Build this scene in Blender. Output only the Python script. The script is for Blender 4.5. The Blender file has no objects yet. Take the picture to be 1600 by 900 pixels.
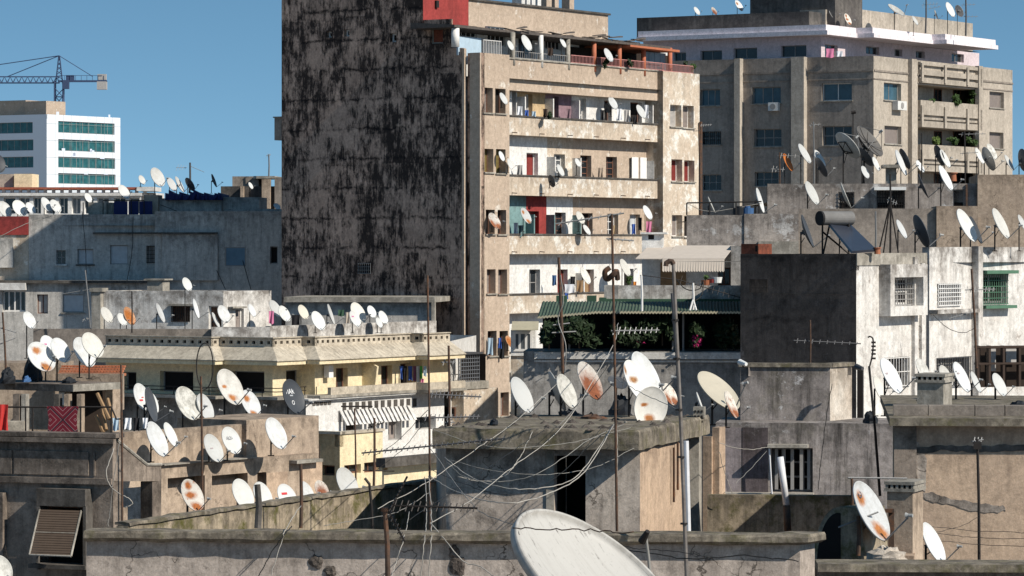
import bpy, math, random
from mathutils import Vector, Matrix
random.seed(7)
R = math.radians
F, HY, CX, CZ = 5500.0, 385.0, 800.0, 20.0      # focal length in photo pixels, horizon row, centre column, eye height
S = bpy.context.scene
COL = S.collection
WL = {}                                          # world location of every object we parent to

def W(px, py, D):
    return Vector(((px-CX)/F*D, D, CZ-(py-HY)/F*D))

# ------------------------------------------------------------------ materials
class NT:
    def __init__(s, name):
        s.m = bpy.data.materials.new(name); s.m.use_nodes = True
        s.t = s.m.node_tree; s.t.nodes.clear()
        s.out = s.n('ShaderNodeOutputMaterial')
    def n(s, typ, **kw):
        x = s.t.nodes.new(typ)
        for k, v in kw.items(): setattr(x, k, v)
        return x
    def l(s, a, b): s.t.links.new(a, b)
    def coord(s, scale=(1,1,1), src='Object', off=(0,0,0)):
        tc = s.n('ShaderNodeTexCoord'); mp = s.n('ShaderNodeMapping')
        mp.inputs['Scale'].default_value = scale; mp.inputs['Location'].default_value = off
        s.l(tc.outputs[src], mp.inputs['Vector']); return mp.outputs[0]
    def noise(s, vec, scale, detail=6, rough=.6, dist=0):
        x = s.n('ShaderNodeTexNoise'); x.inputs['Scale'].default_value = scale
        x.inputs['Detail'].default_value = detail; x.inputs['Roughness'].default_value = rough
        x.inputs['Distortion'].default_value = dist
        s.l(vec, x.inputs['Vector']); return x.outputs['Fac']
    def ramp(s, fac, a, b, lo=0.0, hi=1.0):
        x = s.n('ShaderNodeMapRange'); x.inputs['From Min'].default_value = a; x.inputs['From Max'].default_value = b
        x.inputs['To Min'].default_value = lo; x.inputs['To Max'].default_value = hi
        s.l(fac, x.inputs['Value']); return x.outputs[0]
    def math(s, op, a, b=None, c=None):
        x = s.n('ShaderNodeMath', operation=op)
        for i, v in enumerate((a, b, c)):
            if v is None: continue
            if isinstance(v, (int, float)): x.inputs[i].default_value = v
            else: s.l(v, x.inputs[i])
        return x.outputs[0]
    def mix(s, fac, a, b, mode='MIX'):
        x = s.n('ShaderNodeMix', data_type='RGBA', blend_type=mode)
        for sock, v in ((x.inputs[0], fac), (x.inputs[6], a), (x.inputs[7], b)):
            if isinstance(v, (int, float)): sock.default_value = v
            elif isinstance(v, tuple): sock.default_value = v+(1,) if len(v) == 3 else v
            else: s.l(v, sock)
        return x.outputs[2]
    def done(s, col, rough=.9, metal=0.0, bump=None, bd=.02, spec=.3, bstr=.6):
        b = s.n('ShaderNodeBsdfPrincipled')
        if isinstance(col, tuple): b.inputs['Base Color'].default_value = col+(1,)
        else: s.l(col, b.inputs['Base Color'])
        if isinstance(rough, (int, float)): b.inputs['Roughness'].default_value = rough
        else: s.l(rough, b.inputs['Roughness'])
        b.inputs['Metallic'].default_value = metal
        b.inputs['Specular IOR Level'].default_value = spec
        if bump is not None:
            bp = s.n('ShaderNodeBump'); bp.inputs['Distance'].default_value = bd; bp.inputs['Strength'].default_value = bstr
            s.l(bump, bp.inputs['Height']); s.l(bp.outputs[0], b.inputs['Normal'])
        s.l(b.outputs[0], s.out.inputs['Surface'])
        return s.m

M = {}
def plaster(name, c, c2=None, dark=(.035,.03,.026), stain=.35, streak=.5, patch=None, pamt=.56, scale=1.0, bump=.012, moss=0, top=.6, rows=0, cracks=0.0):
    """old painted plaster: tone drift, blotches, rain streaks, patches of peeled or mended render"""
    t = NT(name); v = t.coord(); off = random.uniform(0, 50)
    vs = t.coord((2.2, 2.2, .22), off=(off, off, 0)); vo = t.coord((1,1,1), off=(off*.7, off, off*.3))
    c2 = c2 or tuple(x*.72 for x in c)
    col = t.mix(t.ramp(t.noise(vo, .55*scale, 9, .68), .38, .62), c, c2)
    blot = t.ramp(t.noise(vo, 1.7*scale, 10, .78, .1), .49, .66, 0, stain)
    col = t.mix(blot, col, dark)
    st = t.ramp(t.noise(vs, 1.3*scale, 9, .74), .49, .68, 0, streak)
    col = t.mix(st, col, dark)
    if patch:
        pm = t.ramp(t.noise(vo, 1.1*scale, 12, .76, .08), pamt, pamt+.05)
        col = t.mix(pm, col, patch)
    if rows:
        sx = t.n('ShaderNodeSeparateXYZ'); t.l(v, sx.inputs[0])
        wob = t.noise(v, 1.3, 6, .7)
        fr = t.math('FRACT', t.math('ADD', t.math('MULTIPLY', sx.outputs[2], 1/rows), t.math('MULTIPLY', wob, .3)))
        ln = t.ramp(t.math('ABSOLUTE', t.math('SUBTRACT', fr, .5)), .0, .07, .8, 0)
        col = t.mix(t.math('MULTIPLY', ln, t.ramp(t.noise(v, .9, 5), .42, .6)), col, dark)
    if top:      # soot and rain marks running down from the wall head
        at = t.n('ShaderNodeAttribute', attribute_type='OBJECT', attribute_name='wall_top'); sz = t.n('ShaderNodeSeparateXYZ'); t.l(v, sz.inputs[0])
        dd = t.math('SUBTRACT', at.outputs['Fac'], sz.outputs[2])
        run = t.ramp(t.noise(t.coord((3.2,3.2,.1), off=(off,1,0)), 1.3*scale, 8, .7), .3, .75, .05, 1.9/scale)
        tm = t.math('MULTIPLY', t.ramp(t.math('DIVIDE', dd, run), .25, 1.15, 1, 0), t.ramp(t.noise(vo, 1.9*scale, 7, .7), .36, .58))
        col = t.mix(t.math('MULTIPLY', tm, top), col, dark)
    if cracks:
        wv = t.n('ShaderNodeVectorMath', operation='ADD'); nn = t.n('ShaderNodeTexNoise'); nn.inputs['Scale'].default_value = 2.2; nn.inputs['Detail'].default_value = 6; t.l(v, nn.inputs['Vector'])
        t.l(v, wv.inputs[0]); t.l(nn.outputs['Color'], wv.inputs[1])
        vo2 = t.n('ShaderNodeTexVoronoi', feature='DISTANCE_TO_EDGE'); vo2.inputs['Scale'].default_value = .75; t.l(wv.outputs[0], vo2.inputs['Vector'])
        ck = t.math('MULTIPLY', t.ramp(vo2.outputs['Distance'], .003, .011, 1, 0), t.ramp(t.noise(vo, .8, 4), .5, .56))
        col = t.mix(t.math('MULTIPLY', ck, cracks), col, dark)
    if moss:
        col = t.mix(t.ramp(t.noise(vo, 1.5*scale, 7, .7), .5, .66, 0, moss), col, (.10,.095,.03))
    fine = t.noise(v, 22*scale, 5, .75)
    col = t.mix(1.0, col, t.ramp(fine, .25, .75, .72, 1.16), 'MULTIPLY')
    col = t.mix(1.0, col, t.ramp(t.noise(vo, 5.5*scale, 8, .75), .3, .7, .74, 1.18), 'MULTIPLY')
    h = t.math('ADD', t.noise(v, 9*scale, 6, .7), t.math('MULTIPLY', blot, -.6))
    M[name] = t.done(col, .93, bump=h, bd=bump, spec=.15); return M[name]

def plain(name, c, rough=.7, metal=0.0, var=.18, scale=4.0, spec=.3, dirt=None, damt=.4):
    t = NT(name); v = t.coord(); n = t.noise(v, scale, 7, .65)
    col = t.mix(1.0, c, t.ramp(n, .25, .75, 1-var, 1+var*.6), 'MULTIPLY')
    if dirt: col = t.mix(t.ramp(t.noise(v, scale*.6, 8, .7), .48, .7, 0, damt), col, dirt)
    M[name] = t.done(col, rough, metal, spec=spec); return M[name]

def glass(name, c, rough=.12):
    t = NT(name); v = t.coord(); n = t.noise(v, .9, 4)
    col = t.mix(1.0, c, t.ramp(n, .3, .7, .6, 1.5), 'MULTIPLY')
    M[name] = t.done(col, rough, spec=.5); return M[name]

def dishmat(name, c, spots=(), rust=(.46,.175,.05), noise_rust=0, dirt=.3, dirtc=(.25,.24,.21), streaks=0, sc=1, specks=0):
    """painted steel or grp reflector; local disc coordinates, rust where the paint has failed"""
    t = NT(name); v = t.coord(); oi = t.n('ShaderNodeObjectInfo')
    add = t.n('ShaderNodeVectorMath', operation='ADD'); t.l(v, add.inputs[0])
    cmb = t.n('ShaderNodeCombineXYZ'); t.l(t.math('MULTIPLY', oi.outputs['Random'], 37), cmb.inputs[2]); t.l(cmb.outputs[0], add.inputs[1])
    rv = add.outputs[0]
    lum = t.ramp(oi.outputs['Random'], 0, 1, .72, 1.02)
    warm = t.mix(t.math('FRACT', t.math('MULTIPLY', oi.outputs['Random'], 7.3)), (1,1,1), (1.0,.985,.945))
    col = t.mix(1.0, c, lum, 'MULTIPLY'); col = t.mix(1.0, col, warm, 'MULTIPLY')
    damt = t.math('MULTIPLY', t.math('FRACT', t.math('MULTIPLY', oi.outputs['Random'], 13.7)), dirt*2.2)
    col = t.mix(t.math('MULTIPLY', t.ramp(t.noise(rv, 1.8*sc, 9, .75), .42, .68), damt), col, dirtc)
    col = t.mix(t.math('MULTIPLY', t.ramp(t.noise(rv, 9*sc, 4, .7), .62, .7), .35), col, (.10,.09,.08))
    if streaks:
        sv = t.coord((9, 1.0, 1)); col = t.mix(t.ramp(t.noise(sv, 1.6, 7, .7), .5, .72, 0, streaks), col, dirtc)
    if specks:
        sp = t.noise(t.coord((17, 4.5, 1)), 1.5, 4, .6); col = t.mix(t.math('MULTIPLY', t.ramp(sp, .6, .66), t.ramp(t.noise(rv, 2.2, 5, .7), .42, .58, 0, specks)), col, (.09,.08,.07))
        rd = t.n('ShaderNodeVectorMath', operation='LENGTH'); t.l(v, rd.inputs[0]); col = t.mix(t.math('MULTIPLY', t.ramp(rd.outputs['Value'], .9, .97), t.ramp(t.noise(rv, 5, 6, .7), .4, .65, 0, .6)), col, (.22,.20,.175))  # dark ring puts the shaded groove inside the rim into the colour
    nz = t.noise(rv, 3.2, 8, .75)
    m = None
    for (x, y, r, ay) in spots:
        sub = t.n('ShaderNodeVectorMath', operation='SUBTRACT'); t.l(v, sub.inputs[0]); sub.inputs[1].default_value = (x, y, 0)
        mul = t.n('ShaderNodeVectorMath', operation='MULTIPLY'); t.l(sub.outputs[0], mul.inputs[0]); mul.inputs[1].default_value = (1, ay, 0)
        ln = t.n('ShaderNodeVectorMath', operation='LENGTH'); t.l(mul.outputs[0], ln.inputs[0])
        d = t.math('ADD', ln.outputs['Value'], t.math('MULTIPLY', t.math('SUBTRACT', nz, .5), r*1.5))
        k = t.ramp(d, r*.6, r*1.35, 1, 0)
        m = k if m is None else t.math('MAXIMUM', m, k)
    if noise_rust:
        k = t.ramp(nz, .62-noise_rust*.25, .72-noise_rust*.2); m = k if m is None else t.math('MAXIMUM', m, k)
    if m is not None:
        rc = t.mix(t.ramp(t.noise(rv, 6, 5), .35, .65), rust, tuple(x*.55 for x in rust))
        col = t.mix(m, col, rc)
    M[name] = t.done(col, .55, spec=.3); return M[name]

# ------------------------------------------------------------------ objects
LABELS = set()
def thing(name, label, cat, loc, group=None, kind=None):
    o = bpy.data.objects.new(name, None); COL.objects.link(o); o.location = loc
    o.empty_display_size = .2; WL[o] = Vector(loc)
    o['label'] = label; o['category'] = cat
    if group: o['group'] = group
    if kind: o['kind'] = kind
    assert label not in LABELS or group, label
    LABELS.add(label); return o

class MB:
    def __init__(s): s.v = []; s.f = []
    def add(s, vs, fs):
        b = len(s.v); s.v += [Vector(x) for x in vs]; s.f += [tuple(i+b for i in f) for f in fs]; return s
    def quad(s, a, b, c, d): return s.add([a,b,c,d], [(0,1,2,3)])
    def hexa(s, p): # 4 bottom, 4 top
        return s.add(p, [(3,2,1,0),(4,5,6,7),(0,1,5,4),(1,2,6,5),(2,3,7,6),(3,0,4,7)])
    def box(s, x0,x1,y0,y1,z0,z1):
        return s.hexa([(x0,y0,z0),(x1,y0,z0),(x1,y1,z0),(x0,y1,z0),(x0,y0,z1),(x1,y0,z1),(x1,y1,z1),(x0,y1,z1)])
    def tube(s, pts, r, n=6, r2=None, cap=True):
        pts = [Vector(p) for p in pts]; b = len(s.v); N = len(pts)
        up = Vector((0,0,1)); prev = None
        for i, p in enumerate(pts):
            d = (pts[min(i+1,N-1)]-pts[max(i-1,0)])
            if d.length < 1e-9: d = Vector((0,0,1))
            d.normalize()
            if prev is None:
                a = up if abs(d.z) < .9 else Vector((1,0,0)); x = d.cross(a).normalized()
            else: x = (prev - d*prev.dot(d)); x = x.normalized() if x.length > 1e-6 else d.orthogonal().normalized()
            prev = x; y = d.cross(x); rr = r if r2 is None else r+(r2-r)*i/(N-1)
            for k in range(n):
                a = 2*math.pi*k/n; s.v.append(p + x*math.cos(a)*rr + y*math.sin(a)*rr)
        for i in range(N-1):
            for k in range(n):
                k2 = (k+1) % n; s.f.append((b+i*n+k, b+i*n+k2, b+(i+1)*n+k2, b+(i+1)*n+k))
        if cap:
            s.f.append(tuple(b+k for k in reversed(range(n)))); s.f.append(tuple(b+(N-1)*n+k for k in range(n)))
        return s
    def build(s, name, mat, parent=None, label=None, smooth=False, cat=None, group=None, kind=None, loc=None):
        org = WL[parent] if parent is not None else Vector(loc if loc is not None else (0,0,0))
        me = bpy.data.meshes.new(name); me.from_pydata([v-org for v in s.v], [], s.f)
        me.materials.append(M[mat] if isinstance(mat, str) else mat)
        if smooth:
            for p in me.polygons: p.use_smooth = True
        me.update(); o = bpy.data.objects.new(name, me)
        if me.vertices: o['wall_top'] = max(v.co.z for v in me.vertices); COL.objects.link(o)
        if parent is not None: o.parent = parent; WL[o] = WL[parent]
        else: o.location = org; WL[o] = org
        if label: o['label'] = label
        if cat: o['category'] = cat
        if group: o['group'] = group
        if kind: o['kind'] = kind
        return o

def build_each(mb, name, mat, parent, nv=8):
    """every piece of a row becomes a part of its own"""
    for b in range(0, len(mb.v), nv):
        m = MB(); m.v = mb.v[b:b+nv]; m.f = [tuple(i-b for i in f) for f in mb.f if b <= f[0] < b+nv]; m.build(name, mat, parent)
class Frame:
    """a vertical facade plane: u along the wall (left to right), n outwards"""
    def __init__(s, px, D, ang, o=None):
        s.o = Vector(((px-CX)/F*D, D, 0)) if o is None else Vector((o[0], o[1], 0))
        a = R(ang); s.ang = ang; s.u = Vector((math.cos(a), math.sin(a), 0)); s.n = Vector((math.sin(a), -math.cos(a), 0))
    def at(s, px, d=0):
        k = (px-CX)/F; o = s.o+s.n*d; return (k*o.y-o.x)/(s.u.x-k*s.u.y)
    def z(s, px, py, d=0):
        o = s.o+s.n*d; return CZ-(py-HY)/F*(o.y+s.u.y*s.at(px, d))
    def p(s, u, z, d=0):
        q = s.o+s.u*u+s.n*d; return Vector((q.x, q.y, z))
    def rect(s, x0,y0,x1,y1, d=0):
        m = (x0+x1)/2; return s.at(x0,d), s.at(x1,d), s.z(m,y1,d), s.z(m,y0,d)
    def box(s, mb, u0,u1,z0,z1,d0,d1):
        return mb.hexa([s.p(u0,z0,d1),s.p(u1,z0,d1),s.p(u1,z0,d0),s.p(u0,z0,d0),s.p(u0,z1,d1),s.p(u1,z1,d1),s.p(u1,z1,d0),s.p(u0,z1,d0)])
    def pbox(s, mb, x0,y0,x1,y1,d0,d1):
        u0,u1,z0,z1 = s.rect(x0,y0,x1,y1,d1); return s.box(mb,u0,u1,z0,z1,d0,d1)

def wallmesh(mb, fr, u0,u1,z0,z1, holes=(), d=0, rec=.22, cap=.2, zin=None):
    us = sorted({u0,u1,*[min(max(h[i],u0),u1) for h in holes for i in (0,1)]})
    zs = sorted({z0,z1,*[min(max(h[i],z0),z1) for h in holes for i in (2,3)]})
    for i in range(len(us)-1):
        for j in range(len(zs)-1):
            um, zm = (us[i]+us[i+1])/2, (zs[j]+zs[j+1])/2
            if any(h[0] < um < h[1] and h[2] < zm < h[3] for h in holes): continue
            mb.quad(fr.p(us[i],zs[j],d), fr.p(us[i+1],zs[j],d), fr.p(us[i+1],zs[j+1],d), fr.p(us[i],zs[j+1],d))
    for h in holes:
        r = h[4] if len(h) > 4 else rec
        a, b, c, e = h[:4]; q = lambda u,z,dd: fr.p(u,z,dd)
        mb.quad(q(a,c,d),q(a,e,d),q(a,e,d-r),q(a,c,d-r)); mb.quad(q(b,e,d),q(b,c,d),q(b,c,d-r),q(b,e,d-r))
        mb.quad(q(a,c,d),q(a,c,d-r),q(b,c,d-r),q(b,c,d)); mb.quad(q(a,e,d-r),q(a,e,d),q(b,e,d),q(b,e,d-r))
    if cap:
        mb.quad(fr.p(u0,z1,d),fr.p(u1,z1,d),fr.p(u1,z1,d-cap),fr.p(u0,z1,d-cap))
        zi = z0 if zin is None else zin
        mb.quad(fr.p(u1,zi,d-cap),fr.p(u0,zi,d-cap),fr.p(u0,z1,d-cap),fr.p(u1,z1,d-cap))
        mb.quad(fr.p(u0,zi,d),fr.p(u0,z1,d),fr.p(u0,z1,d-cap),fr.p(u0,zi,d-cap))
        mb.quad(fr.p(u1,zi,d),fr.p(u1,zi,d-cap),fr.p(u1,z1,d-cap),fr.p(u1,z1,d))
    return mb

def window(root, fr, h, d=0, rec=.22, style='glass', fm='frame_white', pane='glass_dark', cols=2, rows=1, sill=False, grille=None, bars=6, gm='iron', label=None, fw=.05, name=None):
    u0,u1,z0,z1 = h[:4]; b = d-rec
    nm = name or {'door':'door','shutter':'window','dark':'window'}.get(style, 'window')
    mb = MB(); bx = lambda a,c,e,g,lo,hi: fr.box(mb,a,c,e,g,lo,hi)
    bx(u0,u0+fw,z0,z1,b-.02,b+.04); bx(u1-fw,u1,z0,z1,b-.02,b+.04); bx(u0+fw,u1-fw,z1-fw,z1,b-.02,b+.037); bx(u0+fw,u1-fw,z0,z0+fw,b-.02,b+.037)
    if style == 'glass':
        for i in range(1, cols): um = u0+(u1-u0)*i/cols; bx(um-fw*.5,um+fw*.5,z0+fw,z1-fw,b-.015,b+.03)
        for i in range(1, rows): zm = z0+(z1-z0)*i/rows; bx(u0+fw,u1-fw,zm-fw*.4,zm+fw*.4,b-.012,b+.026)
    w = mb.build(nm, fm, root, label)
    pn = {'door':'door_leaf','shutter':'shutter'}.get(style,'pane')
    mb = MB(); fr.box(mb,u0+.01,u1-.01,z0+.01,z1-.01,b-.05,b)
    if style == 'door':
        um=(u0+u1)/2
        fr.box(mb,u0+.1,um-.04,z0+.1,z0+(z1-z0)*.45,b,b+.015); fr.box(mb,um+.04,u1-.1,z0+.1,z0+(z1-z0)*.45,b,b+.015)
        fr.box(mb,u0+.1,um-.04,z0+(z1-z0)*.55,z1-.1,b,b+.015); fr.box(mb,um+.04,u1-.1,z0+(z1-z0)*.55,z1-.1,b,b+.015)
    if style == 'shutter':
        n = max(4,int((z1-z0)/.07))
        for i in range(n):
            zz = z0+.03+(z1-z0-.06)*i/n; fr.box(mb,u0+fw,u1-fw,zz,zz+(z1-z0)/n*.62,b,b+.02)
    mb.build(pn, pane, w)
    if sill:
        mb = MB(); fr.box(mb,u0-.08,u1+.08,z0-.07,z0-.004,d-.03,d+.09); mb.build('sill', sill if isinstance(sill,str) else 'concrete_light', w)
    if grille:
        mb = MB()
        for i in range(bars+1):
            u = u0+.02+(u1-u0-.04)*i/bars; fr.box(mb,u-.012,u+.012,z0,z1,d+.03,d+.054)
        nr = max(2,int(grille))
        for i in range(nr+1):
            z = z0+.02+(z1-z0-.04)*i/nr; fr.box(mb,u0,u1,z-.012,z+.012,d+.055,d+.075)
        mb.build('grille', gm, w)
    return w

def holes_px(fr, lst, d=0):
    return [fr.rect(*r[:4], d) for r in lst]

def railing(name, fr, u0,u1,z0,z1,d,mat,parent,step=.14,r=.012):
    mb = MB(); fr.box(mb,u0,u1,z1-.03,z1,d-.02,d+.02); fr.box(mb,u0,u1,z0,z0+.03,d-.015,d+.015)
    n = max(2,int((u1-u0)/step))
    for i in range(n+1):
        u = u0+(u1-u0)*i/n; fr.box(mb,u-r,u+r,z0+.03,z1-.03,d-r,d+r)
    return mb.build(name, mat, parent)

def isect(f1, d1, f2, d2):
    """corner of two offset facade planes -> (u on f1, u on f2)"""
    a = f1.o+f1.n*d1; b = f2.o+f2.n*d2; w = b-a
    det = f1.u.x*(-f2.u.y)+f2.u.x*f1.u.y
    t = (w.x*(-f2.u.y)+f2.u.x*w.y)/det; s = (f1.u.x*w.y-f1.u.y*w.x)/det
    return t, s

class Block:
    """a building mass with two street walls meeting at a corner, plain rear walls and a roof behind a parapet"""
    def __init__(s, root, pxC, D, aL, aR, pxL, pxR, ytop, matL, matR, holesL=(), holesR=(), ph=.9, roof='roof_grey', recL=.22, recR=.22, dr=None, z0=0.0, name='wall', capm=None, cap=.2):
        s.fL = Frame(pxC, D, aL); s.fR = Frame(pxC, D, aR); L, Rr = s.fL, s.fR
        zt = CZ-(ytop-HY)/F*D; s.zt = zt; s.root = root
        uL = L.at(pxL); uR = Rr.at(pxR) if dr is None else dr
        s.uL, s.uR = uL, uR
        s.hL = holes_px(L, holesL); s.hR = holes_px(Rr, holesR)
        if holesL or matL != matR or True:
            mb = MB(); wallmesh(mb, L, uL, 0, z0, zt, s.hL, rec=recL, cap=cap, zin=zt-ph); mb.build(name, matL, root)
            mb = MB(); wallmesh(mb, Rr, 0, uR, z0, zt, s.hR, rec=recR, cap=cap, zin=zt-ph); mb.build(name, matR, root)
        # rear walls
        a = L.p(uL,0); c = Rr.p(uR,0); b = L.p(0,0); e = a+(c-b)
        mb = MB()
        nb = (e-a).length; ub = (a-e).normalized() if nb else Vector((1,0,0))
        for p, q in ((a, e), (e, c)):
            d = (q-p); n = Vector((d.y,-d.x,0)).normalized()
            ctr = (a+c)/2
            if n.dot((p+q)/2-ctr) < 0: n = -n
            i = -n*cap
            P = lambda pt, z: Vector((pt.x, pt.y, z))
            mb.quad(P(p,z0),P(q,z0),P(q,zt),P(p,zt)); mb.quad(P(p,zt),P(q,zt),P(q+i,zt),P(p+i,zt)); mb.quad(P(p+i,zt-ph),P(q+i,zt-ph),P(q+i,zt),P(p+i,zt))
        mb.build('rear_wall', matL, root)
        mb = MB(); z = zt-ph; k = .003
        mb.quad(*[Vector((q.x,q.y,z-.01)) for q in (a,b,c,e)]); mb.build('roof', roof, root)
        s.a, s.b, s.c, s.e, s.zr = a, b, c, e, z
        if capm:
            mb = MB()
            L.box(mb, uL-.04, .05, zt+.002, zt+.09, -cap-.04, .05); Rr.box(mb, .052, uR+.04, zt+.002, zt+.088, -cap-.04, .05)
            mb.build('parapet_cap', capm, root)
    def win(s, side, i, **k):
        fr = s.fL if side == 'L' else s.fR; h = (s.hL if side == 'L' else s.hR)[i]
        return window(s.root, fr, h, **k)

def building(name, label, px, D, cat='building', group=None):
    return thing(name, label, cat, Vector(((px-CX)/F*D, D, 0)), group)

# ------------------------------------------------------------------ dishes
def make_reflector(seg=36, rings=6, dep=.17):
    v=[]; f=[]
    def ring(r, z): 
        b=len(v)
        for k in range(seg):
            a=2*math.pi*k/seg; v.append((r*math.cos(a), r*math.sin(a)*1.0, z))
        return b
    c0=len(v); v.append((0,0,-dep)); prev=None
    for i in range(1, rings+1):
        r=.965*i/rings; b=ring(r, -dep*(1-(i/rings)**2))
        for k in range(seg):
            k2=(k+1)%seg
            f.append((c0,b+k,b+k2) if prev is None else (prev+k,b+k,b+k2,prev+k2))
        prev=b
    for r,z in (((.962,.03),(.985,.042),(1.0,.03),(1.0,-.06),(.95,-.06)) if seg>40 else ((.985,.018),(1.0,.005),(.995,-.035),(.95,-.05))):          # rolled rim
        b=ring(r,z)
        for k in range(seg):
            k2=(k+1)%seg; f.append((prev+k,b+k,b+k2,prev+k2))
        prev=b
    for i in range(rings-1,0,-1):                                        # rear skin
        r=.95*i/rings; b=ring(r,-.05-dep*(1-(i/rings)**2))
        for k in range(seg):
            k2=(k+1)%seg; f.append((prev+k,b+k,b+k2,prev+k2))
        prev=b
    c1=len(v); v.append((0,0,-dep-.05))
    for k in range(seg): f.append((prev+k,c1,prev+(k+1)%seg))
    me=bpy.data.meshes.new('reflector'); me.from_pydata(v,[],f)
    for p in me.polygons: p.use_smooth=True
    return me
REFL = {}
def refl_mesh(mat, big=False):
    k=(mat,big)
    if k not in REFL:
        me=make_reflector(72 if big else 36, 10 if big else 6); me.materials.append(M[mat]); REFL[k]=me
    return REFL[k]
def mesh_of(name, mb, mat, smooth=False):
    me=bpy.data.meshes.new(name); me.from_pydata(mb.v,[],mb.f); me.materials.append(M[mat])
    if smooth:
        for p in me.polygons: p.use_smooth=True
    return me
ARM = {}
def arm_meshes():
    if ARM: return
    lnb=Vector((0,-.62,1.0))
    mb=MB().tube([(0,-.99,-.06),(0,-.98,.05),lnb+Vector((0,-.06,-.02))],.028,6); ARM['arm']=mesh_of('feed_arm',mb,'galv')
    d=(Vector((0,0,-.15))-lnb).normalized()
    mb=MB().tube([lnb-d*.16,lnb-d*.02],.055,10).tube([lnb-d*.02,lnb+d*.07],.05,10,.09)
    ARM['lnb']=mesh_of('receiver_head',mb,'lnb_grey'); 
    mb=MB().box(-.1,.1,-.16,.16,-.3,-.2).box(-.04,.04,-.09,.09,-.46,-.3); ARM['bracket']=mesh_of('bracket',mb,'galv_dark')
    # prime-focus tripod for mesh dishes
    mb=MB()
    for a in (90,210,330): mb.tube([(math.cos(R(a))*.97,math.sin(R(a))*.97,0),(math.cos(R(a))*.07,math.sin(R(a))*.07,.8)],.016,5)
    ARM['tripod']=mesh_of('feed_arm',mb,'galv'); mb=MB().tube([(0,0,.7),(0,0,.92)],.07,10); ARM['feed']=mesh_of('receiver_head',mb,'lnb_grey')
    mb=MB()
    for a in range(0,180,45):
        c,s_=math.cos(R(a)),math.sin(R(a)); mb.tube([(c*t,s_*t,-.155*(1-t*t)) for t in (-.97,-.5,0,.5,.97)],.016,5)
    ARM['ribs']=mesh_of('rib_set',mb,'iron')
    mb=MB()
    for k in range(4):
        a=R(45+90*k); b=R(135+90*k); mb.tube([(math.cos(a)*.6,math.sin(a)*.6,-.24),(math.cos(b)*.6,math.sin(b)*.6,-.24)],.03,5); mb.tube([(math.cos(a)*.6,math.sin(a)*.6,-.24),(0,0,-.5)],.025,5)
    ARM['truss']=mesh_of('bracket',mb,'iron')

def child(o, me, name, mat4):
    c=bpy.data.objects.new(name, me); COL.objects.link(c); c.parent=o; c.matrix_basis=mat4; return c

def dish(label, px, py, ln, D, r=.42, t=28, mat='dish_white', base=None, dx=None, logo=None, kind='offset', group=None, arm=True, big=False, mast='iron', name='satellite_dish'):
    """one dish: its outline in the photo gives its pointing direction and true size"""
    arm_meshes()
    Rr = ln/2*D/F; c = W(px,py,D); s_=math.sqrt(max(0,1-r*r)); tt=R(t)
    n = Vector((s_*math.cos(tt), -r, s_*math.sin(tt)))
    y = (Vector((0,0,1))-n*n.z).normalized(); x = y.cross(n)
    top = c-n*(.42*Rr)
    if base is None: base = py+ln*.85
    zb = CZ-(base-HY)/F*D
    zb = min(zb, top.z-.15)
    loc = Vector((top.x, top.y, zb))
    o = thing(name, label, 'satellite dish', loc, group or 'satellite dishes')
    rot = Matrix((x,y,n)).transposed().to_4x4(); rot.translation = c-loc
    m4 = rot @ Matrix.Diagonal((Rr*.94, Rr, Rr, 1))
    rf = child(o, refl_mesh(mat,big), 'reflector', m4)
    if kind == 'mesh':
        child(o, ARM['tripod'], 'feed_arm', m4); child(o, ARM['feed'], 'receiver_head', m4); child(o, ARM['ribs'], 'reflector_ribs', m4); child(o, ARM['truss'], 'bracket', m4)
    else:
        if arm:
            a = child(o, ARM['arm'], 'feed_arm', m4)
            h = bpy.data.objects.new('receiver_head', ARM['lnb']); COL.objects.link(h); h.parent=a
        child(o, ARM['bracket'], 'bracket', m4)
    mb=MB(); rm=max(.02,.045*Rr)
    mb.tube([loc, loc+Vector((0,0,(top-loc).z))],rm,8); mb.tube([loc-Vector((.08,0,0)),loc+Vector((.08,0,0))],rm*.7,6)
    if ln>40: mb.tube([loc+Vector((0,0,(top-loc).z*.55)), top+y*(-.3*Rr)+n*(.12*Rr)],rm*.5,6)
    mb.v=[v-loc for v in mb.v]; me=mesh_of('mast',mb,mast); mo=bpy.data.objects.new('mast',me); COL.objects.link(mo); mo.parent=o
    if logo:
        for (txt, lx, ly, size, lm) in logo:
            if txt=='#':
                me=mesh_of('mark',MB().box(-size*.75,size*.75,-size*.2,size*.2,0,.006),lm); lo=bpy.data.objects.new('printed_mark',me); COL.objects.link(lo); lo.parent=rf; lo.location=(lx,ly,-.17*(1-lx*lx-ly*ly)+.03); continue
            cu=bpy.data.curves.new('mark','FONT'); cu.body=txt; cu.size=size; cu.align_x='CENTER'; cu.align_y='CENTER'; cu.extrude=.004
            tmp=bpy.data.objects.new('mark',cu); COL.objects.link(tmp)
            me=bpy.data.meshes.new_from_object(tmp.evaluated_get(bpy.context.evaluated_depsgraph_get())); bpy.data.objects.remove(tmp)
            me.materials.clear(); me.materials.append(M[lm])
            lo=bpy.data.objects.new('printed_mark',me); COL.objects.link(lo); lo.parent=rf; lo.location=(lx,ly,-.17*(1-lx*lx-ly*ly)+.022)
    return o

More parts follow.
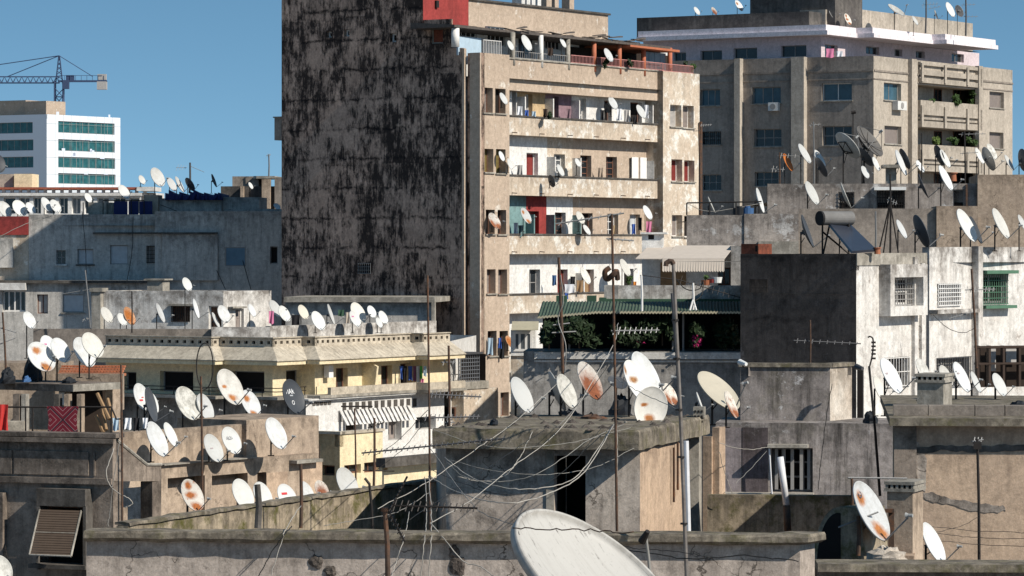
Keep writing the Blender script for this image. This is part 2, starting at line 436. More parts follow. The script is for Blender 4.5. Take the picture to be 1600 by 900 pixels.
# ------------------------------------------------------------------ masts, cables
def spline(pts, k=6):
    pts=[Vector(p) for p in pts]; P=[pts[0]*2-pts[1]]+pts+[pts[-1]*2-pts[-2]]; out=[]
    for i in range(1,len(P)-2):
        p0,p1,p2,p3=P[i-1:i+3]
        for j in range(k):
            t=j/k; out.append(.5*((2*p1)+(p2-p0)*t+(2*p0-5*p1+4*p2-p3)*t*t+(3*p1-p0-3*p2+p3)*t**3))
    out.append(pts[-1]); return out
def cable(label, pts, r=.012, mat='cable_white', name='cable', group='cables'):
    P=spline([W(*p) for p in pts],8); P=[p+Vector((random.gauss(0,.005),random.gauss(0,.005),random.gauss(0,.005))) for p in P]
    mb=MB().tube(P, r*.52, 5)
    o=mb.build(name,mat,None,label,cat='cable',group=group,smooth=True,loc=W(*pts[0])); LABELS.add(label); return o
def antenna(label, top, base, D, booms=(), r=.025, mat='rust_pipe', dark='galv', name='antenna_mast', cat='aerial', extra=None, group=None):
    a=W(base[0],base[1],D); b=W(top[0],top[1],D)
    o=thing(name,label,cat,a,group)
    mb=MB().tube([a,(a*.5+b*.5)+Vector((r*.4,0,0)),b],r,8,r*.85); mb.build('mast',mat,o)
    for (x0,y0,x1,y1,n,el,*v) in booms:
        p=W(x0,y0,D); q=W(x1,y1,D+ (v[1] if len(v)>1 else .25)); mb=MB().tube([p,q],.014,5)
        bo=mb.build('boom',dark,o); mb=MB()
        vert=v[0] if v else .55
        ex=Vector((.25,math.sqrt(max(0,1-vert*vert))*.9,vert)).normalized()
        for i in range(n):
            c=p+(q-p)*((i+.5)/n); e=el*(1-.35*i/max(1,n-1))/2
            mb.tube([c-ex*e,c+ex*e],.009,4)
        if n: mb.build('aerial_rods',dark,bo)
    if extra: extra(o)
    return o
# ------------------------------------------------------------------ camera, sky, sun
cam = bpy.data.cameras.new('camera'); co = bpy.data.objects.new('camera', cam); COL.objects.link(co)
co.location = (0,0,CZ); co.rotation_euler = (R(90),0,0)
cam.sensor_width = 36; cam.lens = F/1600*36; cam.shift_y = -65/1600; cam.clip_end = 6000; cam.clip_start = .5
S.camera = co
AZ, EL = 33, 38                                   # sun: degrees in front of due right, and elevation
sdir = Vector((math.cos(R(AZ))*math.cos(R(EL)), -math.sin(R(AZ))*math.cos(R(EL)), math.sin(R(EL))))
sun = bpy.data.lights.new('sun','SUN'); sun.energy = 4.4; sun.angle = R(.5); sun.color = (1,.93,.82)
so = bpy.data.objects.new('sun', sun); COL.objects.link(so); so.rotation_euler = sdir.to_track_quat('Z','Y').to_euler(); so.location = (60,-40,90)
w = bpy.data.worlds.new('World'); S.world = w; w.use_nodes = True; nt = w.node_tree
bg = nt.nodes['Background']; sky = nt.nodes.new('ShaderNodeTexSky'); sky.sky_type = 'NISHITA'; sky.sun_disc = False
sky.sun_elevation = R(EL); sky.sun_rotation = math.atan2(sdir.x, sdir.y); sky.air_density = 1.0; sky.dust_density = .15; sky.ozone_density = 2.5; sky.altitude = 50
hs = nt.nodes.new('ShaderNodeHueSaturation'); hs.inputs['Saturation'].default_value = 1.1; hs.inputs['Hue'].default_value = .482; hs.inputs['Value'].default_value = .80
tcw = nt.nodes.new('ShaderNodeTexCoord'); ad = nt.nodes.new('ShaderNodeVectorMath'); ad.operation = 'MULTIPLY_ADD'
ad.inputs[1].default_value = (1,1,2.6); ad.inputs[2].default_value = (0,0,.17)
nrm = nt.nodes.new('ShaderNodeVectorMath'); nrm.operation = 'NORMALIZE'
nt.links.new(tcw.outputs['Generated'], ad.inputs[0]); nt.links.new(ad.outputs[0], nrm.inputs[0]); nt.links.new(nrm.outputs[0], sky.inputs['Vector'])
nt.links.new(sky.outputs[0], hs.inputs['Color']); nt.links.new(hs.outputs[0], bg.inputs['Color']); bg.inputs['Strength'].default_value = .125
vs = S.view_settings; vs.view_transform = 'Standard'; vs.look = 'None'; vs.exposure = .30; vs.gamma = 1.0; vs.use_curve_mapping = False
S.cycles.max_bounces = 5; S.cycles.diffuse_bounces = 4

# ------------------------------------------------------------------ materials
plaster('tower_dark', (.37,.265,.21), (.23,.165,.135), dark=(.012,.010,.011), stain=.95, streak=.9, patch=(.02,.018,.019), pamt=.55, rows=1.45, scale=.8)
def tower_soot():
    # blind wall: cement panels blackened by years of soot running down
    t = NT('tower_dark'); v = t.coord(); sx = t.n('ShaderNodeSeparateXYZ'); t.l(v, sx.inputs[0])
    u = t.math('ADD', t.math('MULTIPLY', sx.outputs[0], .848), t.math('MULTIPLY', sx.outputs[1], -.53)); z = sx.outputs[2]
    cu = t.math('FLOOR', t.math('MULTIPLY', u, 1/1.15)); cz = t.math('FLOOR', t.math('ADD', t.math('MULTIPLY', z, 1/1.5), t.math('MULTIPLY', t.math('SINE', t.math('MULTIPLY', cu, 12.9)), .12)))
    cb = t.n('ShaderNodeCombineXYZ'); t.l(cu, cb.inputs[0]); t.l(cz, cb.inputs[1]); wn = t.n('ShaderNodeTexWhiteNoise'); t.l(cb.outputs[0], wn.inputs['Vector'])
    col = t.mix(t.ramp(t.noise(v, .9, 9, .72), .35, .65), (.62,.435,.335), (.41,.29,.225))
    col = t.mix(1.0, col, t.ramp(wn.outputs['Value'], 0, 1, .86, 1.08), 'MULTIPLY')
    big = t.noise(t.coord((1,1,.6)), .8, 10, .76); mid = t.noise(t.coord((2.6,2.6,.9), off=(3,7,0)), 1.5, 10, .8); fin = t.noise(t.coord((11,11,.8), off=(9,2,0)), 1.0, 6, .7)
    panel = t.math('MULTIPLY', t.math('SUBTRACT', wn.outputs['Value'], .5), .045)
    soot = t.math('ADD', t.math('ADD', t.math('MULTIPLY', big, .45), t.math('MULTIPLY', mid, .4)), t.math('ADD', t.math('MULTIPLY', fin, .15), panel))
    col = t.mix(t.ramp(soot, .458, .535, 0, .94), col, (.016,.014,.015))
    fr = t.math('ABSOLUTE', t.math('SUBTRACT', t.math('FRACT', t.math('ADD', t.math('MULTIPLY', z, 1/1.5), t.math('MULTIPLY', t.noise(v, 1.6, 8, .75), .42))), .5))
    ln = t.math('MULTIPLY', t.ramp(fr, .01, .075, .9, 0), t.ramp(t.noise(v, .9, 7, .75), .44, .54)); col = t.mix(ln, col, (.014,.012,.013))
    col = t.mix(1.0, col, t.ramp(t.noise(v, 7, 6, .75), .3, .7, .7, 1.25), 'MULTIPLY')
    M['tower_dark'] = t.done(col, .95, bump=soot, bd=.03, spec=.1)
tower_soot()
plaster('tower_beige', (.54,.43,.335), (.47,.37,.285), dark=(.20,.155,.12), top=.25, stain=.2, streak=.2, patch=(.68,.62,.54), pamt=.585)
plaster('tower_cream', (.58,.475,.37), (.63,.545,.44), top=.35, dark=(.20,.15,.11), stain=.25, streak=.35, patch=(.76,.72,.65), pamt=.525)
plaster('white_wall', (.82,.81,.78), (.74,.72,.69), top=.3, dark=(.25,.22,.19), stain=.15, streak=.18)
plaster('white_grimy', (.80,.78,.745), (.66,.625,.58), dark=(.13,.11,.095), stain=.45, streak=.28, patch=(.36,.32,.29), pamt=.605, top=.8)
plaster('red_wall', (.36,.06,.055), (.28,.05,.045), dark=(.12,.03,.03), stain=.2, streak=.3)
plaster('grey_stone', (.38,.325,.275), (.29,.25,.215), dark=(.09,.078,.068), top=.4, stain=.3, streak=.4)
plaster('grey_lit', (.53,.465,.39), (.42,.37,.31), dark=(.15,.13,.105), top=.35, stain=.25, streak=.3)  # lighter copy of grey_stone with sunlight put into its colour
plaster('pink_wall', (.70,.59,.61), (.64,.54,.56), top=.15, dark=(.3,.24,.24), stain=.12, streak=.2)
plaster('pink_white', (.86,.79,.81), (.80,.74,.76), top=0, dark=(.3,.25,.25), stain=.15, streak=.25)
plaster('roof_dark', (.16,.145,.13), (.10,.09,.085), dark=(.03,.03,.03), stain=.6, streak=.5)
plaster('roof_grey', (.25,.23,.20), (.17,.155,.14), dark=(.05,.045,.04), stain=.7, streak=0, moss=.3)
plaster('shade_wall', (.60,.57,.525), (.50,.475,.44), dark=(.08,.08,.08), stain=.3, streak=.5, patch=(.27,.26,.25), pamt=.62)
plaster('cream_yellow', (.84,.72,.48), (.79,.67,.45), top=.1, dark=(.4,.3,.19), stain=.1, streak=.15)
plaster('awning_plaster', (.62,.55,.44), (.50,.44,.35), top=.2, dark=(.12,.10,.08), stain=.35, streak=.4, scale=1.3)
plaster('parapet_stone', (.70,.62,.50), (.56,.49,.39), top=.3, dark=(.12,.10,.08), stain=.45, streak=.4, scale=1.2)
plaster('sooty_concrete', (.37,.305,.25), (.25,.205,.17), dark=(.035,.029,.025), stain=.7, streak=.7, patch=(.27,.24,.22), pamt=.63)
plaster('front_concrete', (.58,.50,.435), (.45,.385,.335), cracks=.9, top=.3, dark=(.08,.068,.058), stain=.45, streak=.5, patch=(.36,.34,.32), pamt=.66, scale=1.6)
plaster('mossy_wall', (.52,.43,.315), (.34,.28,.205), dark=(.05,.045,.035), stain=.5, streak=.65, moss=1.0, scale=1.6, patch=(.50,.46,.40), pamt=.66)
plaster('tan_wall', (.52,.41,.31), (.42,.33,.255), cracks=.7, dark=(.11,.085,.065), stain=.4, streak=.4, patch=(.36,.30,.24), pamt=.63, scale=1.3)
plaster('peach_wall', (.62,.46,.33), (.53,.395,.29), dark=(.22,.16,.12), stain=.35, streak=.2, scale=1.2, patch=(.66,.54,.43), pamt=.66)
plaster('grey_hut', (.60,.52,.445), (.46,.395,.34), cracks=.8, dark=(.06,.05,.043), stain=.65, streak=.5, patch=(.40,.37,.34), pamt=.62, scale=1.4)
plaster('slab_moss', (.37,.32,.25), (.25,.215,.17), dark=(.045,.04,.035), stain=.6, streak=.5, moss=.6, scale=2.0)
plaster('black_wall', (.155,.128,.112), (.10,.083,.073), dark=(.014,.012,.012), stain=.6, streak=.6, patch=(.19,.165,.155), pamt=.62, rows=1.9)
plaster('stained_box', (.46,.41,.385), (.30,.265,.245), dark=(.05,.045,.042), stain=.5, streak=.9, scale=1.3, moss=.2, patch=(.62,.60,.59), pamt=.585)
plaster('lit_box', (.72,.66,.58), (.52,.44,.36), dark=(.16,.13,.10), stain=.5, streak=.5, scale=1.5, patch=(.50,.38,.27), pamt=.62)  # paler copy of stained_box; sun on the end wall put into its colour
plaster('peeled_grey', (.42,.37,.33), (.30,.265,.24), dark=(.06,.052,.048), stain=.6, streak=.5, patch=(.54,.52,.50), pamt=.56, scale=1.1)
plaster('blue_grey_wall', (.46,.44,.41), (.33,.315,.30), dark=(.07,.065,.06), stain=.55, streak=.4)
plaster('mauve_grey', (.17,.14,.145), (.11,.09,.095), stain=.5, streak=.7, patch=(.30,.27,.27), pamt=.6, scale=1.4)
plaster('pink_grey', (.36,.31,.31), (.30,.26,.265), stain=.3, streak=.4)
plaster('mauve_wall', (.36,.235,.27), dark=(.15,.1,.1), stain=.1, streak=.2)
plaster('ochre_wall', (.66,.49,.29), dark=(.3,.2,.1), stain=.1, streak=.2)
plaster('brick_red', (.27,.085,.05), (.20,.06,.04), dark=(.06,.03,.02), stain=.5, streak=.2, scale=3)
plaster('brick_dark', (.15,.115,.09), (.11,.085,.07), dark=(.02,.016,.014), stain=.6, rows=.3, scale=2)
plaster('concrete_light', (.50,.46,.40), (.40,.37,.32), dark=(.12,.11,.09), stain=.4, streak=.3)
plaster('concrete_dark', (.17,.155,.14), (.12,.11,.10), dark=(.04,.035,.03), stain=.5, streak=.5)
plaster('rubble', (.22,.19,.165), (.12,.10,.09), dark=(.03,.025,.02), stain=.8, streak=0, scale=5, bump=.05)
plaster('teal_wall', (.22,.36,.36), dark=(.1,.1,.1), stain=.15, streak=.2)
plain('frame_white', (.72,.70,.67)); plain('frame_grey', (.28,.27,.26)); plain('frame_brown', (.16,.075,.05)); plain('frame_green', (.08,.17,.11))
plain('leaf_shade', (.028,.05,.018), .75, var=.6, scale=8); plain('panel_white', (.70,.745,.79), rough=.35, var=.05, spec=.5)
glass('glass_dark', (.018,.022,.026)); glass('glass_blue', (.035,.075,.10), .15); glass('glass_teal', (.02,.095,.10), .1); glass('glass_grey', (.10,.11,.12), .25)
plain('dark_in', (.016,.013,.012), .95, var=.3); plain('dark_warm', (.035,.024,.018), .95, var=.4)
plain('door_red', (.22,.035,.03)); plain('door_brown', (.13,.065,.04)); plain('door_grey', (.33,.31,.30)); plain('shutter_grey', (.30,.29,.28)); plain('shutter_pale', (.52,.54,.56)); plain('shutter_brown', (.10,.07,.05)); plain('shutter_olive', (.20,.15,.05)); plain('curtain', (.42,.40,.38)); plain('shutter_blue', (.16,.26,.34)); plain('shutter_taupe', (.27,.23,.21))
plain('cage_steel', (.17,.18,.20), .5, .2); plain('iron', (.028,.024,.022), .6, .3); plain('rust_pipe', (.085,.055,.04), .8, 0, var=.5, scale=9, dirt=(.19,.075,.03), damt=.8); plain('galv', (.20,.20,.20), .5, .3); plain('galv_dark', (.09,.09,.095), .55, .4); plain('lnb_grey', (.34,.34,.33), .5)
plain('pipe_grey', (.20,.18,.165), .6, .2, var=.4, scale=6, dirt=(.10,.07,.05), damt=.7); plain('pipe_white', (.72,.72,.74), .5)
plain('cable_white', (.42,.39,.345), .6, var=.4, scale=3); plain('cable_black', (.02,.02,.02), .6); plain('cable_grey', (.25,.24,.22), .6)
plain('white_paint', (.78,.77,.75), .6); plain('pillar_white', (.76,.74,.70)); plain('orange_col', (.44,.14,.075)); plain('rail_pink', (.52,.24,.22))
plain('roof_sheet', (.10,.085,.075), .8, var=.5, scale=6); plain('orange_sheet', (.42,.14,.07), .8); plain('tile_red', (.34,.10,.06), .85, var=.4, scale=7); plain('tile_orange', (.44,.16,.08), .9, var=.45, scale=5)
plain('canvas', (.54,.47,.40), .9, var=.1); plain('green_sheet', (.06,.095,.065), .7, var=.4, scale=3, dirt=(.12,.12,.09), damt=.6); plain('green_paint', (.04,.09,.055)); plain('canopy_edge', (.42,.38,.27))
plain('leaf', (.045,.085,.022), .7, var=.6, scale=9); plain('leaf_dark', (.018,.035,.012), .7, var=.6, scale=6); plain('leaf_lit', (.10,.15,.035), .7, var=.6, scale=9); plain('bougainvillea', (.50,.03,.16), .7, var=.4, scale=14); plain('stem', (.09,.06,.035)); plain('terracotta', (.36,.13,.065))  # leaf_dark and leaf_lit put veranda shade and sun into the leaf colour
for n,c in (('cloth_blue',(.05,.12,.42)),('cloth_black',(.015,.015,.018)),('cloth_white',(.78,.79,.82)),('cloth_green',(.12,.52,.10)),('cloth_pink',(.62,.20,.34)),('cloth_red',(.50,.035,.03)),('cloth_pale_blue',(.40,.52,.62)),('cloth_mauve',(.30,.13,.24)),('cloth_orange',(.65,.25,.05)),('cloth_beige',(.52,.44,.36)),('tarp_blue',(.012,.022,.10)),('tarp_dark',(.016,.018,.022)),('plastic_blue',(.05,.12,.26)),('plastic_white',(.75,.75,.73)),('wood',(.30,.19,.10)),('wood_dark',(.045,.028,.02)),('crane_blue',(.045,.07,.14)),('counterweight',(.40,.38,.36)),('tank_steel',(.17,.165,.16)),('tank_cap',(.015,.015,.016)),('panel_solar',(.035,.042,.06)),('ac_white',(.62,.62,.60)),('mark_red',(.55,.05,.06)),('mark_pink',(.55,.12,.30)),('mark_grey',(.10,.10,.12)),('mark_pale',(.42,.35,.36)),('mark_grey_light',(.36,.38,.40)),('mark_white',(.8,.8,.8)),('mark_blue',(.62,.68,.80)),('asphalt',(.05,.05,.05))):
    plain(n, c, .75 if 'panel' not in n else .3)
# carpet
def carpet():
    t=NT('carpet'); v=t.coord(); sx=t.n('ShaderNodeSeparateXYZ'); t.l(v,sx.inputs[0])
    ax=t.math('PINGPONG',t.math('MULTIPLY',sx.outputs[0],1.0),.28); az=t.math('PINGPONG',t.math('MULTIPLY',sx.outputs[2],1.0),.3)
    d=t.math('FRACT',t.math('MULTIPLY',t.math('ADD',ax,az),9.0))
    col=t.mix(t.math('GREATER_THAN',d,.88),(.12,.010,.020),(.30,.17,.18))
    d2=t.math('FRACT',t.math('MULTIPLY',t.math('ADD',ax,az),3.5)); col=t.mix(t.math('LESS_THAN',d2,.13),col,(.02,.012,.02))
    M['carpet']=t.done(col,.95)
carpet()
W_=(.66,.675,.68)
dishmat('dish_white', W_, dirt=.3, dirtc=(.36,.34,.30)); dishmat('dish_dirty', (.70,.69,.65), dirt=.55, streaks=.35); dishmat('dish_grey', (.46,.46,.45), dirt=.4)
dishmat('dish_dark', (.060,.068,.082), dirt=.15, dirtc=(.13,.13,.13)); dishmat('dish_orange', (.55,.17,.03), dirt=.3, dirtc=(.30,.08,.02))
dishmat('dish_rust_spots', W_, spots=((-.1,.42,.36,1.5),(0,-.72,.34,1.3))); dishmat('dish_rust_ring', W_, spots=((-.12,.48,.30,1.3),(.12,-.66,.36,1.1)))
dishmat('dish_rust_bands', (.74,.70,.64), spots=((0,.62,.30,1.2),(0,.05,.50,2.2),(.1,-.72,.45,1.4)), noise_rust=.25, rust=(.38,.12,.03))
dishmat('dish_rust_half', (.66,.62,.57), spots=((0,-.4,.95,1.1),), noise_rust=.3, rust=(.26,.085,.035)); dishmat('dish_rust_all', (.60,.42,.28), spots=((0,0,.85,1),), noise_rust=.7, rust=(.46,.15,.03))
dishmat('dish_rust_band', (.76,.75,.72), spots=((.05,.12,.42,2.6),(-.6,.55,.2,1)), noise_rust=.05, rust=(.40,.19,.07), dirt=.3); dishmat('dish_rust_edge', (.70,.66,.60), spots=((-.5,-.4,.6,1),(.4,-.7,.5,1)), noise_rust=.35, rust=(.34,.12,.05))
dishmat('dish_rust_low', (.76,.74,.70), spots=((0,-.55,.30,1.6),(-.3,.1,.22,2.5)), dirt=.3); dishmat('dish_mesh', (.10,.095,.09), dirt=.3, dirtc=(.16,.14,.12)); dishmat('dish_beige', (.50,.46,.38), dirt=.45)
dishmat('dish_big', (.60,.585,.56), dirt=.25, dirtc=(.25,.23,.205), streaks=.3, sc=4, specks=.9)
dishmat('dish_cream', (.74,.70,.60), dirt=.2)

# ground
plaster('ground_bounce', (.34,.29,.24), (.26,.22,.185), stain=.3, streak=0, scale=.2, top=0)  # unseen ground made pale tan to bounce warm light onto shaded walls
mb = MB().quad((-1500,-300,0),(1500,-300,0),(1500,3500,0),(-1500,3500,0)); g = mb.build('ground','ground_bounce'); g['kind']='structure'; g['label']='unseen ground far below the rooftops, pale to bounce light'
# ================================================================== the tall tower
T = building('apartment_tower','tall beige apartment tower with a huge black stained blind side wall',750,174)
TF = Frame(750,174,58); TL = Frame(750,174,-32)
uR = TF.at(1093); ul = TL.at(440); zt = TF.z(750,82)
u660 = TL.at(661); ztall = CZ+14.2
us = TL.at(722)
tiny = [TL.rect(*r) for r in ((509.5,49,518,58.7),(537,46,546,57),(609,52,619,65.6))]
mb = MB(); wallmesh(mb,TL,ul,u660,0,ztall,tiny+[TL.rect(560,411,580,428)],rec=.3,cap=0)
mb.quad(TL.p(ul,0),TL.p(ul,ztall),TL.p(ul,ztall,-16),TL.p(ul,0,-16))
wallmesh(mb,TL,u660,us,0,TL.z(690,76),cap=.3); wallmesh(mb,TL,us+.25,0,0,zt,d=-.12,cap=.3)
sw = mb.build('side_wall','tower_dark',T)
mb = MB(); TL.box(mb,us+.05,us+.19,0,TL.z(722,76),-.1,.1); mb.build('corner_pilaster','tower_beige',T)
for h in tiny: window(T,TL,h,0,.3,'dark',pane='dark_in',fm='white_paint',fw=.08)  # white frames put the sunlit window jambs into the colour
window(T,TL,TL.rect(560,411,580,428),0,.3,'dark',pane='dark_in',fm='concrete_dark',grille=3,bars=6,gm='galv')
# veranda flank with the bricked-up window
hb = TL.rect(673,40,692,68)
mb = MB(); wallmesh(mb,TL,u660,TL.at(704),TL.z(690,76)-.02,TL.z(690,30),[hb],d=-.003,rec=.18,cap=.2); mb.build('veranda_flank','tower_dark',T)
window(T,TL,hb,-.003,.18,'dark',pane='brick_red',fm='concrete_light',fw=.07)
# penthouse and red wall: right side of the tall block
o = TL.p(u660,0); U = Frame(0,0,58,o)
u_red = U.at(732); u_end = U.at(950); zp = U.z(950,24); zlow = TL.z(690,76)
mb = MB(); wallmesh(mb,U,0,u_red,zlow,ztall,cap=0); mb.build('red_wall','red_wall',T)
mb = MB(); wallmesh(mb,U,u_red,u_end,zlow,zp,d=.004,cap=.25)
mb.quad(U.p(u_end,zlow),U.p(u_end,zp),U.p(u_end,zp,-5),U.p(u_end,zlow,-5)); mb.build('penthouse_wall','tower_beige',T)
mb = MB(); U.box(mb,u_red,u_end+.1,zp,zp+.1,-.3,.12); mb.build('parapet_cap','concrete_dark',T)
mb = MB(); mb.quad(U.p(u_red,zp-.6,-.25),U.p(u_end,zp-.6,-.25),U.p(u_end,zp-.6,-8),U.p(u_red,zp-.6,-8)); mb.quad(U.p(0,ztall,0),U.p(u_red,ztall,0),U.p(u_red,ztall,-8.3),U.p(0,ztall,-8.3)); mb.quad(U.p(u_red,zp-1,0),U.p(u_red,ztall,0),U.p(u_red,ztall,-8.3),U.p(u_red,zp-1,-8.3)); mb.build('roof','roof_grey',T)
mb = MB()
for (a,b) in ((854,862),(867,873),(890,897)): U.box(mb,U.at(a,-2),U.at(b,-2),zp-.6,zp+1.4+(b-a)*.03,-2.5,-2)
build_each(mb,'chimney','tower_beige',T)
mb = MB()
for a in (815,823,831,840): U.box(mb,U.at(a,-2),U.at(a+5.5,-2),zp-.6,zp+.75,-2.6,-2)
mb.build('white_roof_hut','white_wall',T)
mb = MB(); U.box(mb,U.at(679),U.at(683),U.z(681,12),U.z(681,1),0,.12); mb.build('vent_box','iron',T)
# street facade
uA, uB = TF.at(796), TF.at(1036)
dP, dW = -.35, -1.05
pairs = [((755,137,770,176),(773.7,138.6,790,177)),((757,232.6,771,269),(775,233,790,270.6)),((759,327.6,773,365.6),(777.5,328,791,366)),((760.7,420.8,774.4,458.5),(778.5,421,792.3,459)),((762,517,776,556),(780.5,517,793.7,556)),((765,613,778.5,650),(782,613,795,650))]
hl = [TF.rect(*r) for p in pairs for r in p]
mb = MB(); wallmesh(mb,TF,0,uA,0,zt,hl,rec=.42,cap=.6); mb.quad(TF.p(uA,0),TF.p(uA,zt),TF.p(uA,zt,-1.4),TF.p(uA,0,-1.4)); mb.build('corner_pier','tower_beige',T)
pr = [((1047,164,1064.6,197.7),(1067,165,1084,199.7)),((1049,249,1066,283.4),(1069,250.6,1085,284)),((1050,336,1066,369),(1069,337,1085,370))]
hr = [TF.rect(*r) for p in pr for r in p]
ztr = TF.z(1060,113)
mb = MB(); wallmesh(mb,TF,uB,uR,0,ztr,hr,rec=.42,cap=.6)
mb.quad(TF.p(uB,0),TF.p(uB,ztr),TF.p(uB,ztr,-1.4),TF.p(uB,0,-1.4)); mb.quad(TF.p(uR,0),TF.p(uR,ztr),TF.p(uR,ztr,-12),TF.p(uR,0,-12)); mb.build('end_pier','tower_cream',T)
st = [('shutter','shutter_taupe'),('dark','dark_in'),('shutter','shutter_olive'),('shutter','shutter_olive'),('dark','dark_in'),('dark','dark_in'),('shutter','shutter_taupe'),('shutter','shutter_taupe'),('dark','dark_in'),('dark','dark_in'),('shutter','shutter_taupe'),('shutter','shutter_taupe')]
for h,(s_,p_) in zip(hl,st): window(T,TF,h,0,.4,s_,'frame_brown',p_,sill='concrete_light',fw=.035)
st = [('shutter','curtain'),('shutter','shutter_taupe'),('shutter','door_red'),('shutter','door_red'),('shutter','shutter_taupe'),('dark','dark_in')]
for h,(s_,p_) in zip(hr,st): window(T,TF,h,0,.42,s_,'frame_white',p_,sill='concrete_light',fw=.04)
# balcony bands: (top of parapet, bottom of parapet) at the left end
bands = [(92,141),(181.5,210.5),(274.5,305),(367,397),(461,490),(552,582),(646,676),(740,770)]
bands += [(834,864),(928,958),(1022,1052)]
zz = [(TF.z(797,a,dP),TF.z(797,b,dP)) for a,b in bands]
for i,(za,zb) in enumerate(zz):
    mb = MB(); TF.box(mb,uA+.003,uB-.003,zb,za,dP-.16,dP); mb.build('balcony_parapet','tower_beige' if i==0 else 'tower_cream',T)
    mb = MB(); TF.box(mb,uA+.003,uB-.003,za+.002,za+.07,dP-.2,dP+.07); mb.build('parapet_cap','concrete_dark' if i else 'concrete_light',T)
    mb = MB(); TF.box(mb,uA+.004,uB-.004,zb-.0,zb+.15,dW,dP-.164); mb.build('balcony_slab','tower_cream',T)
def seg_wall(i, segs, doors):
    zt_ = zz[i][1]; zb_ = zz[i+1][1]
    for k,(x0,x1,mat) in enumerate(segs):
        a,b = TF.at(x0,dW),TF.at(x1,dW); a=max(a,uA+.01); b=min(b,uB-.01)
        mine = [TF.rect(*d[:4],dW) for d in doors if x0 <= (d[0]+d[2])/2 < x1]
        mb = MB(); wallmesh(mb,TF,a,b,zb_,zt_,mine,d=dW,rec=.35,cap=0); mb.build('balcony_wall',mat,T)
    for d in doors:
        h = TF.rect(*d[:4],dW); a = list(h); a[2]=min(a[2],h[2])
        window(T,TF,a,dW,.3,d[4],d[6] if len(d)>6 else 'frame_brown',d[5],cols=2,rows=d[7] if len(d)>7 else 3,fw=.05)
    mb = MB()
    for x in [s[0] for s in segs[1:]]:
        u = TF.at(x,dW); TF.box(mb,u-.05,u+.05,zb_+.15,min(zt_,zz[i+1][0]+1.05),dW,dP-.2)
    build_each(mb,'balcony_divider',segs[0][2],T)
seg_wall(0,[(796,808,'white_wall'),(808,852,'ochre_wall'),(852,893,'mauve_wall'),(893,1008,'white_wall'),(1008,1040,'blue_grey_wall')],
  [(800,140,806.5,184,'glass','glass_dark','frame_brown',1),(821,147,832,187,'door','door_grey','frame_white'),(864,151,873,190,'door','dark_in'),(906,154,916,192,'glass','glass_dark','frame_white',3),(944,157,956,196,'door','dark_in'),(985,160,1003,198,'door','dark_in')])
seg_wall(1,[(796,855,'white_wall'),(855,895,'tower_cream'),(895,1010,'tower_beige'),(1010,1040,'white_wall')],
  [(822.7,239,840.7,276,'door','door_red','frame_white'),(865.6,241,882.8,278,'glass','glass_grey','frame_white',4),(906.7,243,924,280,'glass','glass_dark','frame_brown',4),(947,245,964,281,'glass','glass_dark','frame_brown',4),(983,247,993,282,'door','shutter_pale','frame_white')])
seg_wall(2,[(796,822,'teal_wall'),(822,854,'red_wall'),(854,895,'white_wall'),(895,1040,'tower_beige')],
  [(824,330,842,370,'door','door_red','frame_brown'),(867,332,884,370,'glass','glass_dark','frame_brown',4),(909,333,926,371,'door','dark_in'),(949,334,966,371,'glass','glass_dark','frame_white',3),(984,335,1000,372,'door','shutter_pale','frame_white')])
seg_wall(3,[(796,900,'white_wall'),(900,1040,'white_wall')],
  [(827,421,844,462,'glass','glass_dark','frame_grey',2),(871,421,887,462,'door','door_red'),(912,421,928,462,'door','wood','frame_brown'),(975,420,990,462,'door','dark_in')])
seg_wall(4,[(796,1040,'white_wall')],[(806,517,816,556,'glass','glass_dark','frame_white',1),(822,517,832,556,'glass','glass_dark','frame_white',1)])
seg_wall(5,[(796,1040,'tower_cream')],[]); [seg_wall(i,[(796,1040,'tower_cream')],[]) for i in range(6,10)]
# white louvred shutters folded out at the end of the second balcony
mb = MB()
for x in (986,999,1012): TF.box(mb,TF.at(x,dW),TF.at(x+10,dW),zz[2][1]+.15,TF.z(1000,246,dW),dW+.02,dW+.06)
build_each(mb,'folded_shutter','white_paint',T)
# top-floor veranda
zr = TF.z(928,63,-.2); zf = zz[0][0]
mb = MB(); a,b = TF.at(706,-.9),TF.at(1040,-.15)
mb.hexa([TF.p(a,zr+.05,-.75),TF.p(b,zr-.1,.15),TF.p(b,zr-.1,u660+.03),TF.p(a,zr+.05,u660+.03),TF.p(a,zr+.17,-.75),TF.p(b,zr+.02,.15),TF.p(b,zr+.25,u660+.03),TF.p(a,zr+.35,u660+.03)])
mb.build('veranda_roof','roof_sheet',T)
mb = MB(); mb.hexa([TF.p(TF.at(985,.1),zr-.18,.1),TF.p(TF.at(1062,.3),zr-.25,.3),TF.p(TF.at(1062,.3),zr-.25,-3),TF.p(TF.at(985,.1),zr-.18,-3),TF.p(TF.at(985,.1),zr-.08,.1),TF.p(TF.at(1062,.3),zr-.13,.3),TF.p(TF.at(1062,.3),zr-.02,-3),TF.p(TF.at(985,.1),zr-.02,-3)]); mb.build('eaves_board','orange_sheet',T)
random.seed(3); mb = MB()
for k in range(46):
    u = random.uniform(TF.at(800,-.3),TF.at(1010,-.3)); dd=random.uniform(-2.2,.1); L=random.uniform(.3,1.2); an=random.uniform(-.4,.4)
    mb.hexa([TF.p(u,zr+.22,dd),TF.p(u+L,zr+.22+an*.2,dd+.1),TF.p(u+L,zr+.22+an*.2,dd-.1),TF.p(u,zr+.22,dd-.2),TF.p(u,zr+.26,dd),TF.p(u+L,zr+.26+an*.3,dd+.1),TF.p(u+L,zr+.27+an*.3,dd-.1),TF.p(u,zr+.26,dd-.2)])
mb.build('roof_thatch','roof_sheet',T)
